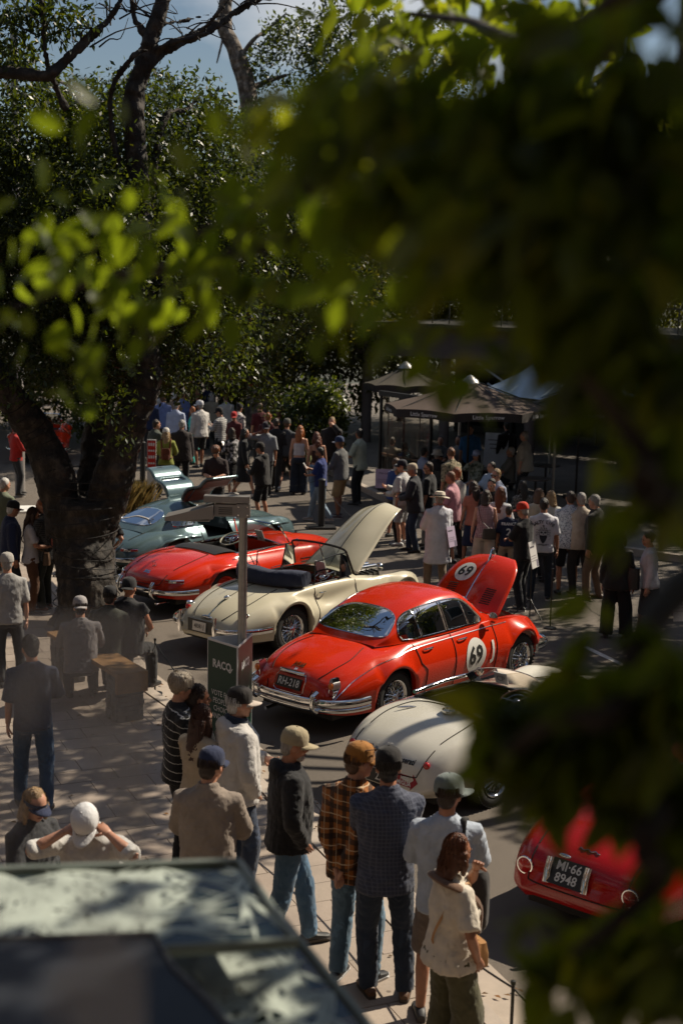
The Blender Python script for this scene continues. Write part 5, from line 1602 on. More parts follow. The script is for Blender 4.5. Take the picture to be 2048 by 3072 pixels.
# ---------------------------------------------------------------- white roadster nearest the middle, red car at the right
def white_roadster():
    t = car('racing_roadster', 'off-white open sports racer with a 1000 Miglia arrow on its tail', (1.17, 14.78), R(45.5))
    col = paint('racer_white', (.60, .575, .50))
    cur = dict(
        z0=[(-1.02, .36), (-1.0, .48), (-.9, .64), (-.65, .79), (-.3, .88), (.1, .915), (.5, .915), (1.3, .90), (1.7, .89), (2.2, .85), (2.7, .76), (3.0, .64), (3.12, .5), (3.15, .4)],
        y1=[(-1.02, .3), (-.9, .42), (-.5, .50), (0, .55), (.4, .585), (1.1, .58), (1.6, .52), (2.2, .40), (2.8, .28), (3.15, .2)],
        z1=[(-1.02, .355), (-1.0, .47), (-.9, .62), (-.65, .765), (-.3, .85), (.1, .88), (.5, .875), (1.3, .85), (1.7, .80), (2.2, .745), (2.7, .66), (3.0, .57), (3.15, .38)],
        y2=[(-1.02, .44), (-.93, .55), (-.7, .64), (-.2, .70), (.4, .68), (1.1, .66), (1.7, .665), (2.3, .66), (2.8, .6), (3.15, .4)],
        z2=[(-1.02, .345), (-.97, .46), (-.85, .60), (-.5, .765), (0, .83), (.5, .79), (1.1, .75), (1.7, .79), (2.3, .82), (2.7, .75), (3.0, .6), (3.15, .38)],
        y3=[(-1.02, .48), (-.93, .62), (-.7, .72), (-.2, .79), (.4, .785), (1.1, .76), (1.8, .78), (2.3, .80), (2.8, .72), (3.15, .45)],
        z3=[(-1.02, .32), (-.7, .48), (-.2, .58), (1, .54), (2.3, .56), (2.9, .5), (3.15, .36)],
        y4=[(-1.02, .42), (-.9, .56), (-.5, .68), (0, .74), (2.3, .74), (2.9, .6), (3.15, .4)],
        z4=[(-1.02, .28), (-.6, .25), (.4, .21), (1.9, .21), (2.8, .26), (3.15, .32)])
    B = Body(-1.02, 3.15, cur, [(0, .37, .325), (2.3, .37, .325)])
    kb = B.k[1]
    B.keep &= ~B.sel(.14, 1.10, kb)
    B.shell('body', col, t)
    seam(t, B.rim(.14, 1.10, kb) + (0, 0, .004), 'cockpit_roll', .017, LEATHER_B, True)
    seam(t, B.rim(.14, 1.10, kb) * (1, 1.02, 1) + (0, 0, -.004), 'cockpit_trim', .008, CHROME, True)
    MB().box((.62, 0, .34), (1.1, 1.1, .05)).build('cockpit_floor', DARKIN, t, False)
    for sy in (-1, 1): MB().box((.62, sy * .56, .58), (1.0, .03, .5)).build('door_card', LEATHER_B, t, False)
    for yy in (.29, -.29): seat(t, .56, yy, .38, LEATHER_B, .46, .36)
    MB().box((1.11, 0, .78), (.08, 1.1, .16)).build('dashboard', BLACK, t, False)
    steering(t, (.83, -.3, .88), .2, WOODD, 64)
    # low perspex screen
    G = np.array([[(1.13 + .22 * (1 - (y / .52) ** 2) - .10 * v, y, .88 + .2 * v * (1 - .35 * abs(y / .52) ** 5)) for v in (0, .5, 1)] for y in np.linspace(-.52, .56, 25)])
    MB().grid(G).build('perspex_screen', glassmat('perspex', (.95, .85, .78), .02, .8), t)
    seam(t, G[:, 2], 'screen_edge', .006, plain('perspex_edge', (.6, .5, .45), .2))
    crd = MB().box((1.17, .18, .98), (.01, .18, .15), Ry(R(-22))).build('entry_card', plain('card_white', (.7, .7, .68)), t, False)
    q = text_mb('CP', .1); V = q.verts()
    MB().add(np.c_[np.full(len(V), -.01), -V[:, 0], V[:, 1]] @ Ry(R(-22)).T + (1.17, .18, .98), q.f).build('lettering', plain('card_grey_print', (.25, .25, .26), .6), crd, False)
    MB().tube([(.14, .585, .93), (.68, .60, .955), (1.12, .6, .95)], .022, 10).build('side_rail', CHROME, t)
    fc = MB().lathe([(0, .0), (.085, 0), (.085, .03), (.065, .05), (.065, .075), (0, .08)], 18).xf(T4(tuple(B.top([(-.08, -.12)], 0)[0]))).build('fuel_filler', CHROME, t)
    MB().ell(B.top([(-.25, .34)], .02)[0], (.11, .012, .014), 10, 6, Rz(R(-35))).build('boot_handle', CHROME, t)
    bl = cr([(.05, .0), (.0, .40), (-.3, .50), (-.65, .49)], 8)
    seam(t, B.top(bl)); seam(t, B.top(bl * (1, -1)))
    seam(t, B.rear(dens(cr([(-.50, .72), (-.47, .52), (-.36, .47), (.36, .47), (.47, .52), (.5, .72)], 5), 2)), r=.0055)
    letters(t, 'Maserati', .07, lambda V: drop(B.bv, np.c_[np.zeros(len(V)), -V[:, 0] - .27, V[:, 1] + .60 + V[:, 0] * .02], (1, 0, 0), .006), 'badge', plain('dark_badge', (.05, .05, .05), .2, .8), .002)
    plate_on(t, B, .0, .385, .34, .13, '22', PTXT, PBLK, .12, width=.85)
    arrow = [(0, -.055), (.2, -.055), (.2, -.08), (.27, 0), (.2, .08), (.2, .055), (0, .055)]
    P = drop(B.bv, [(0, -.22 - a[0], .425 + a[1]) for a in dens(arrow, 3, True)], (1, 0, 0), .004)
    ar = MB().add(P, [tuple(range(len(P)))]).build('arrow_sticker', plain('sticker_red', (.28, .008, .02), .5, var=.05), t, False)
    for s, dz in (('1000', .022), ('MIGLIA', -.027)):
        letters(ar, s, .058, lambda V, dz=dz: drop(B.bv, np.c_[np.zeros(len(V)), -V[:, 0] - .325, V[:, 1] + .425 + dz], (1, 0, 0), .006), 'lettering', wht, .0015, width=1.0)
    for sy in (-1, 1):
        c = drop(B.bv, [(0, sy * .52, .60)], (1, 0, 0), 0)[0]
        MB().ell(c, (.03, .04, .04)).build('tail_lamp', REDL, t)
    mirror_round(t, (1.12, -.70, .93), r=.06); mirror_round(t, (1.3, .60, .95), r=.05)
    for yy in (-.12, .12):
        MB().tube(B.top(dens([(1.7, yy * 2), (2.5, yy * 1.4)], 8), .006), .006, 5).build('bonnet_strap', LEATHER_B, t)
    for sy in (-1, 1):
        for k in range(7): seam(t, B.top(dens([(1.75 + k * .045, sy * .16), (1.75 + k * .045, sy * .30)], 4), .003), 'louvre', .006)
    under(t, -.8, 2.85, .56, .18, .56)
    seam(t, B.side(dens([(1.5, .3), (1.52, .78)], 8), True)); seam(t, B.side(dens([(.55, .3), (.55, .8)], 8), True))
    for x in (0, 2.3):
        for y in (-.65, .65): wheel(t, x, y, .325, .155)
    return t
white_roadster()
def red_tail():
    t = car('sports_coupe', 'deep red small coupe with a black two-line plate in the lower right corner', (2.62, 11.86), R(50))
    col = paint('coupe_red', (.36, .006, .004))
    cur = dict(
        z0=[(-1.0, .40), (-.98, .52), (-.9, .66), (-.7, .79), (-.4, .88), (0, .93), (.5, .93), (1.5, .92), (1.9, .90), (2.4, .84), (2.8, .74), (3.05, .6), (3.1, .42)],
        y1=[(-1.0, .3), (-.9, .40), (-.5, .46), (0, .5), (.5, .58), (1.5, .55), (2.2, .45), (2.8, .36), (3.1, .26)],
        z1=[(-1.0, .395), (-.98, .51), (-.9, .645), (-.7, .775), (-.4, .86), (0, .90), (.5, .90), (1.5, .88), (1.9, .85), (2.4, .79), (2.8, .70), (3.05, .58), (3.1, .41)],
        y2=[(-1.0, .46), (-.92, .57), (-.7, .65), (-.2, .70), (.5, .70), (1.6, .70), (2.3, .67), (2.8, .6), (3.1, .42)],
        z2=[(-1.0, .385), (-.96, .49), (-.86, .61), (-.55, .765), (0, .84), (.5, .845), (1.6, .83), (2.3, .79), (2.8, .70), (3.1, .40)],
        y3=[(-1.0, .50), (-.92, .63), (-.7, .72), (-.2, .785), (.5, .79), (1.6, .785), (2.3, .78), (2.8, .7), (3.1, .46)],
        z3=[(-1.0, .35), (-.7, .50), (-.2, .58), (1, .56), (2.3, .55), (2.9, .5), (3.1, .38)],
        y4=[(-1.0, .45), (-.9, .58), (-.5, .68), (0, .73), (2.3, .73), (2.9, .6), (3.1, .42)],
        z4=[(-1.0, .32), (-.6, .27), (.4, .22), (1.9, .22), (2.8, .27), (3.1, .33)])
    B = Body(-1.0, 3.1, cur, [(0, .35, .3), (2.25, .35, .3)])
    kb = B.k[1]
    B.keep &= ~B.sel(.3, 1.5, kb)
    B.shell('body', col, t)
    # cabin: dark glass round a red roof
    rings = []
    for z, xa, xb_, yy in ((.88, -.12, 1.85, .62), (1.0, .1, 1.68, .60), (1.14, .38, 1.5, .555), (1.22, .58, 1.35, .50), (1.27, .78, 1.2, .36)):
        th = np.linspace(0, 2 * math.pi, 40, endpoint=False)
        cx, ax = (xa + xb_) / 2, (xb_ - xa) / 2
        rings.append(np.c_[cx + ax * np.sign(np.cos(th)) * np.abs(np.cos(th)) ** .55, yy * np.sign(np.sin(th)) * np.abs(np.sin(th)) ** .55, np.full(40, z)])
    MB().loft(rings[:4], True, False).build('cabin_glass', GLASSD, t)
    MB().loft(rings[3:], True, True).build('roof', col, t)
    seam(t, rings[0] + (0, 0, .01), 'window_trim', .012, CHROME, True)
    seam(t, rings[3], 'gutter_trim', .012, CHROME, True)
    for j in (4, 9, 15, 25, 31, 36): seam(t, np.array([r[j] for r in rings[:4]]), 'pillar', .022, col)
    MB().box((.8, 0, .38), (1.5, 1.1, .05)).build('cabin_floor', DARKIN, t, False)
    for yy in (.28, -.28): seat(t, .85, yy, .38, LEATHER_B, .46, .5)
    M = T4((-.995, .12, .62), Ry(R(22)))
    plate_on(t, B, .08, .60, .33, .22, '', PTXT, PBLK, .1, .02, lines=[('MI·66', .05, .11), ('8948', -.05, .11)], width=.95)
    for sy in (-1, 1):
        MB().tube([(-1.015, .08 + sy * .18, .50), (-.995, .08 + sy * .18, .6), (-.945, .08 + sy * .18, .70)], [(.03, .014)] * 3, 8, up=(1, 0, 0)).build('overrider', CHROME, t)
        c = drop(B.bv, [(0, sy * .50, .56)], (1, 0, 0), 0)[0]
        lp = MB().lathe([(.06, 0), (.07, -.02), (.055, -.035), (0, -.05)], 18, 'x').xf(T4(tuple(c))).build('tail_lamp', REDL, t)
        a = np.linspace(0, 2 * math.pi, 24, endpoint=False)
        MB().tube(np.c_[np.full(24, c[0] - .02), c[1] + .072 * np.cos(a), c[2] + .072 * np.sin(a)], .009, 6, closed=True).build('lamp_ring', CHROME, lp)
        MB().ell((c[0] + .01, c[1], c[2] - .14), (.02, .03, .025)).build('reflector', AMBER, t)
    MB().tube(drop(B.bv, [(0, y, .762 + .004 * math.sin(y * 90)) for y in np.linspace(-.1, .1, 25)], (1, 0, 0), .004), .005, 5).build('script_badge', CHROME, t)
    seam(t, B.rear(dens(cr([(-.46, .70), (-.45, .50), (-.36, .45), (.36, .45), (.45, .5), (.46, .70)], 5), 2)), r=.0055)
    bl = cr([(-.15, .40), (-.5, .47), (-.8, .46)], 8)
    seam(t, B.top(bl)); seam(t, B.top(bl * (1, -1)))
    MB().ell((-.99, .1, .765), (.02, .06, .018)).build('boot_handle', CHROME, t)
    under(t, -.8, 2.8, .55, .18, .56)
    for x in (0, 2.25):
        for y in (-.64, .64): wheel(t, x, y, .3, .15)
    return t
red_tail()
def copy_tree(o, parent=None):
    c = o.copy(); COL.objects.link(c); c.parent = parent
    for ch in list(o.children): copy_tree(ch, c)
    return c
far = copy_tree(sl)
far.location = (-9.0, 42.0, .004); far.rotation_euler = (0, 0, R(100))
tag(far, 'red car standing far behind the big tree trunk at the left', 'car')

# ================================================================ people
def unit(v): v = np.asarray(v, float); return v / (np.linalg.norm(v) + 1e-9)
def ik(a, c, l1, l2, hint):
    a, c = np.asarray(a, float), np.asarray(c, float)
    d = c - a; D = np.linalg.norm(d)
    D2 = min(D, (l1 + l2) * .995)
    u = d / (D + 1e-9)
    c = a + u * D2
    x = (l1 * l1 - l2 * l2 + D2 * D2) / (2 * D2)
    hgt = math.sqrt(max(l1 * l1 - x * x, 0))
    h = np.asarray(hint, float); h = unit(h - u * (h @ u))
    return a + u * x + h * hgt, c
ARM = dict(   # wrist target for the right arm, elbow hint
    down=((.245, .05, .86), (.5, -1, 0)), pocket=((.20, .08, .93), (1, -.7, 0)), cross=((-.08, .20, 1.17), (.8, .3, -.9)),
    back=((.02, -.19, .93), (1, -.5, 0)), phone=((.10, .31, 1.24), (.6, -.3, -1)), low=((.07, .28, 1.10), (.8, -.4, -.6)),
    ear=((.15, .10, 1.53), (1, .4, -.6)), face=((.07, .18, 1.56), (.8, .6, -.8)), hip=((.18, .0, 1.0), (1, -.6, 0)),
    knee=((.10, .40, .98), (.8, -.2, -.6)), swf=((.22, .20, .90), (.4, -1, 0)), swb=((.24, -.20, .90), (.4, -1, 0)),
    chin=((.03, .20, 1.46), (.6, .6, -.8)), lap=((.06, .34, .93), (.8, -.4, -.4)))
def ring(c, a, b, n=20, e=2.4):
    t = np.linspace(0, 2 * math.pi, n, endpoint=False)
    return np.c_[c[0] + a * np.sign(np.cos(t)) * np.abs(np.cos(t)) ** (2 / e), c[1] + b * np.sign(np.sin(t)) * np.abs(np.sin(t)) ** (2 / e), np.full(n, c[2])]
def hand_mb(wr, fd, palm, side, curl=.5, n=5):
    """palm, four fingers of different lengths and a thumb from the side of the palm"""
    mb = MB()
    fd = unit(fd); palm = unit(np.asarray(palm) - fd * (np.asarray(palm) @ fd)); lat = np.cross(fd, palm) * side
    k = wr + fd * .075
    mb.tube([wr - fd * .02, wr + fd * .02, wr + fd * .055, k + fd * .012], [(.026, .02), (.034, .018), (.04, .016), (.036, .013)], 8, up=palm)
    for i, (o, L) in enumerate(((-.029, .068), (-.0095, .08), (.0095, .074), (.029, .058))):
        p = k + lat * o - fd * .004
        d0 = unit(fd + palm * .35 * curl + lat * o * 2); d1 = unit(fd + palm * 1.5 * curl); d2 = unit(fd + palm * 3.2 * curl)
        P = [p, p + d0 * L * .45, p + d0 * L * .45 + d1 * L * .32, p + d0 * L * .45 + d1 * L * .32 + d2 * L * .25]
        mb.tube(P, [.0092, .0088, .008, .0062], n, up=palm)
    p = wr + fd * .025 - lat * .028
    d0 = unit(fd * .7 - lat * .9 + palm * .5); d1 = unit(fd * 1.0 - lat * .25 + palm * .7)
    mb.tube([p, p + d0 * .035, p + d0 * .035 + d1 * .03, p + d0 * .035 + d1 * .05], [.013, .011, .0095, .007], n, up=palm)
    return mb
EYE = plain('eye_dark', (.02, .015, .012), .2, var=0)
LIP = plain('lip_tone', (.28, .09, .07), .5, var=0)
SKINS = dict(a=(.50, .27, .18), b=(.42, .20, .12), c=(.30, .135, .075), d=(.16, .07, .04))
NPEO = [0]
def person(x, y, gz, h, face, label, sex='m', top=None, bot=None, shoe=(.03, .03, .03), hair=((.05, .03, .02), 'short'), hat=None, arms=('down', 'down'), stance='stand', head=(0, 0), lean=0, sk='a', girth=1.0, near=False, glasses=None, seat_z=.5, extras=None, sole=None, beard=None, group=None):
    """top = (colour, sleeve, kind, pattern, colour2); bot = (colour, kind); hat = (kind, colour, brim colour, brim direction)"""
    NPEO[0] += 1
    rs = np.random.default_rng(NPEO[0] * 13)
    S = h / 1.75
    if head == (0, 0) and stance != 'sit': head = (rs.uniform(-28, 28), rs.uniform(0, 14)); lean = lean or rs.uniform(0, 5)
    t = thing('person', label, 'person', (x, y, gz), R(face), group)
    vox = .011 if near else .019
    cv = .014 if near else .021
    fem = sex == 'f'
    sw = (.152 if fem else .178); hw = (.092 if fem else .09)
    sit = stance == 'sit'
    dz = (seat_z / S + .06 - .93) if sit else 0.0
    la = R(lean)
    hipc = np.array((0, 0, .93 + dz))
    def tor(p):                          # torso frame -> body frame (lean about the hips)
        p = np.asarray(p, float) + (0, 0, dz) - hipc
        c, s_ = math.cos(la), math.sin(la)
        if p.ndim == 1: return np.array((p[0], p[1] * c + p[2] * s_, -p[1] * s_ + p[2] * c)) + hipc
        return np.c_[p[:, 0], p[:, 1] * c + p[:, 2] * s_, -p[:, 1] * s_ + p[:, 2] * c] + hipc
    g = girth
    if fem: rows = [(.80, .13, .10, 0), (.90, .168 * g, .125 * g, -.008), (1.0, .145 * g, .108 * g, 0), (1.10, .125 * g, .096 * g, .004), (1.24, .145 * g, .118 * g, .016), (1.35, .150, .098, .004), (1.43, .118, .07, -.01), (1.475, .055, .052, -.012)]
    else: rows = [(.80, .135, .105, 0), (.90, .165 * g, .122 * g, -.004), (1.0, .158 * g, .118 * g, .006), (1.12, .160 * g, .12 * g, .01), (1.26, .178, .125, .008), (1.37, .182, .108, 0), (1.44, .14, .075, -.01), (1.485, .062, .058, -.014)]
    # head frame
    hy, hp = R(head[0]), R(head[1])
    nb = tor((0, -.008, 1.50))
    HR = Rz(hy) @ Rx(-hp) @ Rx(-la * .4)
    def hd(p): return np.asarray(p, float) @ HR.T + nb
    hc = np.array((0, .022, .135))       # skull centre above the neck base
    # arms
    aj = []
    for i, nm in enumerate(arms):
        sd_ = 1 if i == 0 else -1        # first entry: right arm
        tg, ht = ARM[nm] if isinstance(nm, str) else nm
        flip = np.array((sd_, 1, 1))
        sh_ = tor(np.array((sw * sd_, -.005, 1.395)))
        if nm in ('knee', 'lap') and sit: wr = np.array((.1 * sd_, .36, dz + 1.04))
        else: wr = tor(np.array(tg) * flip + rs.normal(0, .008, 3))
        el, wr = ik(sh_, wr, .285, .25, np.array(ht) * flip)
        aj.append((sh_, el, wr, sd_, nm))
    # legs
    lj = []
    sway, bentl = rs.uniform(-.04, .04), rs.choice((-1, 1))
    for sd_ in (1, -1):
        hip = np.array((hw * sd_, 0, .90 + dz))
        if sit: ank = np.array((.13 * sd_ + rs.normal(0, .03), .40 + rs.normal(0, .05), .075)); hint = (.15 * sd_, 1, .6)
        elif stance == 'walk': ank = np.array((.08 * sd_, .27 * sd_, .075 + (.06 if sd_ < 0 else 0))); hint = (0, 1, .1)
        elif stance == 'stride': ank = np.array((.08 * sd_, -.2 * sd_, .075)); hint = (0, 1, .1)
        else: ank = np.array(((.115 + rs.uniform(-.02, .05)) * sd_ + sway, rs.uniform(-.08, .05) + (.10 if sd_ == bentl else 0), .075)); hint = (.25 * sd_, 1, 0)
        kn, ank = ik(hip, ank, .425, .415, hint)
        lj.append((hip, kn, ank, sd_))
    # ---- skin: one continuous body
    b = MB()
    b.loft([tor(ring((0, o, z), a * .93, d * .93)) for z, a, d, o in rows])
    b.tube([tor((0, -.012, 1.44)), nb + (0, 0, .02), hd((0, .012, .07))], [.062, .056, .054], 12)
    b.ell(hd(hc + (0, -.008, .012)), (.074, .094, .098), 18, 12, HR)
    b.ell(hd(hc + (0, .022, -.045)), (.058, .066, .075), 16, 10, HR)           # lower face
    b.ell(hd(hc + (0, .060, -.092)), (.028, .026, .022), 10, 8, HR)            # chin
    b.ell(hd(hc + (0, .074, .018)), (.05, .018, .016), 10, 6, HR)              # brow
    b.tube([hd(hc + (0, .084, .012)), hd(hc + (0, .103, -.026)), hd(hc + (0, .09, -.04))], [.009, .015, .012], 8)
    for sd_ in (1, -1):
        b.ell(hd(hc + (.074 * sd_, -.002, -.016)), (.012, .022, .034), 8, 8, HR @ Rx(R(8)))
        b.ell(hd(hc + (.038 * sd_, .06, -.03)), (.022, .022, .022), 8, 6, HR)
    for sh_, el, wr, sd_, nm in aj:
        b.tube([sh_ + (-.04 * sd_, 0, -.01), sh_, sh_ * .6 + el * .4, el, el * .65 + wr * .35, wr], [.05, .054 * g ** .5, .047, .038, .04, .026], 10)
    for hip, kn, ank, sd_ in lj:
        b.tube([hip + (0, 0, .02), hip * .6 + kn * .4, kn, kn * .68 + ank * .32 + (0, -.018, 0), ank], [.08 * g, .07, .048, .05, .034], 12)
    ex = MB()
    for sh_, el, wr, sd_, nm in aj:
        fd = unit(wr - el)
        pal = np.array((-sd_, .15, 0)) if nm in ('down', 'swf', 'swb', 'pocket', 'hip') else (np.array((-sd_ * .8, -.6, 0)) if nm in ('ear', 'face', 'chin') else np.array((-.3 * sd_, -.2, -1.0)))
        if nm in ('phone', 'low'): pal = np.array((-.7 * sd_, -.2, .7))
        cl_ = dict(down=.35, cross=.3, pocket=.3, ear=.7, phone=.75, low=.7, face=.4).get(nm if isinstance(nm, str) else '', .5)
        ex.join(hand_mb(wr, fd, pal, sd_, cl_, 6 if near else 4))
    for sd_ in (1, -1):
        ex.ell(hd(hc + (.031 * sd_, .081, -.002)), (.013, .008, .006), 8, 6, HR, 1)
        ex.tube([hd(hc + (.015 * sd_, .091, .017)), hd(hc + (.034 * sd_, .090, .021)), hd(hc + (.05 * sd_, .078, .016))], [.003, .005, .003], 5, mi=3)
    ex.tube([hd(hc + (-.022, .081, -.066)), hd(hc + (0, .091, -.064)), hd(hc + (.022, .081, -.066))], [(.003, .003), (.006, .006), (.003, .003)], 6, mi=2)
    b.v = [V * S for V in b.v]; ex.v = [V * S for V in ex.v]
    hcol = hair[0] if hair else (.05, .04, .03)
    bo = b.build('body', [skin(SKINS[sk]), EYE, LIP, hairmat(mul(hcol, .6))], t)
    remesh_later(bo, vox, 2 if near else 1, 0, 0, ex)
    # ---- clothes
    tc, slv, kind, pat, c2 = (list(top) + [None] * 5)[:5]
    kind = kind or 'tee'; pat = pat or 'plain'; c2 = c2 or (.7, .7, .7)
    cl = MB()
    ease = .005 + dict(tee=.014, shirt=.018, jacket=.03, hoodie=.032, coat=.03, vest=.028, top=.002, blouse=.022, dress=.012)[kind]
    hem = dict(tee=.84, shirt=.80, jacket=.80, hoodie=.84, coat=.50, vest=.82, top=.96, blouse=.84, dress=.45)[kind]
    if sit: hem = max(hem, .845)
    rr = []
    hr_ = next(r for r in rows if r[0] == .90)
    if hem < .8:
        rr += [(hem, .20 + ease * 1.5, .155 + ease, -.004), (.70, .185 + ease, .14 + ease, -.004)]
    elif hem < .9: rr += [(hem, hr_[1] + ease + .006, hr_[2] + ease + .008, hr_[3])]
    for z, a, d, o in rows:
        if z > max(hem, .85): rr.append((z, a + ease, d + ease, o))
    strap = kind == 'top'
    if strap: rr = [r for r in rr if r[0] < 1.30] + [(1.30, .142, .108, .008)]
    rings = [tor(ring((0, o, z), a, d)) for z, a, d, o in rr]
    if not strap: rings.append(tor(ring((0, -.014, 1.505), .066, .062)))
    cl.loft(rings)
    if not strap:
        for sh_, el, wr, sd_, nm in aj:
            if slv <= 0: continue
            r0 = .058 + ease * .75; r1 = .049 + ease * .8; r2 = .038 + ease * .8; r3 = .030 + ease * .7
            P = [sh_ + (-.05 * sd_, 0, -.004), sh_ + (-.0 * sd_, 0, 0)]; rad = [r0 * .95, r0]
            if slv <= .5:
                e = sh_ + (el - sh_) * (slv * 2); P += [sh_ * .5 + e * .5, e]; rad += [r1 * 1.06, r1 * 1.12]
            else:
                P += [sh_ * .5 + el * .5, el + (sh_ - el) * .08, el + (wr - el) * .1, el + (wr - el) * (slv * 2 - 1)]; rad += [r1, r1 * .94, r1 * .94, r3 if slv > .9 else r2]
            cl.tube(P, rad, 12)
        if kind in ('shirt', 'jacket', 'coat', 'vest'):
            a = np.linspace(0, 2 * math.pi, 16, endpoint=False)
            cl.tube(tor(np.c_[.066 * np.cos(a), -.012 + .06 * np.sin(a), 1.505 + .012 * np.sin(a) * -1]), [(.01, .02)] * 16, 6, closed=True)
        if kind == 'hoodie': cl.ell(tor((0, -.10, 1.44)), (.12, .06, .09), 12, 8); cl.tube([tor((-.09, -.03, 1.49)), tor((-.06, .06, 1.46)), tor((.06, .06, 1.46)), tor((.09, -.03, 1.49))], .026, 8)
    else:
        for sd_ in (1, -1):
            cl.tube([tor((.085 * sd_, .075, 1.27)), tor((.10 * sd_, .02, 1.435)), tor((.085 * sd_, -.07, 1.28))], .012, 6)
    cl.v = [V * S for V in cl.v]
    nm_ = dict(tee='t_shirt', shirt='shirt', jacket='jacket', hoodie='hooded_top', coat='coat', vest='vest', top='top', blouse='blouse', dress='dress')[kind]
    shell = MB().add(cl.verts(), cl.f)
    so = cl.build(nm_, fabric(tc, pat, c2), t)
    remesh_later(so, cv, 3 if near else 2, (.0105 if near else .009, 11.0), NPEO[0])
    if slv > 0 and kind == 'vest': pass
    # ---- trousers, shorts, skirt
    bc, bk = bot[0], bot[1]
    bpat, bc2 = (list(bot) + [None, None])[2:4]
    tr = MB()
    if bk == 'skirt':
        tr.loft([tor(ring((0, 0, z), a, d)) for z, a, d in ((.42, .24, .2), (.65, .215, .17), (.85, .185, .14), (1.0, .15 * g, .112 * g))])
    else:
        tr.loft([tor(ring((0, o, z), a + .012, d + .014)) for z, a, d, o in ((.80, .12, .10, 0), (.88, hr_[1], hr_[2], hr_[3]), (.95, hr_[1] * .93, hr_[2] * .93, hr_[3]))])
        wide = dict(trousers=0, jeans=0, shorts=.02, wide=.035, slim=-.008)[bk]
        for hip, kn, ank, sd_ in lj:
            if bk == 'shorts':
                e = hip + (kn - hip) * 1.0
                tr.tube([hip + (-.01 * sd_, 0, .03), hip * .5 + e * .5, e], [.094 * g + .006, .092, .088], 14)
            else:
                q = ank + (0, -.005, -.02)
                tr.tube([hip + (-.005 * sd_, 0, .03), hip * .55 + kn * .45, kn * .97 + hip * .03, kn * .9 + q * .1, kn * .4 + q * .6, q], [.096 * g + .004, .089 + wide * .4, .077 + wide, .076 + wide, .068 + wide * 1.1, .06 + wide * 1.5], 14)
    tr.v = [V * S for V in tr.v]
    to = tr.build({'shorts': 'shorts', 'skirt': 'skirt'}.get(bk, 'trousers'), fabric(bc, bpat or ('fade' if bk in ('jeans',) else 'plain'), bc2 or mul(bc, 1.9)), t)
    remesh_later(to, cv, 3 if near else 2, (.010 if near else .008, 10.0), NPEO[0] + 50)
    # ---- shoes
    for hip, kn, ank, sd_ in lj:
        f = MB()
        ss = []
        for yy, wd, hh in ((-.085, .026, .05), (-.06, .036, .075), (-.01, .038, .085), (.05, .042, .062), (.11, .045, .048), (.15, .036, .04), (.172, .014, .026)):
            a = np.linspace(0, 2 * math.pi, 12, endpoint=False)
            ss.append(np.c_[wd * np.cos(a), np.full(12, yy), hh * .5 + hh * .5 * np.sign(np.sin(a)) * np.abs(np.sin(a)) ** .6])
        f.loft(ss)
        toe = Rz(R(-12 * sd_))
        f.xf(T4((ank[0], ank[1], ank[2] - .075 + .003), toe)); f.v = [V * S for V in f.v]
        fo = f.build('shoe', plain('shoe_%d%d%d' % tuple(int(c * 99) for c in shoe), shoe, .55, var=.15, scale=30), t)
        if near or sole:
            so_ = MB(); so_.loft([np.c_[q[:, 0] * 1.06, q[:, 1] * 1.03, np.where(q[:, 2] > .02, .022, -.002)] for q in ss])
            so_.xf(T4((ank[0], ank[1], ank[2] - .075 + .003), toe)); so_.v = [V * S for V in so_.v]
            so_.build('sole', plain('sole_%d' % int((sole or (.1, .1, .1))[0] * 99), sole or (.06, .05, .045), .8), fo)
    # ---- hair
    if hair:
        hcol, st = hair
        hm = MB()
        k = 1.0 if hat is None else .955
        hm.ell(hd(hc + (0, -.024, .024)), (.080 * k, .092 * k, .102 * k), 16, 12, HR)
        if st in ('short', 'buzz', 'bald'):
            hm.ell(hd(hc + (0, -.055, -.035)), (.064, .05, .06), 14, 8, HR)
        if st == 'curly': hm.ell(hd(hc + (0, -.015, .04)), (.1, .11, .1), 14, 10, HR)
        if st in ('bob', 'long', 'curlylong', 'tail'):
            hm.ell(hd(hc + (0, -.05, -.03)), (.082, .07, .09), 14, 10, HR)
            ln = dict(bob=.16, long=.36, curlylong=.30, tail=.30)[st]
            if st == 'tail':
                hm.tube([hd(hc + (0, -.09, .03)), hd(hc + (0, -.15, .0)), hd(hc + (0, -.145, -.12)), hd(hc + (0, -.12, -.24))], [.02, .032, .03, .012], 8)
            else:
                wv = .098 if st == 'curlylong' else .085
                p0, p1 = hd(hc + (0, -.055, -.02)), hd(hc + (0, -.075, -.14))
                end = p1 + np.array((0, -.03, 0)) @ HR.T + np.array((0, -.02, -ln + .12))
                hm.tube([p0, p1, (p1 + end) / 2, end], [(wv, .06), (wv, .052), (wv * .98, .042), (wv * .6, .022)], 14, up=HR @ np.array((0, 1, 0)))
                for sd_ in (1, -1):
                    a_ = hd(hc + (.072 * sd_, -.01, .02)); c_ = a_ + np.array((.012 * sd_, -.01, -min(ln, .24)))
                    hm.tube([a_, (a_ + c_) / 2 + np.array((.01 * sd_, 0, 0)), c_], [.026, .03, .014], 8)
        if st == 'bun': hm.ell(hd(hc + (0, -.11, .03)), (.04, .04, .04), 10, 8)
        hm.v = [V * S for V in hm.v]
        ho = hm.build('hair', hairmat(hcol), t)
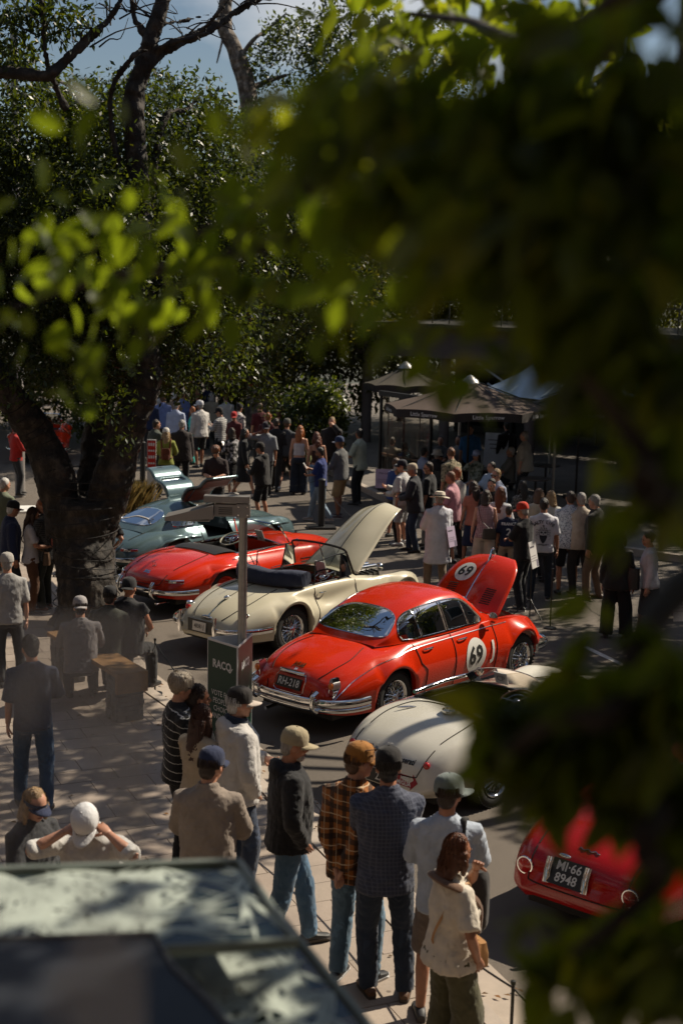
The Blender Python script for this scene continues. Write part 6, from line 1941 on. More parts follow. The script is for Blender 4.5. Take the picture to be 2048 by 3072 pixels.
        if near and st != 'buzz':            # loose strands over the mass
            sm = MB(); long_ = st in ('bob', 'long', 'curlylong')
            ln2 = dict(bob=.15, long=.34, curlylong=.28).get(st, 0)
            for q in range(260):
                ph = rs.uniform(0, 2 * math.pi); th0 = rs.uniform(.15, 1.2); th1 = th0 + rs.uniform(.25, .6)
                if long_: th1 = 1.75
                if hat is not None: th0, th1 = max(th0, 1.25), max(th1, 1.9)
                if math.sin(ph) > .15 and th1 > 1.25: continue
                rr_ = rs.uniform(1.0, 1.07); Q = []
                for th in np.linspace(th0, th1, 5):
                    w1 = .06 * math.sin(7 * th + q) if st in ('curly', 'curlylong', 'bob') else .02 * math.sin(4 * th + q)
                    Q.append(hd(hc + (0, -.024, .024) + np.array((.081 * math.sin(th) * math.cos(ph + w1), .094 * math.sin(th) * math.sin(ph + w1), .103 * math.cos(th))) * rr_ * (1.06 if st == 'curly' else 1)))
                if long_:
                    e = Q[-1]; L_ = ln2 * rs.uniform(.6, 1.1)
                    for u in (.35, .7, 1.0): Q.append(e + np.array((rs.normal(0, .006) + .010 * math.sin(9 * u + q), -.035 * u, -L_ * u)))
                sm.tube(np.array(Q) * S, np.linspace(.0032, .0012, len(Q)), 3, cap=False)
            so2 = sm.build('strands', hairmat(mul(hcol, 1.25)), ho); so2['kind'] = 'stuff'
        remesh_later(ho, .010 if near else .018, 1, (.0045 if st in ('short', 'buzz', 'bald') else .008, 30.0 if st != 'buzz' else 60.), NPEO[0])
    if beard:
        bm_ = MB().ell(hd(hc + (0, .048, -.085)), (.05, .045, .04), 12, 8, HR)
        bm_.v = [V * S for V in bm_.v]
        bo2 = bm_.build('beard', hairmat(beard), t); remesh_later(bo2, .012, 1, (.003, 50.), 3)
    # ---- hats
    if hat:
        hk, hcl, bcl, bd = (list(hat) + [None] * 4)[:4]
        bcl = bcl or hcl; bd = bd or 0
        HB = HR @ Rz(R(bd))
        def hb(p): return np.asarray(p, float) @ HB.T + hd(hc + (0, -.012, .03))
        c = MB()
        if hk in ('cap', 'visor'):
            tt = np.linspace(0, 2 * math.pi, 24, endpoint=False)
            rg = [hb(np.c_[.088 * s1 * np.cos(tt), .106 * s1 * np.sin(tt), np.full(24, z)]) for s1, z in ((1.0, -.012), (1.01, .02), (.95, .058), (.78, .088), (.48, .105), (.12, .111))]
            if hk == 'visor': rg = rg[:2]
            c.loft(rg, True, hk == 'cap')
            c.v = [V * S for V in c.v]
            co = c.build('cap', fabric(hcl), t)
            br = MB()
            tt = np.linspace(R(28), R(152), 17)
            G = []
            for u in np.linspace(0, 1, 5):
                row = []
                for a in tt:
                    ext = .085 * u * math.sin((a - R(28)) / R(124) * math.pi) ** .55
                    row.append((.088 * math.cos(a) * (1 - .02 * u), .104 * math.sin(a) + ext, -.006 - .012 * u - .018 * abs(math.cos(a)) ** 2 * (1 + .6 * u)))
                G.append(hb(np.array(row)))
            br.grid(np.array(G)); br.v = [V * S for V in br.v]
            brim = br.build('brim', fabric(bcl), co)
            sd2 = brim.modifiers.new('t', 'SOLIDIFY'); sd2.thickness = .006; sd2.offset = 0
            if hk == 'cap':
                bt = MB().ell(hb((0, 0, .113)) * S, (.008, .008, .005), 8, 4); bt.build('button', fabric(hcl), co)
        elif hk == 'beanie':
            c.ell(hb((0, -.01, .0)), (.092, .108, .112), 18, 12, HB); c.v = [V * S for V in c.v]; c.build('beanie', fabric(hcl), t)
        else:
            prof = dict(panama=((.175, .0), (.13, -.006), (.1, .0), (.094, .045), (.085, .085), (.05, .1), (.0, .085)), bucket=((.15, -.045), (.125, -.02), (.102, .0), (.098, .05), (.088, .085), (.05, .096), (.0, .097)))[hk]
            tt = np.linspace(0, 2 * math.pi, 28, endpoint=False)
            c.loft([hb(np.c_[r_ * np.cos(tt), r_ * 1.13 * np.sin(tt), np.full(28, z) + (.012 * np.cos(2 * tt) * -1 if r_ > .12 else 0)]) for r_, z in prof], True, False)
            c.v = [V * S for V in c.v]
            co = c.build('hat', fabric(hcl), t)
            sd2 = co.modifiers.new('t', 'SOLIDIFY'); sd2.thickness = .004
            if hk == 'panama':
                r_ = MB().loft([hb(np.c_[.0985 * np.cos(tt), .111 * np.sin(tt), np.full(28, z)]) * S for z in (.006, .034)], True, False)
                r_.build('hat_band', fabric((.02, .02, .02)), co)
    if glasses:
        gm = MB()
        gz_ = .0 if glasses == 'on' else .098
        gy = .0 if glasses == 'on' else .012
        for sd_ in (1, -1):
            gm.ell(hd(hc + (.034 * sd_, .094 + gy - (.018 if glasses != 'on' else 0), gz_)), (.028, .006, .019), 10, 6, HR @ Rx(R(0 if glasses == 'on' else -35)))
            gm.tube([hd(hc + (.06 * sd_, .088 + gy, gz_ + .006)), hd(hc + (.084 * sd_, .05, gz_ + .008)), hd(hc + (.08 * sd_, -.012, gz_))], .003, 5)
        gm.tube([hd(hc + (-.012, .1 + gy, gz_ + .006)), hd(hc + (.012, .1 + gy, gz_ + .006))], .003, 5)
        gm.v = [V * S for V in gm.v]
        gm.build('sunglasses', plain('sunglass_lens', (.012, .012, .014), .08, var=0, coat=1), t)
    return dict(root=t, shirt=so, shell=shell, tor=tor, S=S, hd=hd, hc=hc, arms=aj, HR=HR)
def world_of(p, q):
    """a point of a person's own frame in the scene"""
    r = p['root']
    return np.array(Matrix.LocRotScale(r.location, r.rotation_euler, (1, 1, 1)) @ Vector(np.asarray(q, float) * p['S']))
def held_phone(p, i, label, col=(.02, .02, .022), size=(.075, .012, .15)):
    sh_, el, wr, sd_, nm = p['arms'][i]
    c = wr + unit(wr - el) * .09 + np.array((0, .0, .03))
    o = MB().box((0, 0, 0), size, Rx(R(-35))).build('phone', plain('phone_%d' % int(col[0] * 100), col, .25, var=0), None, False)
    o.location = world_of(p, c); o.rotation_euler = p['root'].rotation_euler
    tag(o, label, 'phone')
def backpack(p, label, col, size=(.28, .15, .40), z=1.18, straps=True, oneside=False):
    S = p['S']
    t = thing('backpack', label, 'backpack', tuple(world_of(p, (0, 0, 0))), p['root'].rotation_euler[2])
    m = MB()
    w_, d_, h_ = size
    tr = p['tor']
    rg = []
    for v in np.linspace(-1, 1, 9):
        k = (1 - abs(v) ** 4) ** .5 * .25 + .75
        rg.append(tr(ring((.17 if oneside else 0, -.135 - d_ / 2, z + v * h_ / 2), w_ / 2 * k, d_ / 2 * k, 18, 3.2)))
    m.loft(rg); m.v = [V * S for V in m.v]
    f = fabric(col)
    m.build('pack', f, t)
    m2 = MB().loft([tr(ring((.17 if oneside else 0, -.15 - d_, z - .08 + v * h_ * .22), w_ * .36, .03 * (1 - v * v * .5), 14, 3)) for v in np.linspace(-1, 1, 5)]); m2.v = [V * S for V in m2.v]
    m2.build('pocket', f, t)
    if straps:
        for sd_ in ((1,) if oneside else (1, -1)):
            P = cr([tr((.10 * sd_, -.15, z + h_ * .42)), tr((.115 * sd_, -.06, 1.475)), tr((.125 * sd_, .06, 1.43)), tr((.14 * sd_, .155, 1.28)), tr((.17 * sd_, .07, 1.08)), tr((.13 * sd_, -.14, z - h_ * .36))], 6)
            s_ = MB().tube(P * S, [(.024, .008)] * len(P), 8, up=(0, 0, 1)); s_.build('strap', f, t)
def handbag(p, label, col, c, size=(.26, .1, .2), strap=None):
    S = p['S']
    t = thing('handbag', label, 'bag', tuple(world_of(p, (0, 0, 0))), p['root'].rotation_euler[2])
    w_, d_, h_ = size
    m = MB().loft([ring((c[0], c[1], c[2] + v * h_ / 2), w_ / 2 * (1 - .12 * max(v, 0)), d_ / 2 * (1 - .35 * max(v, 0)), 16, 4) for v in np.linspace(-1, 1, 7)])
    m.v = [V * S for V in m.v]
    lm = plain('bag_%d%d%d' % tuple(int(q * 99) for q in col), col, .5, var=.15, bmp=.2)
    m.build('pouch', lm, t)
    if strap is not None:
        P = cr([(c[0], c[1], c[2] + h_ / 2)] + [tuple(q) for q in strap] + [(c[0] + .03, c[1], c[2] + h_ / 2)], 6)
        MB().tube(P * S, [(.009, .004)] * len(P), 6).build('strap', lm, t)
BK = (.014, .014, .016); NV = (.018, .026, .065); WH = (.66, .66, .66); GY = (.24, .24, .25); LG = (.42, .42, .42); DK = (.035, .036, .04); BG = (.42, .34, .24); KH = (.30, .20, .095); DJ = (.025, .038, .07); LJ = (.16, .24, .34); OL = (.075, .07, .035); BR = (.11, .05, .025)
h_bl = (.015, .012, .01); h_db = (.035, .02, .013); h_br = (.10, .05, .025); h_gi = (.28, .09, .03); h_gr = (.32, .30, .28); h_wh = (.6, .58, .55); h_bd = (.30, .19, .09)
N_ = True
# ---- front row on the pavement
person(-1.39, 12.12, 0.13, 1.86, -72, 'man with grey hair and sunglasses in a black jumper with thin white stripes', top=((.02, .02, .021), 1, 'tee', 'thinstripe', (.5, .5, .48)), bot=(BK, 'trousers'), hair=((.34, .28, .21), 'curly'), arms=('low', 'down'), near=N_, glasses='on', head=(-8, 4))
person(-1.24, 12.15, 0.13, 1.74, -80, 'dark-haired woman half hidden behind the man in the striped jumper', 'f', (BK, 1, 'jacket'), (BK, 'slim'), hair=(h_db, 'tail'), near=N_, sk='c', head=(0, 2))
person(-1.17, 11.71, 0.13, 1.69, -38, 'woman with long dark brown hair in a cream top beside the grey hoodie', 'f', (BG, 1, 'blouse'), (BG, 'wide'), hair=((.055, .022, .014), 'long'), near=N_, arms=('low', 'low'))
p4_ = person(-0.85, 11.65, 0.13, 1.86, -62, 'older man in a grey hoodie and black cap with a pale brim', top=((.50, .48, .46), 1, 'hoodie'), bot=(DJ, 'jeans'), hair=(h_wh, 'short'), hat=('cap', (.02, .016, .015), (.52, .44, .38), 0), arms=('pocket', 'low'), near=N_, girth=1.12, head=(-12, 6))
sc_ = MB(); a = np.linspace(0, 2 * math.pi, 20, endpoint=False)
sc_.tube(p4_['tor'](np.c_[.078 * np.cos(a), -.005 + .075 * np.sin(a), 1.50 - .02 * np.sin(a)]) * p4_['S'], [(.026, .035)] * 20, 8, closed=True)
sc_.tube(p4_['tor'](np.array([(.05, .07, 1.48), (.06, .15, 1.36), (.05, .165, 1.2)])) * p4_['S'], [(.04, .02)] * 3, 8)
o = sc_.build('scarf', fabric((.012, .022, .045)), p4_['root'])
person(-0.94, 10.06, 0.13, 1.85, -6, 'man in a taupe overshirt and navy cap with a white back panel, seen from behind', top=((.235, .19, .155), 1, 'shirt'), bot=(DK, 'trousers'), hair=(h_db, 'short'), hat=('cap', NV, NV, 0), arms=('low', 'low'), near=N_, girth=1.1)
person(-0.36, 10.68, 0.13, 1.83, -78, 'bearded man in a beige cap, black puffer jacket and blue jeans', top=(BK, 1, 'hoodie'), bot=((.075, .14, .22), 'jeans'), hair=(h_gr, 'buzz'), hat=('cap', (.36, .30, .19), None, 0), arms=('pocket', 'pocket'), near=N_, beard=(.5, .46, .42), girth=1.08, head=(-6, 10), sk='b', stance='stride')
p7 = person(0.15, 10.13, 0.13, 1.90, -32, 'man in an orange plaid flannel shirt and tan cap, hands clasped behind his back', top=((.30, .105, .022), 1, 'shirt', 'plaid', (.55, .42, .27)), bot=((.10, .175, .25), 'jeans'), shoe=BK, sole=(.5, .5, .5), hair=(h_br, 'short'), hat=('cap', (.31, .13, .025), None, 0), arms=('back', 'back'), near=N_, head=(-34, 6), glasses='hat', sk='a')
person(0.38, 9.90, 0.13, 1.94, 6, 'tall man in a dark blue checked shirt and black cap with folded arms', top=((.045, .052, .082), 1, 'shirt', 'check', (.09, .10, .14)), bot=((.022, .035, .062), 'jeans'), shoe=(.10, .045, .02), hair=(h_bl, 'short'), hat=('cap', (.013, .011, .011), None, 0), arms=('cross', 'cross'), near=N_, head=(-6, 4), sk='b')
p9 = person(0.79, 9.58, 0.13, 1.86, -8, 'man in a pale blue T-shirt and grey-green cap with taupe cargo shorts', top=((.40, .45, .53), .5, 'tee'), bot=((.155, .12, .10), 'shorts'), shoe=DK, hair=(h_db, 'short'), hat=('cap', (.17, .20, .19), None, -40), arms=('low', 'low'), near=N_, sk='b', head=(-16, 4))
backpack(p9, 'dark olive backpack slung on the man in the pale blue T-shirt', (.03, .028, .028), (.28, .2, .42), 1.02, oneside=True)
p10 = person(0.79, 8.89, 0.13, 1.71, -62, 'woman in a cream T-shirt and olive trousers with a brown jumper round her shoulders', 'f', ((.60, .54, .45), .42, 'tee'), (OL, 'wide'), hair=((.12, .042, .018), 'bob'), arms=('pocket', 'chin'), near=N_, girth=1.18, sk='c', head=(6, 8))
jm = MB(); tr = p10['tor']
jm.tube(cr([tr((-.14, -.02, 1.41)), tr((-.08, -.10, 1.455)), tr((.06, -.10, 1.455)), tr((.14, -.02, 1.42)), tr((.12, .10, 1.32)), tr((.06, .165, 1.2)), tr((.02, .18, 1.05))], 6) * p10['S'], [(.05, .026)] * 37, 10)
jm.tube(cr([tr((-.14, -.02, 1.41)), tr((-.13, .10, 1.33)), tr((-.08, .165, 1.2)), tr((-.06, .175, 1.0))], 6) * p10['S'], [(.045, .025)] * 19, 10)
jm.build('shoulder_jumper', fabric((.15, .085, .055)), p10['root'])
handbag(p10, 'tan leather handbag on the hip of the woman in olive trousers', (.38, .20, .08), (-.05, .24, .86), (.22, .1, .17), [p10['tor']((-.04, .19, 1.1)), p10['tor']((.1, .06, 1.44)), p10['tor']((.1, -.1, 1.3)), p10['tor']((.0, -.14, 1.0))])
person(-1.65, 9.29, 0.13, 1.82, 172, 'man in a white cap looking down with both hands at his ears', top=((.55, .54, .52), .6, 'shirt'), bot=(DK, 'trousers'), hair=(h_br, 'short'), hat=('cap', (.68, .68, .69), None, 0), arms=('ear', 'ear'), near=N_, head=(0, 42), sk='a', lean=6)
person(-2.15, 9.65, 0.13, 1.71, -128, 'woman in a navy sun visor and dark top beside the man in the white cap', 'f', (DK, 1, 'blouse'), (DK, 'trousers'), hair=(h_bd, 'bob'), hat=('visor', NV, None, 0), near=N_, head=(-10, 18), arms=('low', 'low'), sk='a', girth=1.1)
# ---- round the bench and the big tree
def sitter(x, y, gz, h, face, label, standing, **kw):
    """h = seated height above the pavement; standing = standing height"""
    S = standing / 1.75
    kw.setdefault('seat_z', max(.3, h - .88 * S))
    return person(x, y, gz, standing, face, label, stance='sit', **kw)
sitter(-3.18, 17.10, 0.13, 1.36, 14, 'man in a grey T-shirt and pale cap worn backwards sitting with his back turned', 1.78, top=((.20, .185, .19), .55, 'tee'), bot=(DK, 'trousers'), hair=(h_db, 'short'), hat=('cap', (.30, .28, .28), None, 180), arms=('knee', 'knee'), lean=10, near=N_, girth=1.15)
sitter(-2.71, 17.63, 0.13, 1.50, -14, 'man in a black quilted vest and black cap sitting on the stone bench', 1.84, top=(BK, .12, 'vest'), bot=(BK, 'jeans'), hair=None, hat=('cap', BK, None, 180), arms=('knee', 'knee'), lean=10, near=N_, girth=1.12, sk='b')
sitter(-2.92, 17.45, 0.13, 1.42, -6, 'man in a black cap and dark olive jacket between the two seated men', 1.76, top=((.03, .033, .024), 1, 'jacket'), bot=(BK, 'trousers'), hair=(h_bl, 'short'), hat=('cap', BK, None, 0), arms=('knee', 'knee'), lean=14, near=N_)
person(-3.01, 13.58, 0.13, 1.78, 8, 'man in a navy T-shirt and blue jeans with his back turned at the left edge', top=((.03, .04, .075), .5, 'tee'), bot=((.025, .06, .12), 'jeans'), hair=(h_bl, 'short'), near=N_, arms=('low', 'down'))
person(-4.26, 17.89, 0.13, 1.74, 20, 'man in a pale cap and grey T-shirt at the left edge by the tree', top=((.30, .29, .28), .5, 'tee'), bot=(DK, 'trousers'), hair=(h_gr, 'short'), hat=('cap', (.36, .34, .31), None, 0))
p18 = person(-4.88, 22.07, 0.13, 1.68, -82, 'woman in a white T-shirt holding an iced drink beside the big tree', 'f', ((.50, .47, .47), .42, 'tee'), (BR, 'trousers'), hair=((.05, .024, .015), 'long'), arms=('low', 'low'), head=(0, 16), sk='b', near=N_)
handbag(p18, 'brown leather handbag hanging from the woman with the iced drink', (.10, .055, .03), (.1, .26, .92), (.28, .12, .2), [p18['tor']((.02, .17, 1.15)), p18['tor']((-.08, .02, 1.44)), p18['tor']((.05, -.14, 1.2))])
wr = p18['arms'][0][2]
cup = thing('drink_cup', 'plastic cup of pink iced drink with a straw by the big tree', 'cup', tuple(world_of(p18, wr + (-.03, .08, .0))))
MB().lathe([(0, 0), (.032, 0), (.042, .13), (0, .13)], 14).build('cup', plain('drink_pink', (.5, .16, .12), .15, coat=1), cup)
MB().tube([(0, 0, .1), (.015, 0, .26)], .005, 6).build('straw', plain('straw_white', (.7, .7, .68), .5), cup)
person(-5.22, 22.08, 0.13, 1.76, -70, 'elderly man in a black cap and navy blazer at the left edge', top=(NV, 1, 'jacket'), bot=(DK, 'trousers'), hair=(h_wh, 'short'), hat=('cap', BK, (.12, .02, .015), 0), sk='b')
person(-4.65, 22.18, 0.13, 1.82, 70, 'red-bearded man in a dark checked shirt half hidden by the tree trunk', top=((.02, .022, .024), .9, 'shirt', 'check', (.12, .12, .12)), bot=((.02, .024, .02), 'trousers'), shoe=(.13, .04, .015), sole=(.6, .58, .55), hair=(h_gi, 'short'), beard=(.30, .07, .015), arms=('low', 'low'))
person(-5.99, 24.82, 0.13, 1.74, -30, 'person in an olive T-shirt cut by the left edge', top=((.14, .16, .11), .5, 'tee'), bot=(DK, 'trousers'), hair=(h_wh, 'short'))
person(-7.93, 34.34, 0.10, 1.76, -60, 'man in a red jumper behind the grey mast', top=((.42, .02, .015), 1, 'tee'), bot=(DK, 'trousers'), hair=(h_db, 'short'), arms=('low', 'low'), sk='c')
person(-3.83, 22.64, 0.05, 1.80, -10, 'person in a black T-shirt behind the tree trunk with one elbow showing', top=(BK, .4, 'tee'), bot=(DK, 'trousers'), hair=(h_bl, 'short'), arms=('hip', 'hip'), sk='a')
# ---- crowd beyond the far cars
person(-5.71, 43.93, 0.00, 1.72, 8, 'white-haired woman in a floral blouse, seen from behind', 'f', ((.50, .46, .45), .6, 'blouse', 'camo', (.20, .12, .14)), ((.035, .02, .025), 'trousers'), hair=(h_wh, 'short'), girth=1.15)
person(-4.85, 41.06, 0.00, 1.91, -12, 'large man in a pale blue long shirt and dark cap, seen from behind', top=((.42, .47, .62), .8, 'shirt'), bot=(DK, 'trousers'), hair=(h_gr, 'short'), hat=('cap', DK, None, 0), girth=1.3)
person(-5.31, 44.31, 0.00, 1.89, -20, 'white-haired man in a beige jacket at the back of the crowd', top=((.36, .25, .17), 1, 'shirt'), bot=(DK, 'trousers'), hair=(h_wh, 'short'))
person(-5.54, 43.55, 0.00, 1.89, 0, 'man in a mid-blue shirt behind the floral blouse', top=((.20, .25, .48), .5, 'shirt'), bot=(DK, 'trousers'), hair=(h_br, 'short'), girth=1.2)
person(-5.16, 45.35, 0.00, 1.87, -10, 'man in a deeper blue shirt behind the beige jacket', top=((.14, .19, .40), .5, 'shirt'), bot=(DK, 'trousers'), hair=(h_bl, 'short'), girth=1.2)
person(-4.78, 36.08, 0.00, 1.85, -50, 'man in a dark green-grey suit jacket by the left bollard', top=((.055, .065, .05), 1, 'jacket'), bot=(DK, 'trousers'), hair=(h_db, 'short'))
p29 = person(-4.37, 35.02, 0.00, 1.74, 4, 'woman in an olive sweater and white cap, seen from behind', 'f', ((.20, .22, .035), 1, 'blouse'), (DK, 'trousers'), hair=(h_bd, 'long'), hat=('cap', (.62, .58, .52), None, 0), arms=('low', 'low'))
backpack(p29, 'small brown leather backpack on the woman in the olive sweater', (.13, .035, .015), (.24, .11, .28), 1.12)
person(-4.08, 35.80, 0.00, 1.89, 10, 'grey-haired man in a dark brown quilted vest', top=((.028, .02, .019), 1, 'jacket'), bot=(BK, 'trousers'), hair=(h_gr, 'short'), girth=1.25, sk='c')
person(-4.41, 41.71, 0.00, 1.70, 80, 'woman in a turquoise dress facing left', 'f', ((.02, .36, .33), .5, 'dress'), ((.02, .30, .27), 'trousers'), hair=(h_gi, 'short'), sk='b')
person(-4.12, 41.00, 0.00, 1.93, 40, 'man in a white cap and white jacket with dark sleeves and grey shorts', top=((.56, .53, .50), .95, 'jacket'), bot=(DK, 'shorts'), shoe=DK, hair=(h_gr, 'buzz'), hat=('cap', (.62, .62, .66), None, 20), sk='c')
person(-4.60, 45.34, 0.00, 1.78, 60, 'person with short ginger hair in black behind the white cap', 'f', (BK, 1, 'tee'), (BK, 'trousers'), hair=((.16, .05, .02), 'curly'))
p34 = person(-4.25, 45.71, 0.00, 1.81, 10, 'grey-haired woman in a beige blouse with a bag strap', 'f', ((.40, .35, .27), .6, 'blouse'), (DK, 'trousers'), hair=(h_gr, 'bob'))
p35 = person(-3.47, 40.31, 0.00, 1.81, 60, 'person in a grey striped long-sleeved shirt and black cap taking a picture', top=((.48, .47, .45), 1, 'tee', 'stripe', (.13, .13, .14)), bot=(BK, 'trousers'), hair=(h_bl, 'short'), hat=('cap', BK, None, 0), arms=('phone', 'phone'))
held_phone(p35, 0, 'phone held up by the person in the striped shirt')
person(-3.06, 39.87, 0.00, 1.74, 150, 'person in a red cap and dark top in the crowd', top=((.10, .02, .02), .5, 'tee'), bot=(DK, 'trousers'), hair=(h_br, 'short'), hat=('cap', (.42, .02, .02), None, 0))
person(-3.05, 40.89, 0.00, 1.89, -50, 'man in a black cap and black and white jacket by the hanging foliage', top=((.5, .46, .44), 1, 'jacket', 'camo', (.03, .03, .03)), bot=(BK, 'trousers'), hair=(h_bl, 'short'), hat=('cap', BK, None, 0))
p38 = person(-2.78, 35.68, 0.00, 1.72, 50, 'dark-haired woman in a black pinafore with white sleeves', 'f', ((.03, .03, .03), .95, 'tee', 'camo', (.42, .40, .42)), (BK, 'skirt'), hair=(h_db, 'bob'), arms=('phone', 'low'))
held_phone(p38, 0, 'white phone held by the woman with white sleeves', (.6, .6, .6))
person(-2.47, 35.33, 0.00, 1.76, -80, 'woman in a black leather jacket and white boots walking right', 'f', (BK, 1, 'jacket'), (BK, 'skirt'), shoe=(.55, .52, .48), hair=(h_bl, 'bob'), stance='walk')
person(-2.77, 30.98, 0.00, 1.83, 176, 'curly-haired young man in sunglasses and a dark brown T-shirt facing the camera', top=((.03, .018, .018), .55, 'tee'), bot=(BK, 'trousers'), hair=((.16, .06, .025), 'curly'), glasses='on', head=(0, 22), arms=('low', 'low'))
p41 = person(-1.93, 35.61, 0.00, 1.89, 165, 'man in a grey T-shirt and dark cap holding a phone to his ear', top=((.24, .25, .27), .5, 'tee'), bot=(BK, 'jeans'), hair=(h_gr, 'short'), hat=('cap', (.03, .025, .035), None, 0), glasses='on', arms=('ear', 'down'), sk='c')
person(-1.74, 36.69, 0.00, 1.89, -8, 'man in a black T-shirt and black trousers walking away', top=(BK, .5, 'tee'), bot=((.03, .028, .027), 'trousers'), hair=(h_db, 'short'), stance='stride')
person(-1.47, 36.74, 0.00, 1.87, -14, 'man in a charcoal T-shirt, grey cap and shorts with white shoes', top=((.045, .05, .058), .5, 'tee'), bot=((.03, .027, .024), 'shorts'), shoe=(.6, .6, .58), hair=(h_br, 'short'), hat=('cap', (.10, .095, .08), None, 0), stance='walk', sk='a')
p44 = person(-1.11, 36.08, 0.00, 1.78, -6, 'woman with red curls in a white strappy top and wide dark trousers, from behind', 'f', ((.56, .53, .56), 0, 'top'), ((.018, .026, .045), 'wide'), hair=((.33, .10, .025), 'curlylong'), sk='a', stance='stand')
handbag(p44, 'small pale green handbag on the hip of the woman in the white top', (.36, .38, .17), (.24, .0, .93), (.14, .1, .17), [p44['tor']((.16, .0, 1.2)), p44['tor']((.11, .0, 1.44)), p44['tor']((.14, -.06, 1.2))])
person(-0.63, 34.78, 0.00, 1.76, 6, 'woman with long dark red curls, dark top and light jeans, from behind', 'f', ((.05, .018, .014), .8, 'top'), (LJ, 'jeans'), hair=((.13, .035, .015), 'curlylong'))
person(-0.30, 37.07, 0.00, 1.93, 170, 'young man in black with one hand raised to his face', top=((.016, .013, .013), 1, 'jacket'), bot=(BK, 'trousers'), hair=(h_bd, 'short'), arms=('down', 'face'))
p47 = person(-0.49, 31.93, 0.00, 1.72, 78, 'bearded man in a royal blue T-shirt and light jeans behind the bollard', top=((.018, .035, .16), .5, 'tee'), bot=((.21, .28, .36), 'jeans'), shoe=(.35, .3, .28), sole=(.6, .6, .6), hair=(h_bl, 'short'), beard=(.03, .018, .012), glasses='on', arms=('phone', 'low'), stance='walk', head=(8, 10), sk='c')
held_phone(p47, 0, 'phone in the hand of the bearded man in royal blue', (.5, .5, .5))
p48 = person(-0.02, 32.55, 0.00, 1.89, 62, 'man in a grey jumper, tan shorts and navy cap', top=((.115, .115, .115), 1, 'tee'), bot=((.36, .235, .11), 'shorts'), shoe=(.07, .04, .04), sole=(.5, .48, .45), hair=(h_br, 'short'), hat=('cap', (.022, .04, .10), (.4, .42, .5), 0), glasses='on', arms=('down', 'low'), sk='c', girth=1.08)
held_phone(p48, 1, 'dark phone in the hand of the man in tan shorts')
p49 = person(-1.79, 31.70, 0.00, 1.81, 66, 'man in a black hoodie, black shorts and black cap with a phone', top=((.017, .015, .015), 1, 'hoodie'), bot=(BK, 'shorts'), shoe=DK, hair=(h_bl, 'short'), hat=('cap', (.02, .017, .015), None, 0), arms=('low', 'low'), sk='b')
held_phone(p49, 0, 'dark phone in the hand of the man in the black hoodie')
person(0.43, 34.72, 0.00, 1.87, 60, 'waiter in a mint shirt carrying red menus beside the wind curtain', top=((.42, .46, .36), .5, 'shirt'), bot=(BK, 'trousers'), hair=(h_bl, 'short'), arms=('low', 'low'), sk='c')
for q in [(-1.78, 45.87, 0.00, 1.85, 160, 'man in a white cap and blue top far back beside the shrub', ((.04, .08, .2), .5), h_gr, ('cap', (.6, .58, .55), None, 0)),
          (-1.82, 39.79, 0.00, 1.83, 10, 'brown-haired man behind the man in the charcoal T-shirt', ((.05, .05, .06), .5), h_br, None),
          (-2.06, 38.92, 0.00, 1.83, 0, 'man with reddish hair behind the man on the phone', ((.09, .02, .02), .5), h_gi, None),
          (-1.82, 41.99, 0.00, 1.78, 170, 'dark figure further back near the hanging foliage', (BK, .5), h_bl, None),
          (-2.22, 48.32, 0.00, 1.83, 150, 'distant person in brown beyond the shrub', (BR, .5), h_bl, None),
          (-4.67, 48.58, 0.00, 1.93, 0, 'distant man in a dark blue jacket above the crowd', ((.02, .035, .09), 1), h_db, None),
          (-4.84, 47.46, 0.00, 1.89, 120, 'distant man in black at the very back', (BK, 1), h_bl, None),
          (-5.78, 42.48, 0.00, 1.89, -20, 'man in navy at the left end of the far crowd', (NV, 1), h_bl, ('cap', (.3, .32, .36), None, 0)),
          (-3.68, 44.52, 0.00, 1.87, 30, 'distant person in pale grey beneath the hanging foliage', (LG, .5), h_br, None),
          (-2.47, 42.09, 0.00, 1.83, 30, 'distant person in maroon behind the hanging foliage', ((.09, .015, .02), .5), h_br, None)]:
    person(*q[:6], 'm', q[6], (DK, 'trousers'), hair=(q[7], 'short'), hat=q[8]) if len(q) > 8 else person(*q[:4], q[4], q[5], 'm', q[6], (DK, 'trousers'), hair=(q[7], 'short'))
# ---- crowd at the right in the shade
person(1.12, 30.21, 0.00, 1.72, -60, 'young person in a royal blue top behind the woman in the white jacket', top=((.02, .05, .20), .5, 'tee'), bot=(DK, 'shorts'), hair=(h_br, 'short'))
p54 = person(1.22, 29.44, 0.00, 1.68, 78, 'woman in a white cap and white zip jacket with black leggings', 'f', ((.58, .56, .52), 1, 'jacket'), (BK, 'slim'), shoe=(.3, .3, .3), hair=(h_bd, 'bob'), hat=('cap', (.50, .50, .46), None, 0), arms=('phone', 'low'), sk='b')
person(1.29, 29.31, 0.00, 1.78, 60, 'man in a white T-shirt and black cap beside the dark jacket', top=((.56, .55, .55), .5, 'tee'), bot=((.5, .5, .52), 'shorts'), shoe=(.5, .5, .5), hair=(h_bl, 'short'), hat=('cap', (.02, .02, .03), None, 0))
person(1.49, 28.61, 0.00, 1.80, 84, 'man in a beige cap, charcoal jacket and dark jeans holding a stick', top=((.028, .03, .036), 1, 'jacket'), bot=(DJ, 'jeans'), shoe=BK, hair=(h_gr, 'short'), hat=('cap', (.44, .37, .27), None, 0), arms=('low', 'low'), sk='b', girth=1.1)
person(1.80, 29.02, 0.00, 1.80, 70, 'man in a black T-shirt and sunglasses behind the charcoal jacket', top=(BK, .5, 'tee'), bot=((.20, .2, .21), 'trousers'), hair=(h_db, 'buzz'), glasses='on', sk='b', girth=1.1)
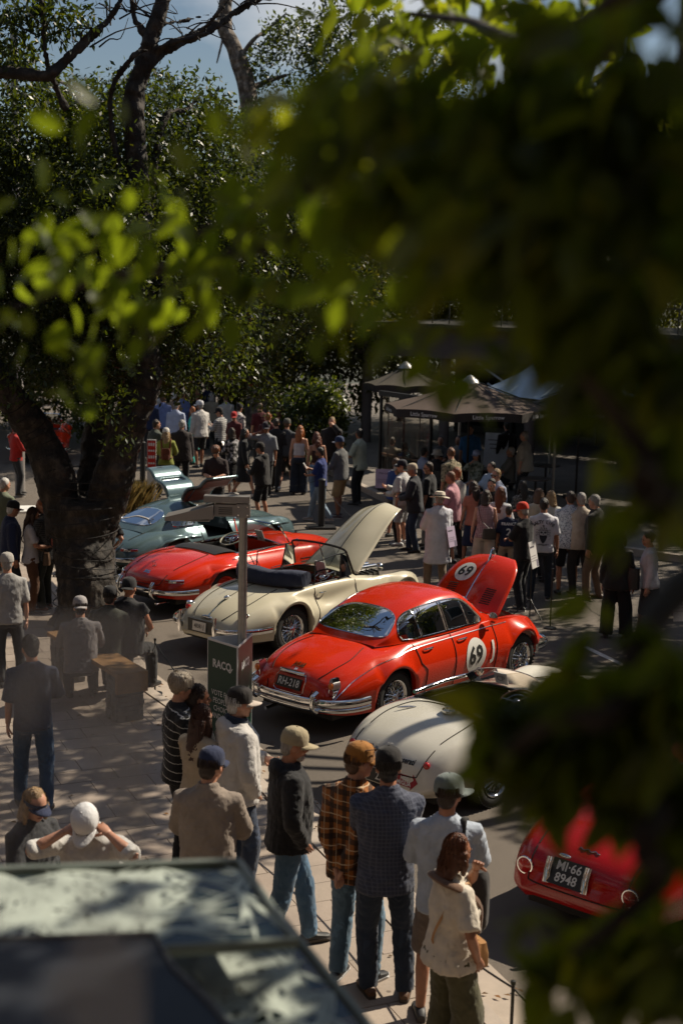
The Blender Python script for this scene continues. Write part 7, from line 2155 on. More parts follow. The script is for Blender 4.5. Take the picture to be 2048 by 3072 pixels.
person(2.36, 30.41, 0.10, 1.84, 40, 'man with tied brown hair in a camouflage shirt', top=((.34, .28, .18), .6, 'shirt', 'camo', (.09, .08, .045)), bot=(DK, 'trousers'), hair=((.14, .055, .02), 'bun'), sk='b')
person(2.19, 27.59, 0.00, 1.80, 72, 'man in a pink polo shirt and black shorts', top=((.52, .26, .30), .5, 'shirt'), bot=(BK, 'shorts'), shoe=DK, hair=((.16, .07, .035), 'short'), arms=('low', 'low'), sk='b', girth=1.08)
person(2.30, 28.05, 0.00, 1.82, 50, 'man in a pale grey T-shirt behind the pink polo shirt', top=((.34, .33, .31), .5, 'tee'), bot=(DK, 'trousers'), hair=(h_gi, 'short'))
p61 = person(1.72, 24.91, 0.00, 1.78, 20, 'man in a long white coat and white panama hat with a black band', top=((.60, .60, .66), 1, 'coat'), bot=((.24, .18, .13), 'trousers'), shoe=DK, hair=(h_gr, 'short'), hat=('panama', (.62, .56, .46)), arms=('low', 'low'), girth=1.12, head=(-40, 8), sk='b')
person(2.57, 27.30, 0.00, 1.66, 10, 'dark-haired woman in a salmon pink top', 'f', ((.50, .20, .14), .3, 'tee'), (NV, 'skirt'), hair=(h_db, 'curlylong'))
p63 = person(2.64, 25.81, 0.00, 1.70, -4, 'woman in a pink gingham sleeveless top and cream trousers, from behind', 'f', ((.48, .30, .31), 0, 'tee', 'check', (.14, .07, .09)), ((.50, .43, .36), 'wide'), hair=(h_db, 'bob'), sk='a')
handbag(p63, 'dark brown crossbody bag on the woman in gingham', (.03, .022, .016), (.08, -.2, .95), (.26, .09, .2), [p63['tor']((-.08, -.16, 1.2)), p63['tor']((-.13, -.03, 1.44)), p63['tor']((-.02, .14, 1.2))])
person(2.93, 26.11, 0.00, 1.72, -20, 'woman with long auburn hair in a white T-shirt', 'f', ((.60, .60, .62), .5, 'tee'), (DK, 'trousers'), hair=((.14, .045, .018), 'long'))
p65 = person(3.06, 25.75, 0.00, 1.42, 0, 'boy in a navy football shirt with white lettering and beige shorts', top=((.014, .02, .05), .45, 'tee'), bot=((.34, .27, .2), 'shorts'), shoe=WH, hair=(h_db, 'short'), sk='b')
person(3.08, 23.55, 0.00, 1.82, 55, 'man in an orange-red cap and black T-shirt with folded arms', top=(BK, .45, 'tee'), bot=((.014, .016, .022), 'jeans'), shoe=BK, sole=(.6, .6, .6), hair=(h_gr, 'buzz'), hat=('cap', (.52, .035, .012), None, 0), arms=('cross', 'cross'), glasses='on', sk='b', girth=1.05)
p67 = person(3.49, 24.27, 0.00, 1.80, -6, 'man in a white T-shirt with a bearded skull print and lettering on its back', top=((.62, .62, .66), .45, 'tee'), bot=((.016, .025, .04), 'jeans'), shoe=BK, sole=(.6, .6, .6), hair=(h_bl, 'short'), sk='c', girth=1.05)
person(4.03, 24.82, 0.00, 1.86, -4, 'big man in a white shirt with small dark print and black shorts', top=((.50, .54, .60), .5, 'shirt', 'print', (.04, .06, .12)), bot=((.012, .013, .018), 'shorts'), shoe=BK, hair=(h_db, 'short'), girth=1.18, sk='b')
person(4.46, 24.47, 0.00, 1.86, 60, 'man in a dark blazer over a white shirt with a lanyard', top=((.03, .028, .026), 1, 'jacket'), bot=((.15, .10, .065), 'trousers'), shoe=(.10, .06, .04), hair=(h_gr, 'short'), girth=1.1)
p70 = person(4.31, 21.73, 0.00, 1.70, -20, 'woman in a black beanie and black jacket with a large shoulder bag', 'f', ((.02, .019, .018), 1, 'jacket'), (BK, 'wide'), hair=(h_bl, 'bob'), hat=('beanie', BK), sk='a', girth=1.1)
handbag(p70, 'large black shoulder bag on the woman in the beanie', (.012, .012, .012), (.26, -.02, 1.0), (.2, .16, .34), [p70['tor']((.2, .05, 1.25)), p70['tor']((.14, .0, 1.46)), p70['tor']((.2, -.08, 1.25))])
person(4.82, 21.72, 0.00, 1.70, 80, 'woman in a white long-sleeved top and dark skirt with hair tied back', 'f', ((.55, .53, .55), 1, 'blouse'), ((.03, .025, .022), 'skirt'), hair=(h_bl, 'bun'), sk='a')
person(3.03, 27.43, 0.10, 1.80, 120, 'man in sunglasses and a pale blue shirt facing left in the shade', top=((.42, .46, .58), .5, 'shirt'), bot=(DK, 'trousers'), hair=(h_bd, 'short'), glasses='on')
person(2.88, 27.06, 0.00, 1.76, 150, 'dark-haired man behind the woman in gingham', top=(BK, .5, 'tee'), bot=(BK, 'trousers'), hair=(h_bl, 'short'), head=(0, 15))
person(3.51, 27.23, 0.00, 1.70, 0, 'woman with long black hair in a speckled dress', 'f', ((.06, .055, .05), .4, 'tee', 'print', (.34, .32, .3)), (BK, 'skirt'), hair=(h_bl, 'long'))
person(3.64, 26.05, 0.00, 1.72, 10, 'person in a cream jacket behind the bearded skull T-shirt', 'f', ((.50, .43, .33), 1, 'jacket'), (DK, 'trousers'), hair=(h_br, 'bob'))
person(3.86, 25.89, 0.00, 1.70, 20, 'person in a pale shirt just behind the bearded skull T-shirt', 'f', ((.48, .46, .42), .8, 'shirt'), (DK, 'trousers'), hair=(h_bd, 'bob'))
person(3.42, 27.92, 0.00, 1.20, 0, 'fair-haired child behind the boy in the football shirt', 'm', ((.2, .2, .2), .4, 'tee'), (DK, 'shorts'), hair=(h_bd, 'short'))
person(4.22, 24.78, 0.00, 1.84, 10, 'man in a beige shirt behind the big man in the printed shirt', top=((.42, .36, .29), .6, 'shirt'), bot=(DK, 'trousers'), hair=(h_gr, 'short'), girth=1.2)
def cafe_seat(x, y, rz, who):
    c = thing('cafe_chair', 'black cafe chair of the ' + ' '.join(who.replace('seated ', '').split()[:9]).rstrip(' ,'), 'chair', (x, y, .145), rz, 'black cafe chairs')
    MB().box((0, 0, .45), (.42, .42, .03)).build('seat', BLACK, c, False)
    MB().box((0, -.2, .68), (.4, .025, .3)).build('backrest', BLACK, c, False)
    for sx in (-1, 1):
        for sy in (-1, 1): MB().cyl((sx * .19, sy * .19, 0), (sx * .19, sy * .19, .45), .012, n=6).build('leg', BLACK, c)
def cafe(x, y, gz, h, face, label, **kw):
    cafe_seat(x, y, R(face), label)
    return sitter(x, y, gz, h, face, label, kw.pop('standing', 1.74), seat_z=.46, **kw)
cf = [(3.21, 34.01, 0.14, 1.28, 140, 'woman in a pale blue cap and patterned shirt resting her chin on her hand', dict(sex='f', top=((.30, .32, .26), .9, 'shirt', 'camo', (.1, .12, .08)), bot=(LJ, 'jeans'), hair=(h_bl, 'long'), hat=('cap', (.36, .42, .62), None, 0), arms=('chin', 'lap'))),
      (2.27, 34.13, 0.14, 1.34, -30, 'seated man in a pale bucket hat and dark jacket', dict(top=((.025, .022, .024), 1, 'jacket'), bot=(BK, 'trousers'), hair=(h_gr, 'short'), hat=('bucket', (.5, .47, .42)), arms=('lap', 'chin'))),
      (1.98, 34.42, 0.14, 1.30, -60, 'seated person in a pale blue shirt under the brown umbrella', dict(top=((.34, .38, .52), .8, 'shirt'), bot=(DK, 'trousers'), hair=(h_bl, 'short'), arms=('lap', 'lap'))),
      (1.56, 35.57, 0.14, 1.30, -40, 'seated person in a navy top near the wind curtain', dict(top=((.02, .04, .1), .5, 'tee'), bot=(DK, 'trousers'), hair=(h_bl, 'short'), arms=('chin', 'lap'))),
      (1.27, 36.72, 0.14, 1.30, -20, 'seated man in a beige shirt at the left of the cafe', dict(top=((.32, .27, .2), .5, 'shirt'), bot=(DK, 'trousers'), hair=(h_db, 'short'), arms=('lap', 'lap'))),
      (2.56, 37.19, 0.14, 1.30, 160, 'seated person in dark grey at the back of the cafe', dict(top=((.08, .08, .08), .5, 'tee'), bot=(DK, 'trousers'), hair=(h_bl, 'short'), arms=('lap', 'lap'))),
      (3.03, 37.29, 0.14, 1.30, 150, 'seated person in a pale shirt at the back of the cafe', dict(top=((.3, .28, .26), .5, 'tee'), bot=(DK, 'trousers'), hair=(h_db, 'short'), arms=('lap', 'lap'))),
      (4.14, 34.94, 0.14, 1.32, 90, 'seated white-haired man in a grey shirt at the right of the cafe', dict(top=((.22, .22, .2), .5, 'shirt'), bot=(DK, 'trousers'), hair=(h_wh, 'short'), arms=('lap', 'lap'))),
      (3.36, 31.89, 0.14, 1.26, 120, 'seated person in a pale blue top behind the sunglasses man', dict(top=((.3, .38, .5), .5, 'tee'), bot=(DK, 'trousers'), hair=(h_bl, 'short'), arms=('lap', 'lap')))]
for q in cf: cafe(*q[:4], q[4], q[5], **q[6])
person(3.22, 35.85, 0.14, 1.78, 170, 'waiter in a bright blue apron standing under the brown umbrella', top=((.05, .2, .5), .5, 'shirt'), bot=(BK, 'trousers'), hair=(h_bl, 'short'))
person(4.24, 36.68, 0.14, 1.80, 20, 'waiter in black with pale sleeves under the black umbrella', top=((.018, .018, .02), .9, 'shirt'), bot=(BK, 'trousers'), hair=(h_bl, 'short'))
person(4.42, 34.32, 0.14, 1.80, 60, 'large man in a beige shirt standing at the right of the cafe', top=((.36, .31, .24), .6, 'shirt'), bot=(DK, 'trousers'), hair=(h_gr, 'short'), girth=1.3)
# cafe tables and menu board
for i, (x, y) in enumerate(((2.2, 35.0), (3.5, 35.2), (4.6, 33.6), (1.7, 36.6), (5.2, 36.2))):
    tb_ = thing('cafe_table', ['round dark cafe table under the left of the brown umbrella', 'round dark cafe table under the middle of the brown umbrella', 'round dark cafe table in front of the black umbrella', 'round dark cafe table beside the wind curtain', 'round dark cafe table below the marquee'][i], 'table', (x, y, .145), 0, 'round dark cafe tables')
    MB().lathe([(0, .72), (.36, .72), (.36, .75), (0, .75)], 20).build('table_top', plain('cafe_table_top', (.06, .05, .045), .4), tb_)
    MB().cyl((0, 0, .02), (0, 0, .72), .03, n=10).build('leg', BLACK, tb_)
    MB().lathe([(0, 0), (.22, 0), (.2, .02), (0, .03)], 16).build('base', BLACK, tb_)
mbd = thing('menu_board', 'white menu board leaning under the brown umbrella', 'sign', (3.95, 36.6, .145), R(-20))
MB().box((0, 0, .95), (.62, .03, 1.1), Rx(R(-12))).build('board', plain('menu_white', (.62, .66, .7), .6), mbd, False)
MB().box((0, .2, .5), (.5, .03, 1.0), Rx(R(14))).build('back_leg', BLACK, mbd, False)
for k in range(7): MB().box((0, -.02, 1.32 - k * .11), (.4 - .05 * (k % 3), .006, .02), None).xf(T4((0, -.03 + .021 * k, 0))).build('menu_line', PDRK, mbd, False)
# ---- print on shirts
def on_back(p, mb, z, sc_, mat, name, dx=0.0):
    bv = bvh_of(p['shell'])
    mb = subdiv(mb, .03)
    V = mb.verts() * sc_
    Q = drop(bv, np.c_[V[:, 0] + dx, np.zeros(len(V)), V[:, 1] + z * p['S']], (0, 1, 0), .018)
    MB().add(Q, mb.f).build(name, mat, p['shirt'], False)
INK = plain('shirt_ink', (.02, .022, .035), .8, var=0)
arc = MB()
for i, ch in enumerate('SALTY LIFE'):
    if ch == ' ': continue
    a = (i - 4.5) * .155
    m_ = text_mb(ch, .075, bold=.0015)
    V = m_.verts()[:, :2]
    c, s_ = math.cos(-a), math.sin(-a)
    V = np.c_[V[:, 0] * c - V[:, 1] * s_ + .245 * math.sin(a), V[:, 0] * s_ + V[:, 1] * c + .245 * math.cos(a) - .245, 0 * V[:, 0]]
    arc.add(V, m_.f)
on_back(p67, arc, 1.365, 1.0, INK, 'lettering')
# skull with a beard and crown
def blob(pts): 
    P = cr([(a, b, 0) for a, b in pts], 4, True); return MB().add(P, [tuple(range(len(P)))])
sk_ = MB()
sk_.join(blob([(-.065, -.055), (-.05, -.12), (-.02, -.17), (0, -.185), (.02, -.17), (.05, -.12), (.065, -.055), (.03, -.045), (0, -.06), (-.03, -.045)]))
for sd_ in (1, -1):
    sk_.join(blob([(.012 * sd_, .01), (.035 * sd_, .02), (.05 * sd_, .008), (.04 * sd_, -.012), (.018 * sd_, -.012)]))
    for k in range(3):
        P = cr([(.07 * sd_, .03 - k * .03, 0), (.11 * sd_, .05 - k * .045, 0), (.12 * sd_, .01 - k * .05, 0), (.09 * sd_, -.02 - k * .05, 0)], 6)
        w2 = np.stack([P + (0, .0035, 0), P - (0, .0035, 0)], 1); sk_.grid(w2)
sk_.join(blob([(0, -.012), (.01, -.03), (-.01, -.03)]))
for P in ([(-.07, .045), (.07, .045)], [(-.065, -.05), (-.072, .0), (-.06, .045)], [(.065, -.05), (.072, .0), (.06, .045)], [(-.06, .06), (-.035, .085), (-.02, .06), (0, .095), (.02, .06), (.035, .085), (.06, .06)]):
    P = np.array([(a, b, 0) for a, b in P]); w2 = np.stack([P + (.003, .005, 0), P - (.003, .005, 0)], 1); sk_.grid(w2)
sk_.join(blob([(-.015, .115), (0, .13), (.015, .115), (0, .1)]))
on_back(p67, sk_, 1.19, 1.0, INK, 'skull_print')
wv_ = MB()
for k in range(9): wv_.box((-.08 + k * .02, .004 * math.sin(k), 0), (.013, .022 + .006 * (k % 3 == 1), .0004))
on_back(p67, MB().add(wv_.verts(), wv_.f[1::6]), .985, 1.0, INK, 'small_print')
on_back(p65, text_mb('FRANCE', .075, bold=.002), 1.36, .9, wht, 'lettering')
on_back(p65, text_mb('2', .2, bold=.004), 1.18, .9, wht, 'lettering')
# a cane for the man in the charcoal jacket
remesh_all()

# ================================================================ trees, foliage and the foreground
def quads_mesh(name, V, mats, k=4):
    n = len(V) // k
    me = bpy.data.meshes.new(name)
    me.vertices.add(len(V)); me.vertices.foreach_set('co', V.reshape(-1).astype(np.float32))
    me.loops.add(n * k); me.loops.foreach_set('vertex_index', np.arange(n * k, dtype=np.int32))
    me.polygons.add(n); me.polygons.foreach_set('loop_start', np.arange(0, n * k, k, dtype=np.int32))
    me.update(calc_edges=True)
    for m in (mats if isinstance(mats, list) else [mats]): me.materials.append(m)
    return me
def leaf_cloud(blobs, n, size, seed, droop=.3, aspect=.45, clump=.35, per=14):
    """n rhombic leaves on twig clumps through ellipsoids [(centre, radii, weight)]"""
    r = np.random.default_rng(seed)
    w_ = np.array([b[2] * b[1][0] * b[1][1] * b[1][2] for b in blobs]) ** .8
    nc = max(1, n // per)
    which = r.choice(len(blobs), nc, p=w_ / w_.sum())
    d = r.normal(size=(nc, 3)); d /= np.linalg.norm(d, axis=1)[:, None]
    rad = r.uniform(.25, 1, nc) ** .45
    C = np.array([b[0] for b in blobs])[which] + d * rad[:, None] * np.array([b[1] for b in blobs])[which]
    tw = r.normal(size=(nc, 3)) + d * .8; tw[:, 2] -= droop; tw /= np.linalg.norm(tw, axis=1)[:, None]
    ci = np.repeat(np.arange(nc), per)
    m = len(ci)
    P = C[ci] + tw[ci] * (r.uniform(-.5, .5, m) * clump * 1.3)[:, None] + r.normal(0, clump * .28, (m, 3))
    ax = tw[ci] * .5 + r.normal(0, .6, (m, 3)); ax[:, 2] -= droop; ax /= np.linalg.norm(ax, axis=1)[:, None]
    nr = r.normal(0, .55, (m, 3)) + np.array((0, 0, .8)); sd_ = np.cross(ax, nr); sd_ /= np.linalg.norm(sd_, axis=1)[:, None] + 1e-9
    L = size * r.uniform(.65, 1.25, m)[:, None]
    W = L * aspect
    V = np.stack([P, P + ax * L * .45 + sd_ * W * .5, P + ax * L, P + ax * L * .45 - sd_ * W * .5], 1)
    return V.reshape(-1, 3)
def limb(mb, P, r0, r1, n=10, per=5, lump=.06, seed=1):
    Q = cr(np.asarray(P, float), per)
    k = np.linspace(0, 1, len(Q))
    rr = (r0 + (r1 - r0) * k ** .8) * (1 + lump * np.sin(k * 23 + seed) + lump * .6 * np.sin(k * 51 + seed * 2))
    mb.tube(Q, rr, n)
    return Q
def barkmat(name, c, c2, scale=6.0):
    m, t, b = newmat(name)
    v = coords(t, (1, 1, .6))
    f = noise(t, v, scale, 6, .65)
    t.links.new(ramp(t, f, [(.32, mul(c, .45)), (.5, c), (.68, c2)]), b.inputs['Base Color'])
    b.inputs['Roughness'].default_value = .85
    wv = N(t, 'ShaderNodeTexWave'); wv.bands_direction = 'Z'; wv.inputs['Scale'].default_value = 1.6; wv.inputs['Distortion'].default_value = 7; wv.inputs['Detail'].default_value = 4
    t.links.new(v, wv.inputs['Vector'])
    ad = N(t, 'ShaderNodeMath', operation='ADD'); t.links.new(f, ad.inputs[0]); t.links.new(wv.outputs['Fac'], ad.inputs[1])
    bump(t, b, ad.outputs[0], .9, .05)
    return m
BARK = barkmat('ficus_bark', (.022, .017, .013), (.075, .06, .046))
BARKL = barkmat('pale_bark', (.12, .095, .075), (.36, .30, .25))
LF_FIC = leafmat('ficus_leaf', (.018, .034, .008), (.11, .15, .010), .42, .4, .36)
LF_BG = leafmat('background_leaf', (.022, .038, .009), (.17, .19, .016), .5, .4, .42)
LF_NEAR = leafmat('near_leaf', (.016, .036, .006), (.36, .46, .016), .35, .45, .45)
LF_SHR = leafmat('shrub_leaf', (.02, .04, .01), (.13, .17, .012), .5, .38, .36)

# ---- the big fig by the bench
TY = 21.6
big = thing('fig_tree', 'large dark-trunked fig tree with forked limbs and wrapped light strings at the left', 'tree', (-3.85, 21.24, 0.12))
bl_ = np.array(big.location)
def rel(p): return np.array(p) - bl_
tk = MB()
base = (0, 0, -.1)
f1 = rel((-3.97, 21.60, 2.02))
limb(tk, [base, (.0, .0, .5), rel((-3.97, 21.60, 1.29)), f1], .40, .47, 26, 8, .025)
tk.ell((0, 0, -.02), (.52, .5, .3), 20, 8)
for a in range(0, 360, 45): tk.tube([(0, 0, .55), (.38 * math.cos(R(a)), .36 * math.sin(R(a)), .18), (.60 * math.cos(R(a)), .56 * math.sin(R(a)), -.06)], [.16, .13, .05], 8)
qL = limb(tk, [f1 + (-.25, 0, -.5), rel((-4.40, 21.60, 2.37)), rel((-4.67, 21.60, 3.03)), rel((-4.89, 21.40, 3.42)), rel((-5.24, 21.10, 4.01)), rel((-5.91, 20.60, 5.03))], .33, .18, 18, 7, .05, 3)
qR = limb(tk, [f1 + (.2, .1, -.5), rel((-3.48, 21.60, 2.44)), rel((-3.27, 21.60, 3.16)), rel((-3.00, 21.60, 3.88)), rel((-3.07, 21.60, 4.58)), rel((-3.15, 21.60, 5.32)), rel((-3.10, 21.60, 6.55)), rel((-3.19, 21.60, 7.84)), rel((-3.03, 21.60, 8.55)), rel((-2.81, 21.60, 9.21)), rel((-2.61, 21.60, 9.96))], .32, .085, 18, 7, .05, 5)
limb(tk, [f1 + (.0, .35, -.3), rel((-3.92, 22.40, 2.80)), rel((-3.87, 22.60, 3.74)), rel((-4.15, 23.00, 5.04)), rel((-4.32, 23.40, 6.62))], .26, .07, 14, 6, .05, 7)
limb(tk, [rel((-3.07, 21.60, 8.32)), rel((-2.78, 21.60, 8.67)), rel((-2.05, 21.90, 9.09)), rel((-1.48, 22.10, 9.50)), rel((-0.79, 22.20, 9.84))], .10, .035, 10, 6, .06, 2)
limb(tk, [rel((-2.99, 21.60, 8.60)), rel((-2.58, 21.40, 8.79)), rel((-2.23, 21.30, 8.87)), rel((-1.84, 21.20, 9.25))], .05, .02, 8, 6, .06, 2)
limb(tk, [rel((-2.94, 21.60, 8.88)), rel((-3.14, 21.60, 9.06)), rel((-3.21, 21.60, 9.39)), rel((-3.28, 21.60, 9.67))], .06, .03, 8, 6, .06, 2)
limb(tk, [rel((-2.87, 21.60, 9.05)), rel((-2.43, 21.80, 9.16)), rel((-1.99, 21.80, 9.29))], .035, .012, 7, 5, .05, 4)
limb(tk, [qR[30], rel((-2.85, 22.00, 7.55)), rel((-2.49, 22.40, 7.95)), rel((-2.31, 22.60, 8.20))], .07, .02, 8, 6, .05, 9)
limb(tk, [qR[38], rel((-3.50, 21.40, 7.81)), rel((-3.19, 21.30, 8.50)), rel((-2.95, 21.30, 8.65))], .05, .03, 8, 5, .05, 9)
limb(tk, [qL[-8], rel((-5.14, 20.40, 7.97)), rel((-4.86, 20.40, 8.18)), rel((-4.29, 20.40, 8.13)), rel((-4.11, 20.40, 8.20)), rel((-3.73, 20.50, 8.59)), rel((-3.38, 20.60, 8.94)), rel((-3.13, 20.60, 9.34))], .12, .035, 10, 6, .05, 6)
limb(tk, [rel((-4.00, 20.70, 7.72)), rel((-4.12, 20.60, 8.02)), rel((-4.24, 20.50, 8.41)), rel((-4.25, 20.40, 9.01)), rel((-4.33, 20.40, 9.40))], .06, .02, 8, 6, .06, 8)
rg_ = np.random.default_rng(5)
wood = tk.build('trunk', BARK, big)
remesh_later(wood, .03, 2, (.028, 7.0), 4)
tw_ = MB()
src_ = [rel((-2.05, 21.90, 9.09)), rel((-2.39, 21.40, 8.86)), rel((-1.62, 22.00, 9.40)), rel((-2.85, 21.60, 9.12)), rel((-3.14, 21.60, 9.20)), rel((-3.36, 20.60, 8.93)), rel((-4.25, 20.50, 8.72)), rel((-3.72, 20.50, 8.55))]
for i in range(44):
    s_ = src_[i % len(src_)] + rg_.normal(0, .12, 3) * (1, .3, .3)
    d_ = rg_.normal(0, .5, 3) * (1, .4, .6) + (.1, 0, .25)
    e_ = s_ + d_ * .7; tw_.tube(cr([s_, s_ + d_ * .35 + (0, 0, .05), e_, e_ + rg_.normal(0, .12, 3) + (0, 0, .1)], 3), np.linspace(.014, .004, 10), 5)
tw_.build('twigs', BARK, big)['kind'] = 'stuff'
# light strings wound round the trunk
for k in range(13):
    z = .25 + k * .17
    c = f1 * min(z / 2.0, 1)
    a = np.linspace(0, 2 * math.pi, 30, endpoint=False)
    r_ = .48 + .03 * math.sin(k * 2.2) + (.04 if z > 1.2 else 0)
    seam(big, np.c_[c[0] + r_ * np.cos(a), c[1] + r_ * np.sin(a), z + .06 * np.sin(a + k)], 'light_string', .008, SEAM, True)
for Q, rr in ((qL, .32), (qR, .31)):
    for k in range(8, 24, 2):
        c = Q[k]; T = unit(Q[k + 1] - Q[k - 1]); u = unit(np.cross(T, (0, 1, 0))); v = np.cross(T, u); a = np.linspace(0, 2 * math.pi, 24, endpoint=False)
        q_ = rr * (1 - .012 * k)
        seam(big, c + np.outer(np.cos(a) * q_, u) + np.outer(np.sin(a) * q_, v), 'light_string', .007, SEAM, True)
fb = [((-4.61, 22.50, 6.77), (1.7, 1.6, 1.5), 1), ((-3.29, 23.00, 7.24), (1.6, 1.6, 1.4), 1), ((-2.29, 23.50, 6.88), (1.25, 1.5, 1.3), 1), ((-4.74, 22.30, 5.29), (1.7, 1.5, 1.25), 1.2), ((-3.27, 22.80, 5.32), (1.7, 1.6, 1.2), 1.2), ((-2.50, 22.60, 4.50), (1.2, 1.2, .9), 1),
      ((-4.02, 22.00, 4.29), (1.5, 1.2, .65), 1), ((-4.77, 21.40, 3.95), (.9, .9, .4), .8), ((-3.58, 20.90, 3.55), (.42, .3, .3), 1.6), ((-3.35, 20.80, 3.09), (.20, .15, .17), 1.6), ((-5.05, 22.00, 7.80), (1.0, 1.2, 1.0), .8), ((-6.04, 22.00, 6.01), (1.6, 1.6, 2.0), .8),
      ((-3.59, 21.00, 6.03), (1.3, .8, 1.0), 1), ((-1.96, 23.60, 5.83), (1.0, 1.2, .9), 1), ((-4.28, 23.00, 7.98), (.8, 1.0, .55), .6), ((-2.62, 23.50, 8.07), (.9, 1.0, .5), .6),
      ((-1.63, 25.00, 6.54), (1.1, 1.0, 1.0), 1), ((-0.58, 25.50, 5.32), (1.0, .9, .85), 1), ((-1.31, 26.00, 4.88), (.9, .8, .7), 1), ((-0.26, 25.50, 6.82), (1.0, .9, .8), 1), ((-1.67, 26.00, 4.24), (.5, .4, .45), 1.6), ((-1.81, 26.00, 3.70), (.52, .4, .42), 1.8), ((-1.41, 26.00, 3.31), (.28, .25, .23), 1.8), ((-2.15, 26.00, 4.08), (.4, .35, .3), 1.4), ((0.66, 26.50, 6.06), (1.0, .9, .8), 1)]
fb = [(rel(c), r_, w_) for c, r_, w_ in fb]
lk = MB()
for P in ([qR[26], rel((-2.55, 23.00, 5.07)), rel((-1.96, 25.00, 5.17)), rel((-1.67, 26.00, 4.45)), rel((-1.78, 26.00, 3.73))], [rel((-1.96, 25.00, 5.17)), rel((-1.11, 25.50, 5.19)), rel((-0.52, 25.50, 5.32))], [qR[30], rel((-2.39, 23.50, 6.19)), rel((-1.51, 25.00, 6.54)), rel((-0.26, 25.50, 6.82)), rel((0.66, 26.50, 6.30))]): limb(lk, P, .07, .015, 8, 6)
lk.build('side_limbs', BARKL, big)['kind'] = 'stuff'
cw = link('crown', quads_mesh('crown', leaf_cloud(fb, 95000, .105, 11, .35, .46, .32), LF_FIC), big)
tp = [(rel((-4.04, 20.50, 8.99)), (.55, .4, .28), 1), (rel((-4.43, 20.40, 9.03)), (.4, .4, .3), 1), (rel((-4.76, 20.60, 8.55)), (.35, .4, .6), 1)]
link('crown', quads_mesh('crown', leaf_cloud(tp, 1500, .12, 12, .5, .4, .3), LF_FIC), big)

# ---- background trees
def bgtree(x, y, h, r, seed, label, n=16000, leaf=.2, mat=LF_BG, z0=.2, bark=BARK, trunk=.18):
    t = thing('street_tree', label, 'tree', (x, y, 0), 0, 'trees behind the crowd')
    rr = np.random.default_rng(seed)
    m = MB()
    limb(m, [(0, 0, -.1), (.1, 0, h * .25), (-.1, .1, h * .5), (.1, 0, h * .8)], trunk, .05, 10)
    for k in range(6):
        a = rr.uniform(0, 6.28); z = h * rr.uniform(.25, .6)
        limb(m, [(0, 0, z), (r * .4 * math.cos(a), r * .4 * math.sin(a), z + h * .14), (r * .8 * math.cos(a), r * .8 * math.sin(a), z + h * .22)], trunk * .5, .02, 7)
    m.build('trunk', bark, t)
    bl = [((0, 0, h * .58), (r * .8, r * .8, h * .32), 1)]
    for k in range(13):
        a = rr.uniform(0, 6.28); u = rr.uniform(.35, .95); z = rr.uniform(z0 + .6, h - .9)
        q = math.sin(math.pi * min(max((z - z0 * .5) / (h - z0 * .3), .08), .95)) ** .6
        bl.append(((r * u * q * math.cos(a), r * u * q * math.sin(a), z), tuple(rr.uniform(.5, 1.15, 3) * r * .34), 1.2))
    link('crown', quads_mesh('crown', leaf_cloud(bl, n, leaf, seed, .3, .5, leaf * 3.2), mat), t)
    return t
LFY = leafmat('background_leaf_yellow', (.05, .06, .012), (.20, .19, .02), .5, .4, .4)
LFD = leafmat('conifer_leaf', (.012, .02, .008), (.03, .045, .008), .3, .5, .25)
bg = [(-15.5, 47, 11.5, 4.2, LFY, 'yellow-green tree at the far left edge'), (-11.5, 52, 10.5, 4.0, LF_BG, 'tree behind the grey mast'), (-8.0, 48, 9.6, 3.9, LF_BG, 'dense tree behind the big fig'), (-4.5, 53, 11.0, 4.2, LF_BG, 'tall tree above the far crowd'),
      (-1.2, 49, 9.5, 3.6, LFY, 'sunlit tree in the middle background'), (2.2, 55, 11.5, 4.3, LF_BG, 'tree rising behind the cafe roof on the left'), (6.0, 54, 12, 4.5, LF_BG, 'tree rising behind the cafe roof'), (11, 52, 13, 5, LF_BG, 'tall tree behind the right of the cafe'), (17, 46, 13, 5, LF_BG, 'tree beyond the right end of the cafe'), (-20, 56, 13, 5, LF_BG, 'tree beyond the far left edge')]
for i, (x, y, h, r_, m_, lb) in enumerate(bg): bgtree(x, y, h, r_, 100 + i, lb, 22000, .23, m_)
bgtree(-9.2, 62, 14.2, 2.3, 140, 'dark conifer standing above the other trees at the left', 9000, .2, LFD, 6.0)
bgtree(.8, 60, 13.6, 3.4, 141, 'dark far tree showing between the bare branches', 9000, .22, LFD, 5.0)
# pale-trunked tree right of the sky gap
pt = thing('street_tree', 'tree with a dark twisting trunk against the sky at the top centre', 'tree', (-2.9, 46, 0), 0, 'trees behind the crowd')
pb = np.array((-2.9, 46, 0)); m = MB()
limb(m, [(0, 0, -.1), (.2, 0, 4), np.array((-3.01, 46.00, 8.32)) - pb, np.array((-3.19, 46.00, 11.06)) - pb, np.array((-3.63, 46.00, 12.46)) - pb, np.array((-3.96, 46.00, 13.17)) - pb, np.array((-3.88, 46.00, 14.34)) - pb], .4, .2, 12, 7, .06)
limb(m, [np.array((-3.23, 46.00, 11.26)) - pb, np.array((-2.64, 46.30, 11.57)) - pb, np.array((-2.03, 46.50, 11.81)) - pb], .12, .05, 8)
limb(m, [np.array((-3.52, 46.00, 12.16)) - pb, np.array((-3.06, 46.00, 12.77)) - pb, np.array((-2.67, 46.30, 13.13)) - pb, np.array((-2.06, 46.50, 13.68)) - pb], .09, .03, 8)
limb(m, [np.array((-3.94, 46.00, 13.05)) - pb, np.array((-4.07, 45.80, 12.42)) - pb, np.array((-4.17, 45.80, 12.02)) - pb], .05, .02, 8)
m.build('trunk', BARKL, pt)
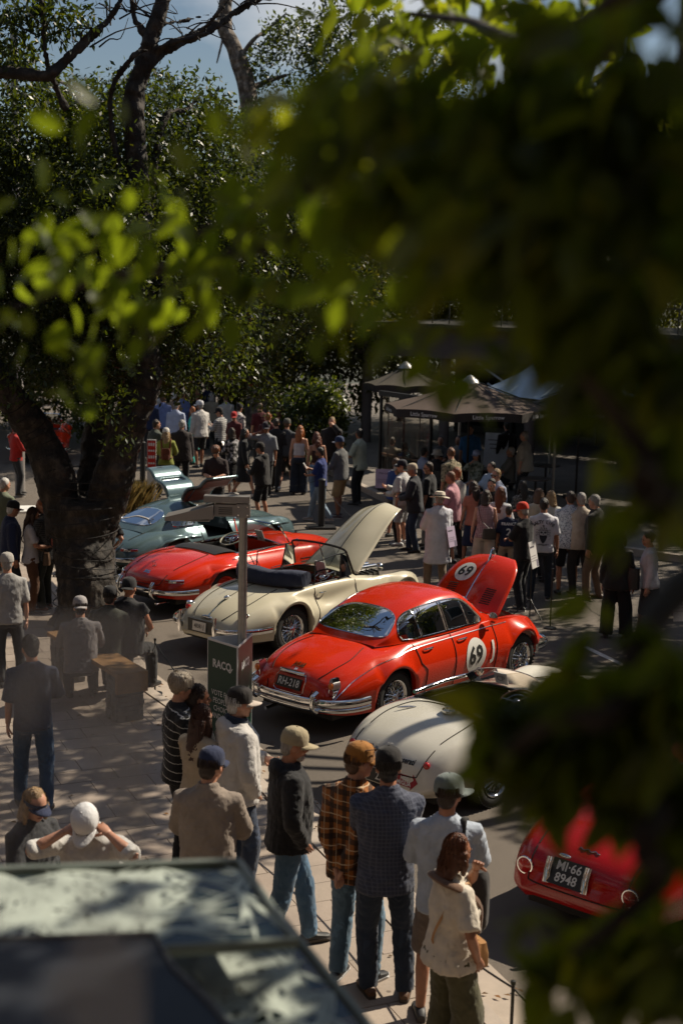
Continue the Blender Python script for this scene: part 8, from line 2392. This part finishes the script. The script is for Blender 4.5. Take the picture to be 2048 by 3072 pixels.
fl = [(np.array((-2.29, 46.00, 9.76)) - pb, (2.0, 1.6, 1.2), .6), (np.array((-3.00, 46.00, 7.49)) - pb, (2.0, 2, 1.8), 1), (np.array((-1.60, 46.00, 12.20)) - pb, (1.7, 1.8, 1.4), 1), (np.array((-0.05, 46.00, 12.83)) - pb, (1.8, 1.8, 1.5), 1), (np.array((2.04, 46.00, 12.08)) - pb, (1.8, 1.8, 1.5), 1), (np.array((0.01, 46.00, 9.81)) - pb, (2.2, 1.8, 1.5), 1), (np.array((-2.69, 45.00, 4.79)) - pb, (2.0, 1.5, 2.0), 1)]
link('crown', quads_mesh('crown', leaf_cloud(fl, 20000, .19, 31, .3, .46, .5), LF_SHR), pt)
# glossy shrub by the cafe
sh = thing('shrub', 'glossy green shrub between the crowd and the wind curtain', 'shrub', (-1.0, 40.2, 0))
m = MB()
for k in range(9):
    a = k * 2.4; m.tube([(0, 0, 0), (.25 * math.cos(a), .25 * math.sin(a), .8), (.5 * math.cos(a), .5 * math.sin(a), 1.7)], [.03, .022, .01], 6)
m.build('stems', BARK, sh)
link('foliage', quads_mesh('foliage', leaf_cloud([((0, 0, 1.3), (1.1, .9, 1.2), 1), ((.5, -.2, 2.1), (.7, .6, .6), 1)], 6000, .16, 51, .1, .5, .3), LF_SHR), sh)
# grasses by the far bollard
gm = leafmat('dry_grass', (.19, .14, .05), (.2, .16, .05), .3, .6, .3)
for i, (gx, gy) in enumerate(((-5.01, 33.06, 0.00)[:2], (-4.78, 33.60, 0.00)[:2], (-5.21, 32.55, 0.00)[:2])):
    gt = thing('ornamental_grass', ['dry ornamental grass clump behind the blue coupe, in the middle', 'dry ornamental grass clump behind the blue coupe, to the right', 'dry ornamental grass clump beside the fig trunk'][i], 'plant', (gx, gy, 0), 0, 'dry grass clumps behind the blue coupe')
    r = np.random.default_rng(60 + i); n = 420
    a = r.uniform(0, 6.28, n); P = np.c_[r.normal(0, .12, n), r.normal(0, .12, n), np.zeros(n)]
    L = r.uniform(.35, .8, n); sp = r.uniform(.1, .6, n)
    tip = P + np.c_[np.cos(a) * L * sp, np.sin(a) * L * sp, L * (1 - .35 * sp)]
    mid = P * .5 + tip * .5 + np.c_[np.zeros(n), np.zeros(n), L * .12]
    wv = np.c_[-np.sin(a), np.cos(a), np.zeros(n)] * .008
    V = np.stack([P - wv, P + wv, mid + wv * .8, tip, mid - wv * .8], 1).reshape(-1, 3)
    link('blades', quads_mesh('blades', V, gm, 5), gt)['kind'] = 'stuff'

# ---- trees at the right shading road and crowd, others added for shade and reflections
def shade(x, y, h, blobs, n, leaf, seed, label, trunk=.2):
    t = thing('street_tree', label, 'tree', (x, y, 0), 0, 'plane trees along the right side of the road')
    m = MB(); limb(m, [(0, 0, -.1), (.1, .1, h * .3), (0, .1, h * .6), (.1, 0, h * .85)], trunk, .08, 12)
    for c, r_, w_ in blobs: limb(m, [(0, .05, h * .45), (c[0] * .5, c[1] * .5, (h * .5 + c[2]) / 2 + .3), c], .09, .03, 8)
    m.build('trunk', BARK, t)
    link('crown', quads_mesh('crown', leaf_cloud(blobs, n, leaf, seed, .3, .5, .45), LF_BG), t)
shade(12.0, 25.0, 8.5, [((0, 0, 7.0), (2.3, 2.3, 1.4), 1), ((-1.8, -1.2, 6.6), (1.6, 1.4, 1.0), 1), ((1.5, 1.0, 7.5), (1.7, 1.7, 1.2), 1), ((-2.6, .9, 7.2), (1.3, 1.3, .9), 1)], 6200, .23, 71, 'street tree out of frame right shading the road')
shade(12.6, 31.5, 9.5, [((0, 0, 8.0), (2.6, 2.6, 1.5), 1), ((-2.2, -1.4, 7.6), (1.7, 1.6, 1.0), 1), ((-1.0, 2.0, 8.2), (1.9, 1.7, 1.2), 1), ((-3.2, .6, 7.6), (1.5, 1.4, .9), 1), ((2, -1.5, 8), (1.8, 1.8, 1), 1)], 9000, .23, 72, 'street tree out of frame right shading the standing crowd')
shade(7.6, 17.6, 8.0, [((-2.7, -.3, 7.1), (1.0, 1.0, .5), 1), ((2.6, .8, 7.5), (1.3, 1.2, .8), 1), ((-3.6, -2.2, 7.3), (.7, .7, .4), 1), ((-3.6, 1.0, 7.1), (.9, .9, .45), 1), ((-3.5, 2.2, 7.3), (.8, .8, .4), 1), ((-4.0, 2.7, 7.0), (.8, .9, .4), 1), ((-4.5, -.8, 7.1), (.8, .9, .4), 1), ((-4.9, 1.2, 7.1), (.9, .9, .4), 1)], 6500, .2, 73, 'unseen tree added out of frame right, its crown shaped to dapple the pavement')  # added tree, crown lobes placed to drop dapple on the left paving

shade(13.5, 13.0, 8.5, [((0, 0, 6.0), (2.4, 2.4, 2.4), 1), ((-1.2, 1.2, 4.2), (1.6, 1.6, 1.5), 1), ((.8, -1.2, 7.3), (1.8, 1.8, 1.3), 1)], 4500, .24, 74, 'unseen tree added beside the red coupe to darken car window reflections')  # this tree and the next added for dark reflections in the saloon's windows
shade(15.0, 18.8, 8.5, [((0, 0, 6.0), (2.4, 2.4, 2.4), 1), ((-1.2, -.8, 4.0), (1.8, 1.6, 1.5), 1), ((.8, 1.2, 7.3), (1.8, 1.8, 1.3), 1)], 4500, .24, 75, 'unseen tree added beyond the white racer to darken car window reflections')
shade(10.8, 39.0, 9.5, [((0, 0, 8.0), (2.4, 2.4, 1.4), 1), ((-1.6, -1.6, 7.8), (1.6, 1.6, 1.0), 1), ((-1.6, 1.4, 8.0), (1.6, 1.6, 1.1), 1), ((1.5, -.8, 8), (1.6, 1.8, 1), 1)], 8500, .24, 76, 'tree added at the right to shade the cafe umbrellas')  # this tree and the next put in to deepen the cafe's shade
shade(14.6, 35.6, 9.5, [((0, 0, 8.0), (2.4, 2.4, 1.4), 1), ((-1.8, -1.2, 7.8), (1.7, 1.6, 1.0), 1), ((-1.4, 1.6, 8.0), (1.6, 1.6, 1.1), 1)], 6000, .24, 77, 'unseen tree added out of frame right to shade the footpath')
# ---- the near tree whose leaves hang in front of the camera
nt_ = thing('near_tree', 'out-of-focus tree close to the camera with dark trunk and hanging green leaves', 'tree', (1.95, 3.4, 0))
nb_ = np.array((1.95, 3.4, 0))
def nr_(p): return np.array(p) - nb_
trunk = MB()
limb(trunk, [(0, 0, -.05), nr_((1.75, 3.35, 2.5)), nr_((1.32, 3.25, 4.2)), nr_((.98, 3.2, 5.3)), nr_((.87, 3.15, 6.2)), nr_((.9, 3.1, 8.5))], .24, .17, 18, 8, .03)
trunk.build('trunk', BARK, nt_)
br = MB()
brs = [[nr_((.9, 3.12, 6.3)), nr_((0.37, 2.95, 5.76)), nr_((0.14, 2.95, 5.58)), nr_((-0.10, 3.00, 5.50)), nr_((-0.34, 3.05, 5.44)), nr_((-0.59, 3.10, 5.39)), nr_((-0.79, 3.10, 5.31))],
       [nr_((0.14, 2.95, 5.58)), nr_((-0.03, 2.70, 5.59)), nr_((-0.18, 2.80, 5.55)), nr_((-0.30, 2.90, 5.50))],
       [nr_((1.0, 3.15, 5.6)), nr_((0.41, 2.20, 5.40)), nr_((0.19, 1.60, 5.45)), nr_((0.08, 1.70, 5.51)), nr_((-0.00, 1.80, 5.62))],
       [nr_((1.1, 3.2, 5.0)), nr_((0.43, 1.80, 5.02)), nr_((0.31, 1.50, 4.96)), nr_((0.23, 1.50, 4.94)), nr_((0.17, 1.60, 4.84))],
       [nr_((1.1, 3.2, 5.0)), nr_((0.38, 1.60, 5.18)), nr_((0.32, 1.50, 5.24)), nr_((0.25, 1.50, 5.32))],
       [nr_((1.25, 3.25, 4.5)), nr_((0.40, 1.60, 4.82)), nr_((0.36, 1.50, 4.76)), nr_((0.27, 1.50, 4.67))],
       [nr_((.9, 3.12, 6.3)), nr_((0.46, 3.20, 5.95)), nr_((0.32, 4.20, 6.15)), nr_((0.16, 5.00, 6.31))],
       [nr_((.9, 3.1, 7)), nr_((1.6, 3.7, 8.0)), nr_((2.6, 4.2, 8.4))], [nr_((.95, 3.1, 6.4)), nr_((1.9, 3.8, 7.0)), nr_((3.2, 4.3, 7.4))]]
for P in brs: limb(br, P, .028, .006, 7, 6, .04)
br.build('branches', BARK, nt_)['kind'] = 'stuff'
# a leaf: folded, pointed, a little curved
def leaf_shape(L, W):
    t = np.array((0, .12, .3, .5, .72, .9, 1.0)); wd = np.array((.0, .55, .95, 1.0, .72, .3, 0)) * W / 2
    V = []; F = []
    for i, (a, b) in enumerate(zip(t, wd)):
        z = -.10 * L * a * a
        V += [(-b, a * L, z + b * .35), (0, a * L, z), (b, a * L, z + b * .35)]
    for i in range(6):
        k = i * 3; F += [(k, k + 1, k + 4, k + 3), (k + 1, k + 2, k + 5, k + 4)]
    return MB().add(V, F)
shapes = [leaf_shape(.10, .052), leaf_shape(.085, .05), leaf_shape(.115, .056)]
lme = [s_.mesh('leaf', LF_NEAR, True) for s_ in shapes]
rl = np.random.default_rng(99)
def cluster(c, r, n, droop=.9, size=1.0):
    """leaf placements through one bunch: (position, matrix, size)"""
    out = []
    for _ in range(n):
        d = rl.normal(size=3); d /= np.linalg.norm(d); d *= rl.uniform(.1, 1) ** .5
        p = np.array(c) + d * np.array(r)
        ax = unit(rl.normal(0, .55, 3) + d * .3 + (-.25, 0, -droop))
        nz = unit(rl.normal(0, .6, 3) + (.2, -.3, .7)); sx = unit(np.cross(ax, nz)); nz = np.cross(sx, ax)
        out.append((p, np.stack([sx, ax, nz], 1), size * rl.uniform(.75, 1.15)))
    return out
single = []
for c, r, n in [((-0.56, 2.70, 5.38), (.16, .12, .11), 26), ((-0.37, 2.70, 5.44), (.17, .12, .13), 40), ((-0.21, 2.70, 5.50), (.14, .12, .12), 30), ((-0.44, 2.70, 5.32), (.12, .1, .07), 16), ((-0.08, 2.60, 5.48), (.12, .1, .14), 28), ((-0.47, 2.60, 5.23), (.06, .05, .06), 8), ((-0.60, 2.70, 5.54), (.08, .1, .10), 12), ((-0.50, 2.70, 5.50), (.12, .1, .07), 18), ((-0.13, 2.60, 5.55), (.10, .1, .08), 18), ((-0.02, 2.50, 5.39), (.08, .08, .06), 12), ((-0.20, 2.60, 5.42), (.10, .1, .05), 12), ((-0.27, 2.70, 5.38), (.12, .1, .06), 14), ((-0.29, 2.60, 5.57), (.16, .1, .06), 14),
                ((0.02, 2.20, 5.47), (.10, .1, .10), 20), ((-0.25, 2.10, 5.63), (.22, .12, .07), 12), ((0.29, 1.60, 5.04), (.015, .02, .035), 4), ((0.33, 1.60, 5.14), (.03, .03, .04), 3), ((0.09, 1.90, 5.36), (.07, .06, .05), 9), ((-0.02, 2.20, 5.58), (.10, .1, .07), 14),
                ((0.25, 1.80, 5.32), (.12, .1, .045), 14), ((0.19, 1.70, 4.86), (.03, .05, .03), 6), ((0.23, 1.60, 4.66), (.03, .04, .02), 3), ((0.15, 1.80, 5.31), (.05, .05, .05), 6), ((-0.04, 2.40, 5.35), (.07, .05, .06), 7), ((0.30, 1.70, 5.24), (.05, .06, .06), 6), ((0.33, 1.70, 5.17), (.04, .06, .06), 4)]:
    single += cluster(c, r, n, .9, .62)
mass = []
for c, r, n in [((0.12, 1.70, 5.59), (.17, .16, .11), 130), ((0.23, 1.65, 5.57), (.17, .17, .14), 150), ((-0.00, 1.90, 5.64), (.12, .14, .07), 50), ((0.19, 1.60, 5.47), (.15, .16, .07), 84), ((0.08, 1.80, 5.53), (.13, .13, .07), 60), ((0.31, 1.60, 5.44), (.12, .14, .13), 100), ((0.31, 1.60, 5.63), (.13, .14, .13), 90),
                ((0.32, 1.60, 5.33), (.09, .12, .05), 40), ((0.36, 1.55, 5.22), (.03, .1, .08), 22), ((0.28, 1.60, 4.91), (.10, .1, .04), 90), ((0.33, 1.55, 4.94), (.08, .1, .06), 96), ((0.38, 1.55, 4.83), (.04, .08, .06), 40), ((0.33, 1.60, 4.85), (.06, .07, .025), 30), ((0.21, 1.60, 4.91), (.05, .07, .03), 22), ((0.17, 1.65, 4.87), (.03, .05, .02), 6), ((0.25, 1.60, 4.85), (.06, .07, .02), 22), ((0.32, 1.60, 4.61), (.10, .08, .04), 50), ((0.38, 1.55, 4.66), (.05, .08, .06), 44), ((0.36, 1.55, 5.01), (.03, .08, .05), 26)]:
    mass += cluster(c, r, n, .9, .72)
for c, r, n, k in [((0.27, 5.00, 6.27), (.45, .4, .2), 190, .9), ((0.56, 4.60, 6.18), (.35, .4, .23), 170, .9), ((0.71, 4.50, 6.06), (.2, .3, .3), 90, .9),
                ((3.0, 3.8, 7.9), (1.1, 1.1, .9), 700, 1.6), ((2.3, 2.9, 7.6), (1.0, .9, .9), 520, 1.6), ((2.6, 3.2, 6.5), (1.0, .9, .8), 1500, 1.6), ((3.3, 4.3, 7.0), (1.2, 1.2, .9), 1300, 1.6), ((1.6, 2.2, 6.6), (.6, .6, .35), 500, 1.4), ((1.0, 1.8, 6.75), (.8, .6, .32), 700, 1.4), ((.9, 1.0, 6.4), (.7, .5, .3), 500, 1.3)]:  # leaf masses out of view overhead, added to shade the hanging leaves
    mass += cluster(c, r, n, .9, k)
while len(single) < 298: single.append(mass.pop(0))
for k, (p, M, sz) in enumerate(single[:300]):
    o = link('leaf', lme[k % 3], nt_)
    o.matrix_local = Matrix.LocRotScale(Vector(p - nb_), Matrix(M.tolist()).to_quaternion(), (sz, sz, sz))
mm = MB()
B0 = [s_.verts() for s_ in shapes]; BF = shapes[0].f
VV = []; FF = []
for k, (p, M, sz) in enumerate(mass + single[300:]):
    VV.append((B0[k % 3] * sz) @ M.T + (p - nb_))
nv = len(B0[0])
F0 = np.array(BF)
FF = (F0[None] + (np.arange(len(VV)) * nv)[:, None, None]).reshape(-1, 4)
mm.v = [np.concatenate(VV)]; mm.f = FF.tolist(); mm.m = [0] * len(FF); mm.n = len(VV) * nv
cr_ = mm.build('crown', LF_NEAR, nt_, True, None); cr_['kind'] = 'stuff'

lr = np.random.default_rng(8); LV = []
for k in range(260):
    q = offs(KC, lr.uniform(.05, .4))[lr.integers(10, 50)] if k < 170 else np.array((lr.uniform(-4, 1), lr.uniform(9, 18)))
    z = .036 if k < 170 else (.137 if inside_pave(q) > .1 else .009)
    a = lr.uniform(0, 6.28); L = lr.uniform(.04, .08); d = np.array((math.cos(a), math.sin(a))); e = np.array((-d[1], d[0])) * L * .25
    q = q + lr.normal(0, .05, 2)
    for p_, h_ in ((q, .002), (q + d * L * .5 + e, .008), (q + d * L, .003), (q + d * L * .5 - e, .01)): LV.append((p_[0], p_[1], z + h_))
ll = link('leaf_litter', quads_mesh('leaf_litter', np.array(LV), leafmat('dry_leaf', (.16, .085, .03), (.1, .06, .02), .3, .6, .2))); ll['kind'] = 'stuff'
tag(ll, 'dry fallen leaves scattered along the kerb and paving', 'leaves')
# ---- patterned glass canopy below the camera
def canopy_glass():
    m, t, b = newmat('canopy_glass')
    b.inputs['Base Color'].default_value = (.014, .022, .018, 1)
    b.inputs['Roughness'].default_value = .12
    b.inputs['Alpha'].default_value = .86
    b.inputs['Specular IOR Level'].default_value = .6
    return m
CG_ = canopy_glass()
FROST = plain('frosted_print', (.40, .45, .40), .6, var=.3, scale=9)
can = thing('glass_canopy', 'glass canopy with a white leaf pattern and pale rim at the lower left', 'canopy', (-.6, 3.0, 3.6))
cb_ = np.array((-.6, 3.0, 3.6))
def slab(pts, th, name, mat, parent):
    n = len(pts); V = [np.array(p) - cb_ for p in pts] + [np.array(p) - cb_ - (0, 0, th) for p in pts]
    return MB().add(V, [tuple(range(n)), tuple(range(2 * n - 1, n - 1, -1))] + [(i, n + i, n + (i + 1) % n, (i + 1) % n) for i in range(n)]).build(name, mat, parent, False)
def fronds(parent, poly, z, n, seed):
    r = np.random.default_rng(seed)
    P = np.array([p[:2] for p in poly]); lo, hi = P.min(0), P.max(0)
    def inside(q):
        res = False
        for i in range(len(P)):
            a, b = P[i], P[(i + 1) % len(P)]
            if (a[1] > q[1]) != (b[1] > q[1]) and q[0] < (b[0] - a[0]) * (q[1] - a[1]) / (b[1] - a[1]) + a[0]: res = not res
        return res
    mb = MB(); k = 0
    for i in range(n):
        c = lo + (hi - lo) * r.random(2); a0 = r.uniform(0, 6.28); kind = r.random()
        for j in range(r.integers(7, 12)):
            a = a0 + (j - 4) * (.24 if kind < .82 else .62); L = r.uniform(.18, .38) if kind < .82 else r.uniform(.07, .12); bend = r.uniform(-.5, .5)
            wd = r.uniform(.006, .0095) if kind < .82 else r.uniform(.008, .012)
            pts = []
            for u in np.linspace(0, 1, 8):
                an = a + bend * u; pts.append(c + L * u * np.array((math.cos(an), math.sin(an))))
            if not (inside(pts[-1]) and inside(pts[0]) and inside(pts[4])): continue
            pts = np.array(pts); T = np.gradient(pts, axis=0); nn = np.stack([-T[:, 1], T[:, 0]], 1); nn /= np.linalg.norm(nn, axis=1)[:, None]
            ww = wd * np.sin(np.pi * np.clip(np.linspace(.06, .97, 8), 0, 1)) ** .8
            k += 1
            zz = z + .0006 + (k % 40) * .00004
            G = np.stack([np.c_[pts + nn * ww[:, None], np.full(8, zz)], np.c_[pts - nn * ww[:, None], np.full(8, zz)]], 1) - cb_
            mb.grid(G)
    o = mb.build('leaf_print', FROST, parent, False); o['kind'] = 'stuff'
pa = [(-1.03, 3.31, 3.95), (-0.24, 3.42, 3.95), (-0.08, 2.99, 3.95), (-0.89, 2.84, 3.95)]
ga = slab(pa, .012, 'upper_pane', CG_, can); fronds(ga, pa, 3.95, 64, 1)
pb_ = [(-1.03, 3.28, 3.82), (-0.14, 3.41, 3.82), (0.13, 2.75, 3.82), (-0.81, 2.55, 3.82)]
gb = slab(pb_, .012, 'lower_pane', CG_, can); fronds(gb, pb_, 3.82, 90, 2)
rimm = plain('canopy_rim', (.26, .30, .27), .4, .2)
for a, b in ((pa[0], pa[1]), (pa[1], pa[2]), (pa[2], pa[3]), (pb_[1], pb_[2])):
    MB().tube([np.array(a) - cb_ + (0, 0, .0), np.array(b) - cb_ + (0, 0, .0)], [(.010, .016)] * 2, 8).build('rim', rimm, can)
for x in (-.9, -.3): MB().tube([(x, .55, .2), (x - .1, -1.6, .12)], .025, 8).build('beam', STEEL, can)
# glass balustrade just before the camera, pale streaks painted in as a reflection
def reflection_veil():
    m, t, b = newmat('reflection_veil_glass'); t.nodes.remove(b)
    tr = N(t, 'ShaderNodeBsdfTransparent'); df = N(t, 'ShaderNodeBsdfTranslucent'); df.inputs[0].default_value = (.62, .6, .57, 1)
    d2 = N(t, 'ShaderNodeBsdfDiffuse'); d2.inputs[0].default_value = (.5, .49, .47, 1)
    ad = N(t, 'ShaderNodeMixShader'); ad.inputs[0].default_value = .5; t.links.new(df.outputs[0], ad.inputs[1]); t.links.new(d2.outputs[0], ad.inputs[2])
    f = ramp(t, noise(t, coords(t, (3, 1, 2), (0, R(35), 0)), 3.2, 2), [(.44, (.04,) * 3), (.56, (.36,) * 3)])
    mx = N(t, 'ShaderNodeMixShader'); t.links.new(f, mx.inputs[0]); t.links.new(tr.outputs[0], mx.inputs[1]); t.links.new(ad.outputs[0], mx.inputs[2])
    t.links.new(mx.outputs[0], t.nodes['Material Output'].inputs[0]); return m
bal = thing('glass_balustrade', 'clear glass panel with a painted reflection veil over the left side of the view', 'glass panel', (-.86, 1.3, 4.12))
MB().box((0, 0, .49), (1.36, .012, .98)).build('pane', reflection_veil(), bal, False)
MB().box((-.1, 0, -.03), (1.3, .05, .06)).build('shoe_rail', STEEL, bal, False)
# dark navy panel guessed for the dark corner over the canopy
nav = thing('dark_panel', 'dark navy flat panel over the patterned glass in the bottom left corner', 'panel', (-.6, 2.6, 3.97))
hp_ = [np.array(p) for p in ((-0.88, 2.79, 4.03), (-0.38, 2.85, 4.03), (-0.32, 2.70, 4.03), (-0.23, 2.56, 4.03), (-0.14, 2.38, 4.03), (-0.74, 2.35, 4.03))]
n = len(hp_); V = [p - (-.6, 2.6, 3.97) for p in hp_] + [p - (-.6, 2.6, 3.97) - (0, 0, .05) for p in hp_]
MB().add(V, [tuple(range(n)), tuple(range(2 * n - 1, n - 1, -1))] + [(i, n + i, n + (i + 1) % n, (i + 1) % n) for i in range(n)]).build('panel', plain('navy_panel', (.008, .011, .018), .6, var=.3), nav, False)
MB().tube([p - (-.6, 2.6, 3.97) + (0, 0, .002) for p in hp_[:5]], .006, 8).build('rim', plain('panel_rim', (.10, .10, .10), .5), nav)
remesh_all()
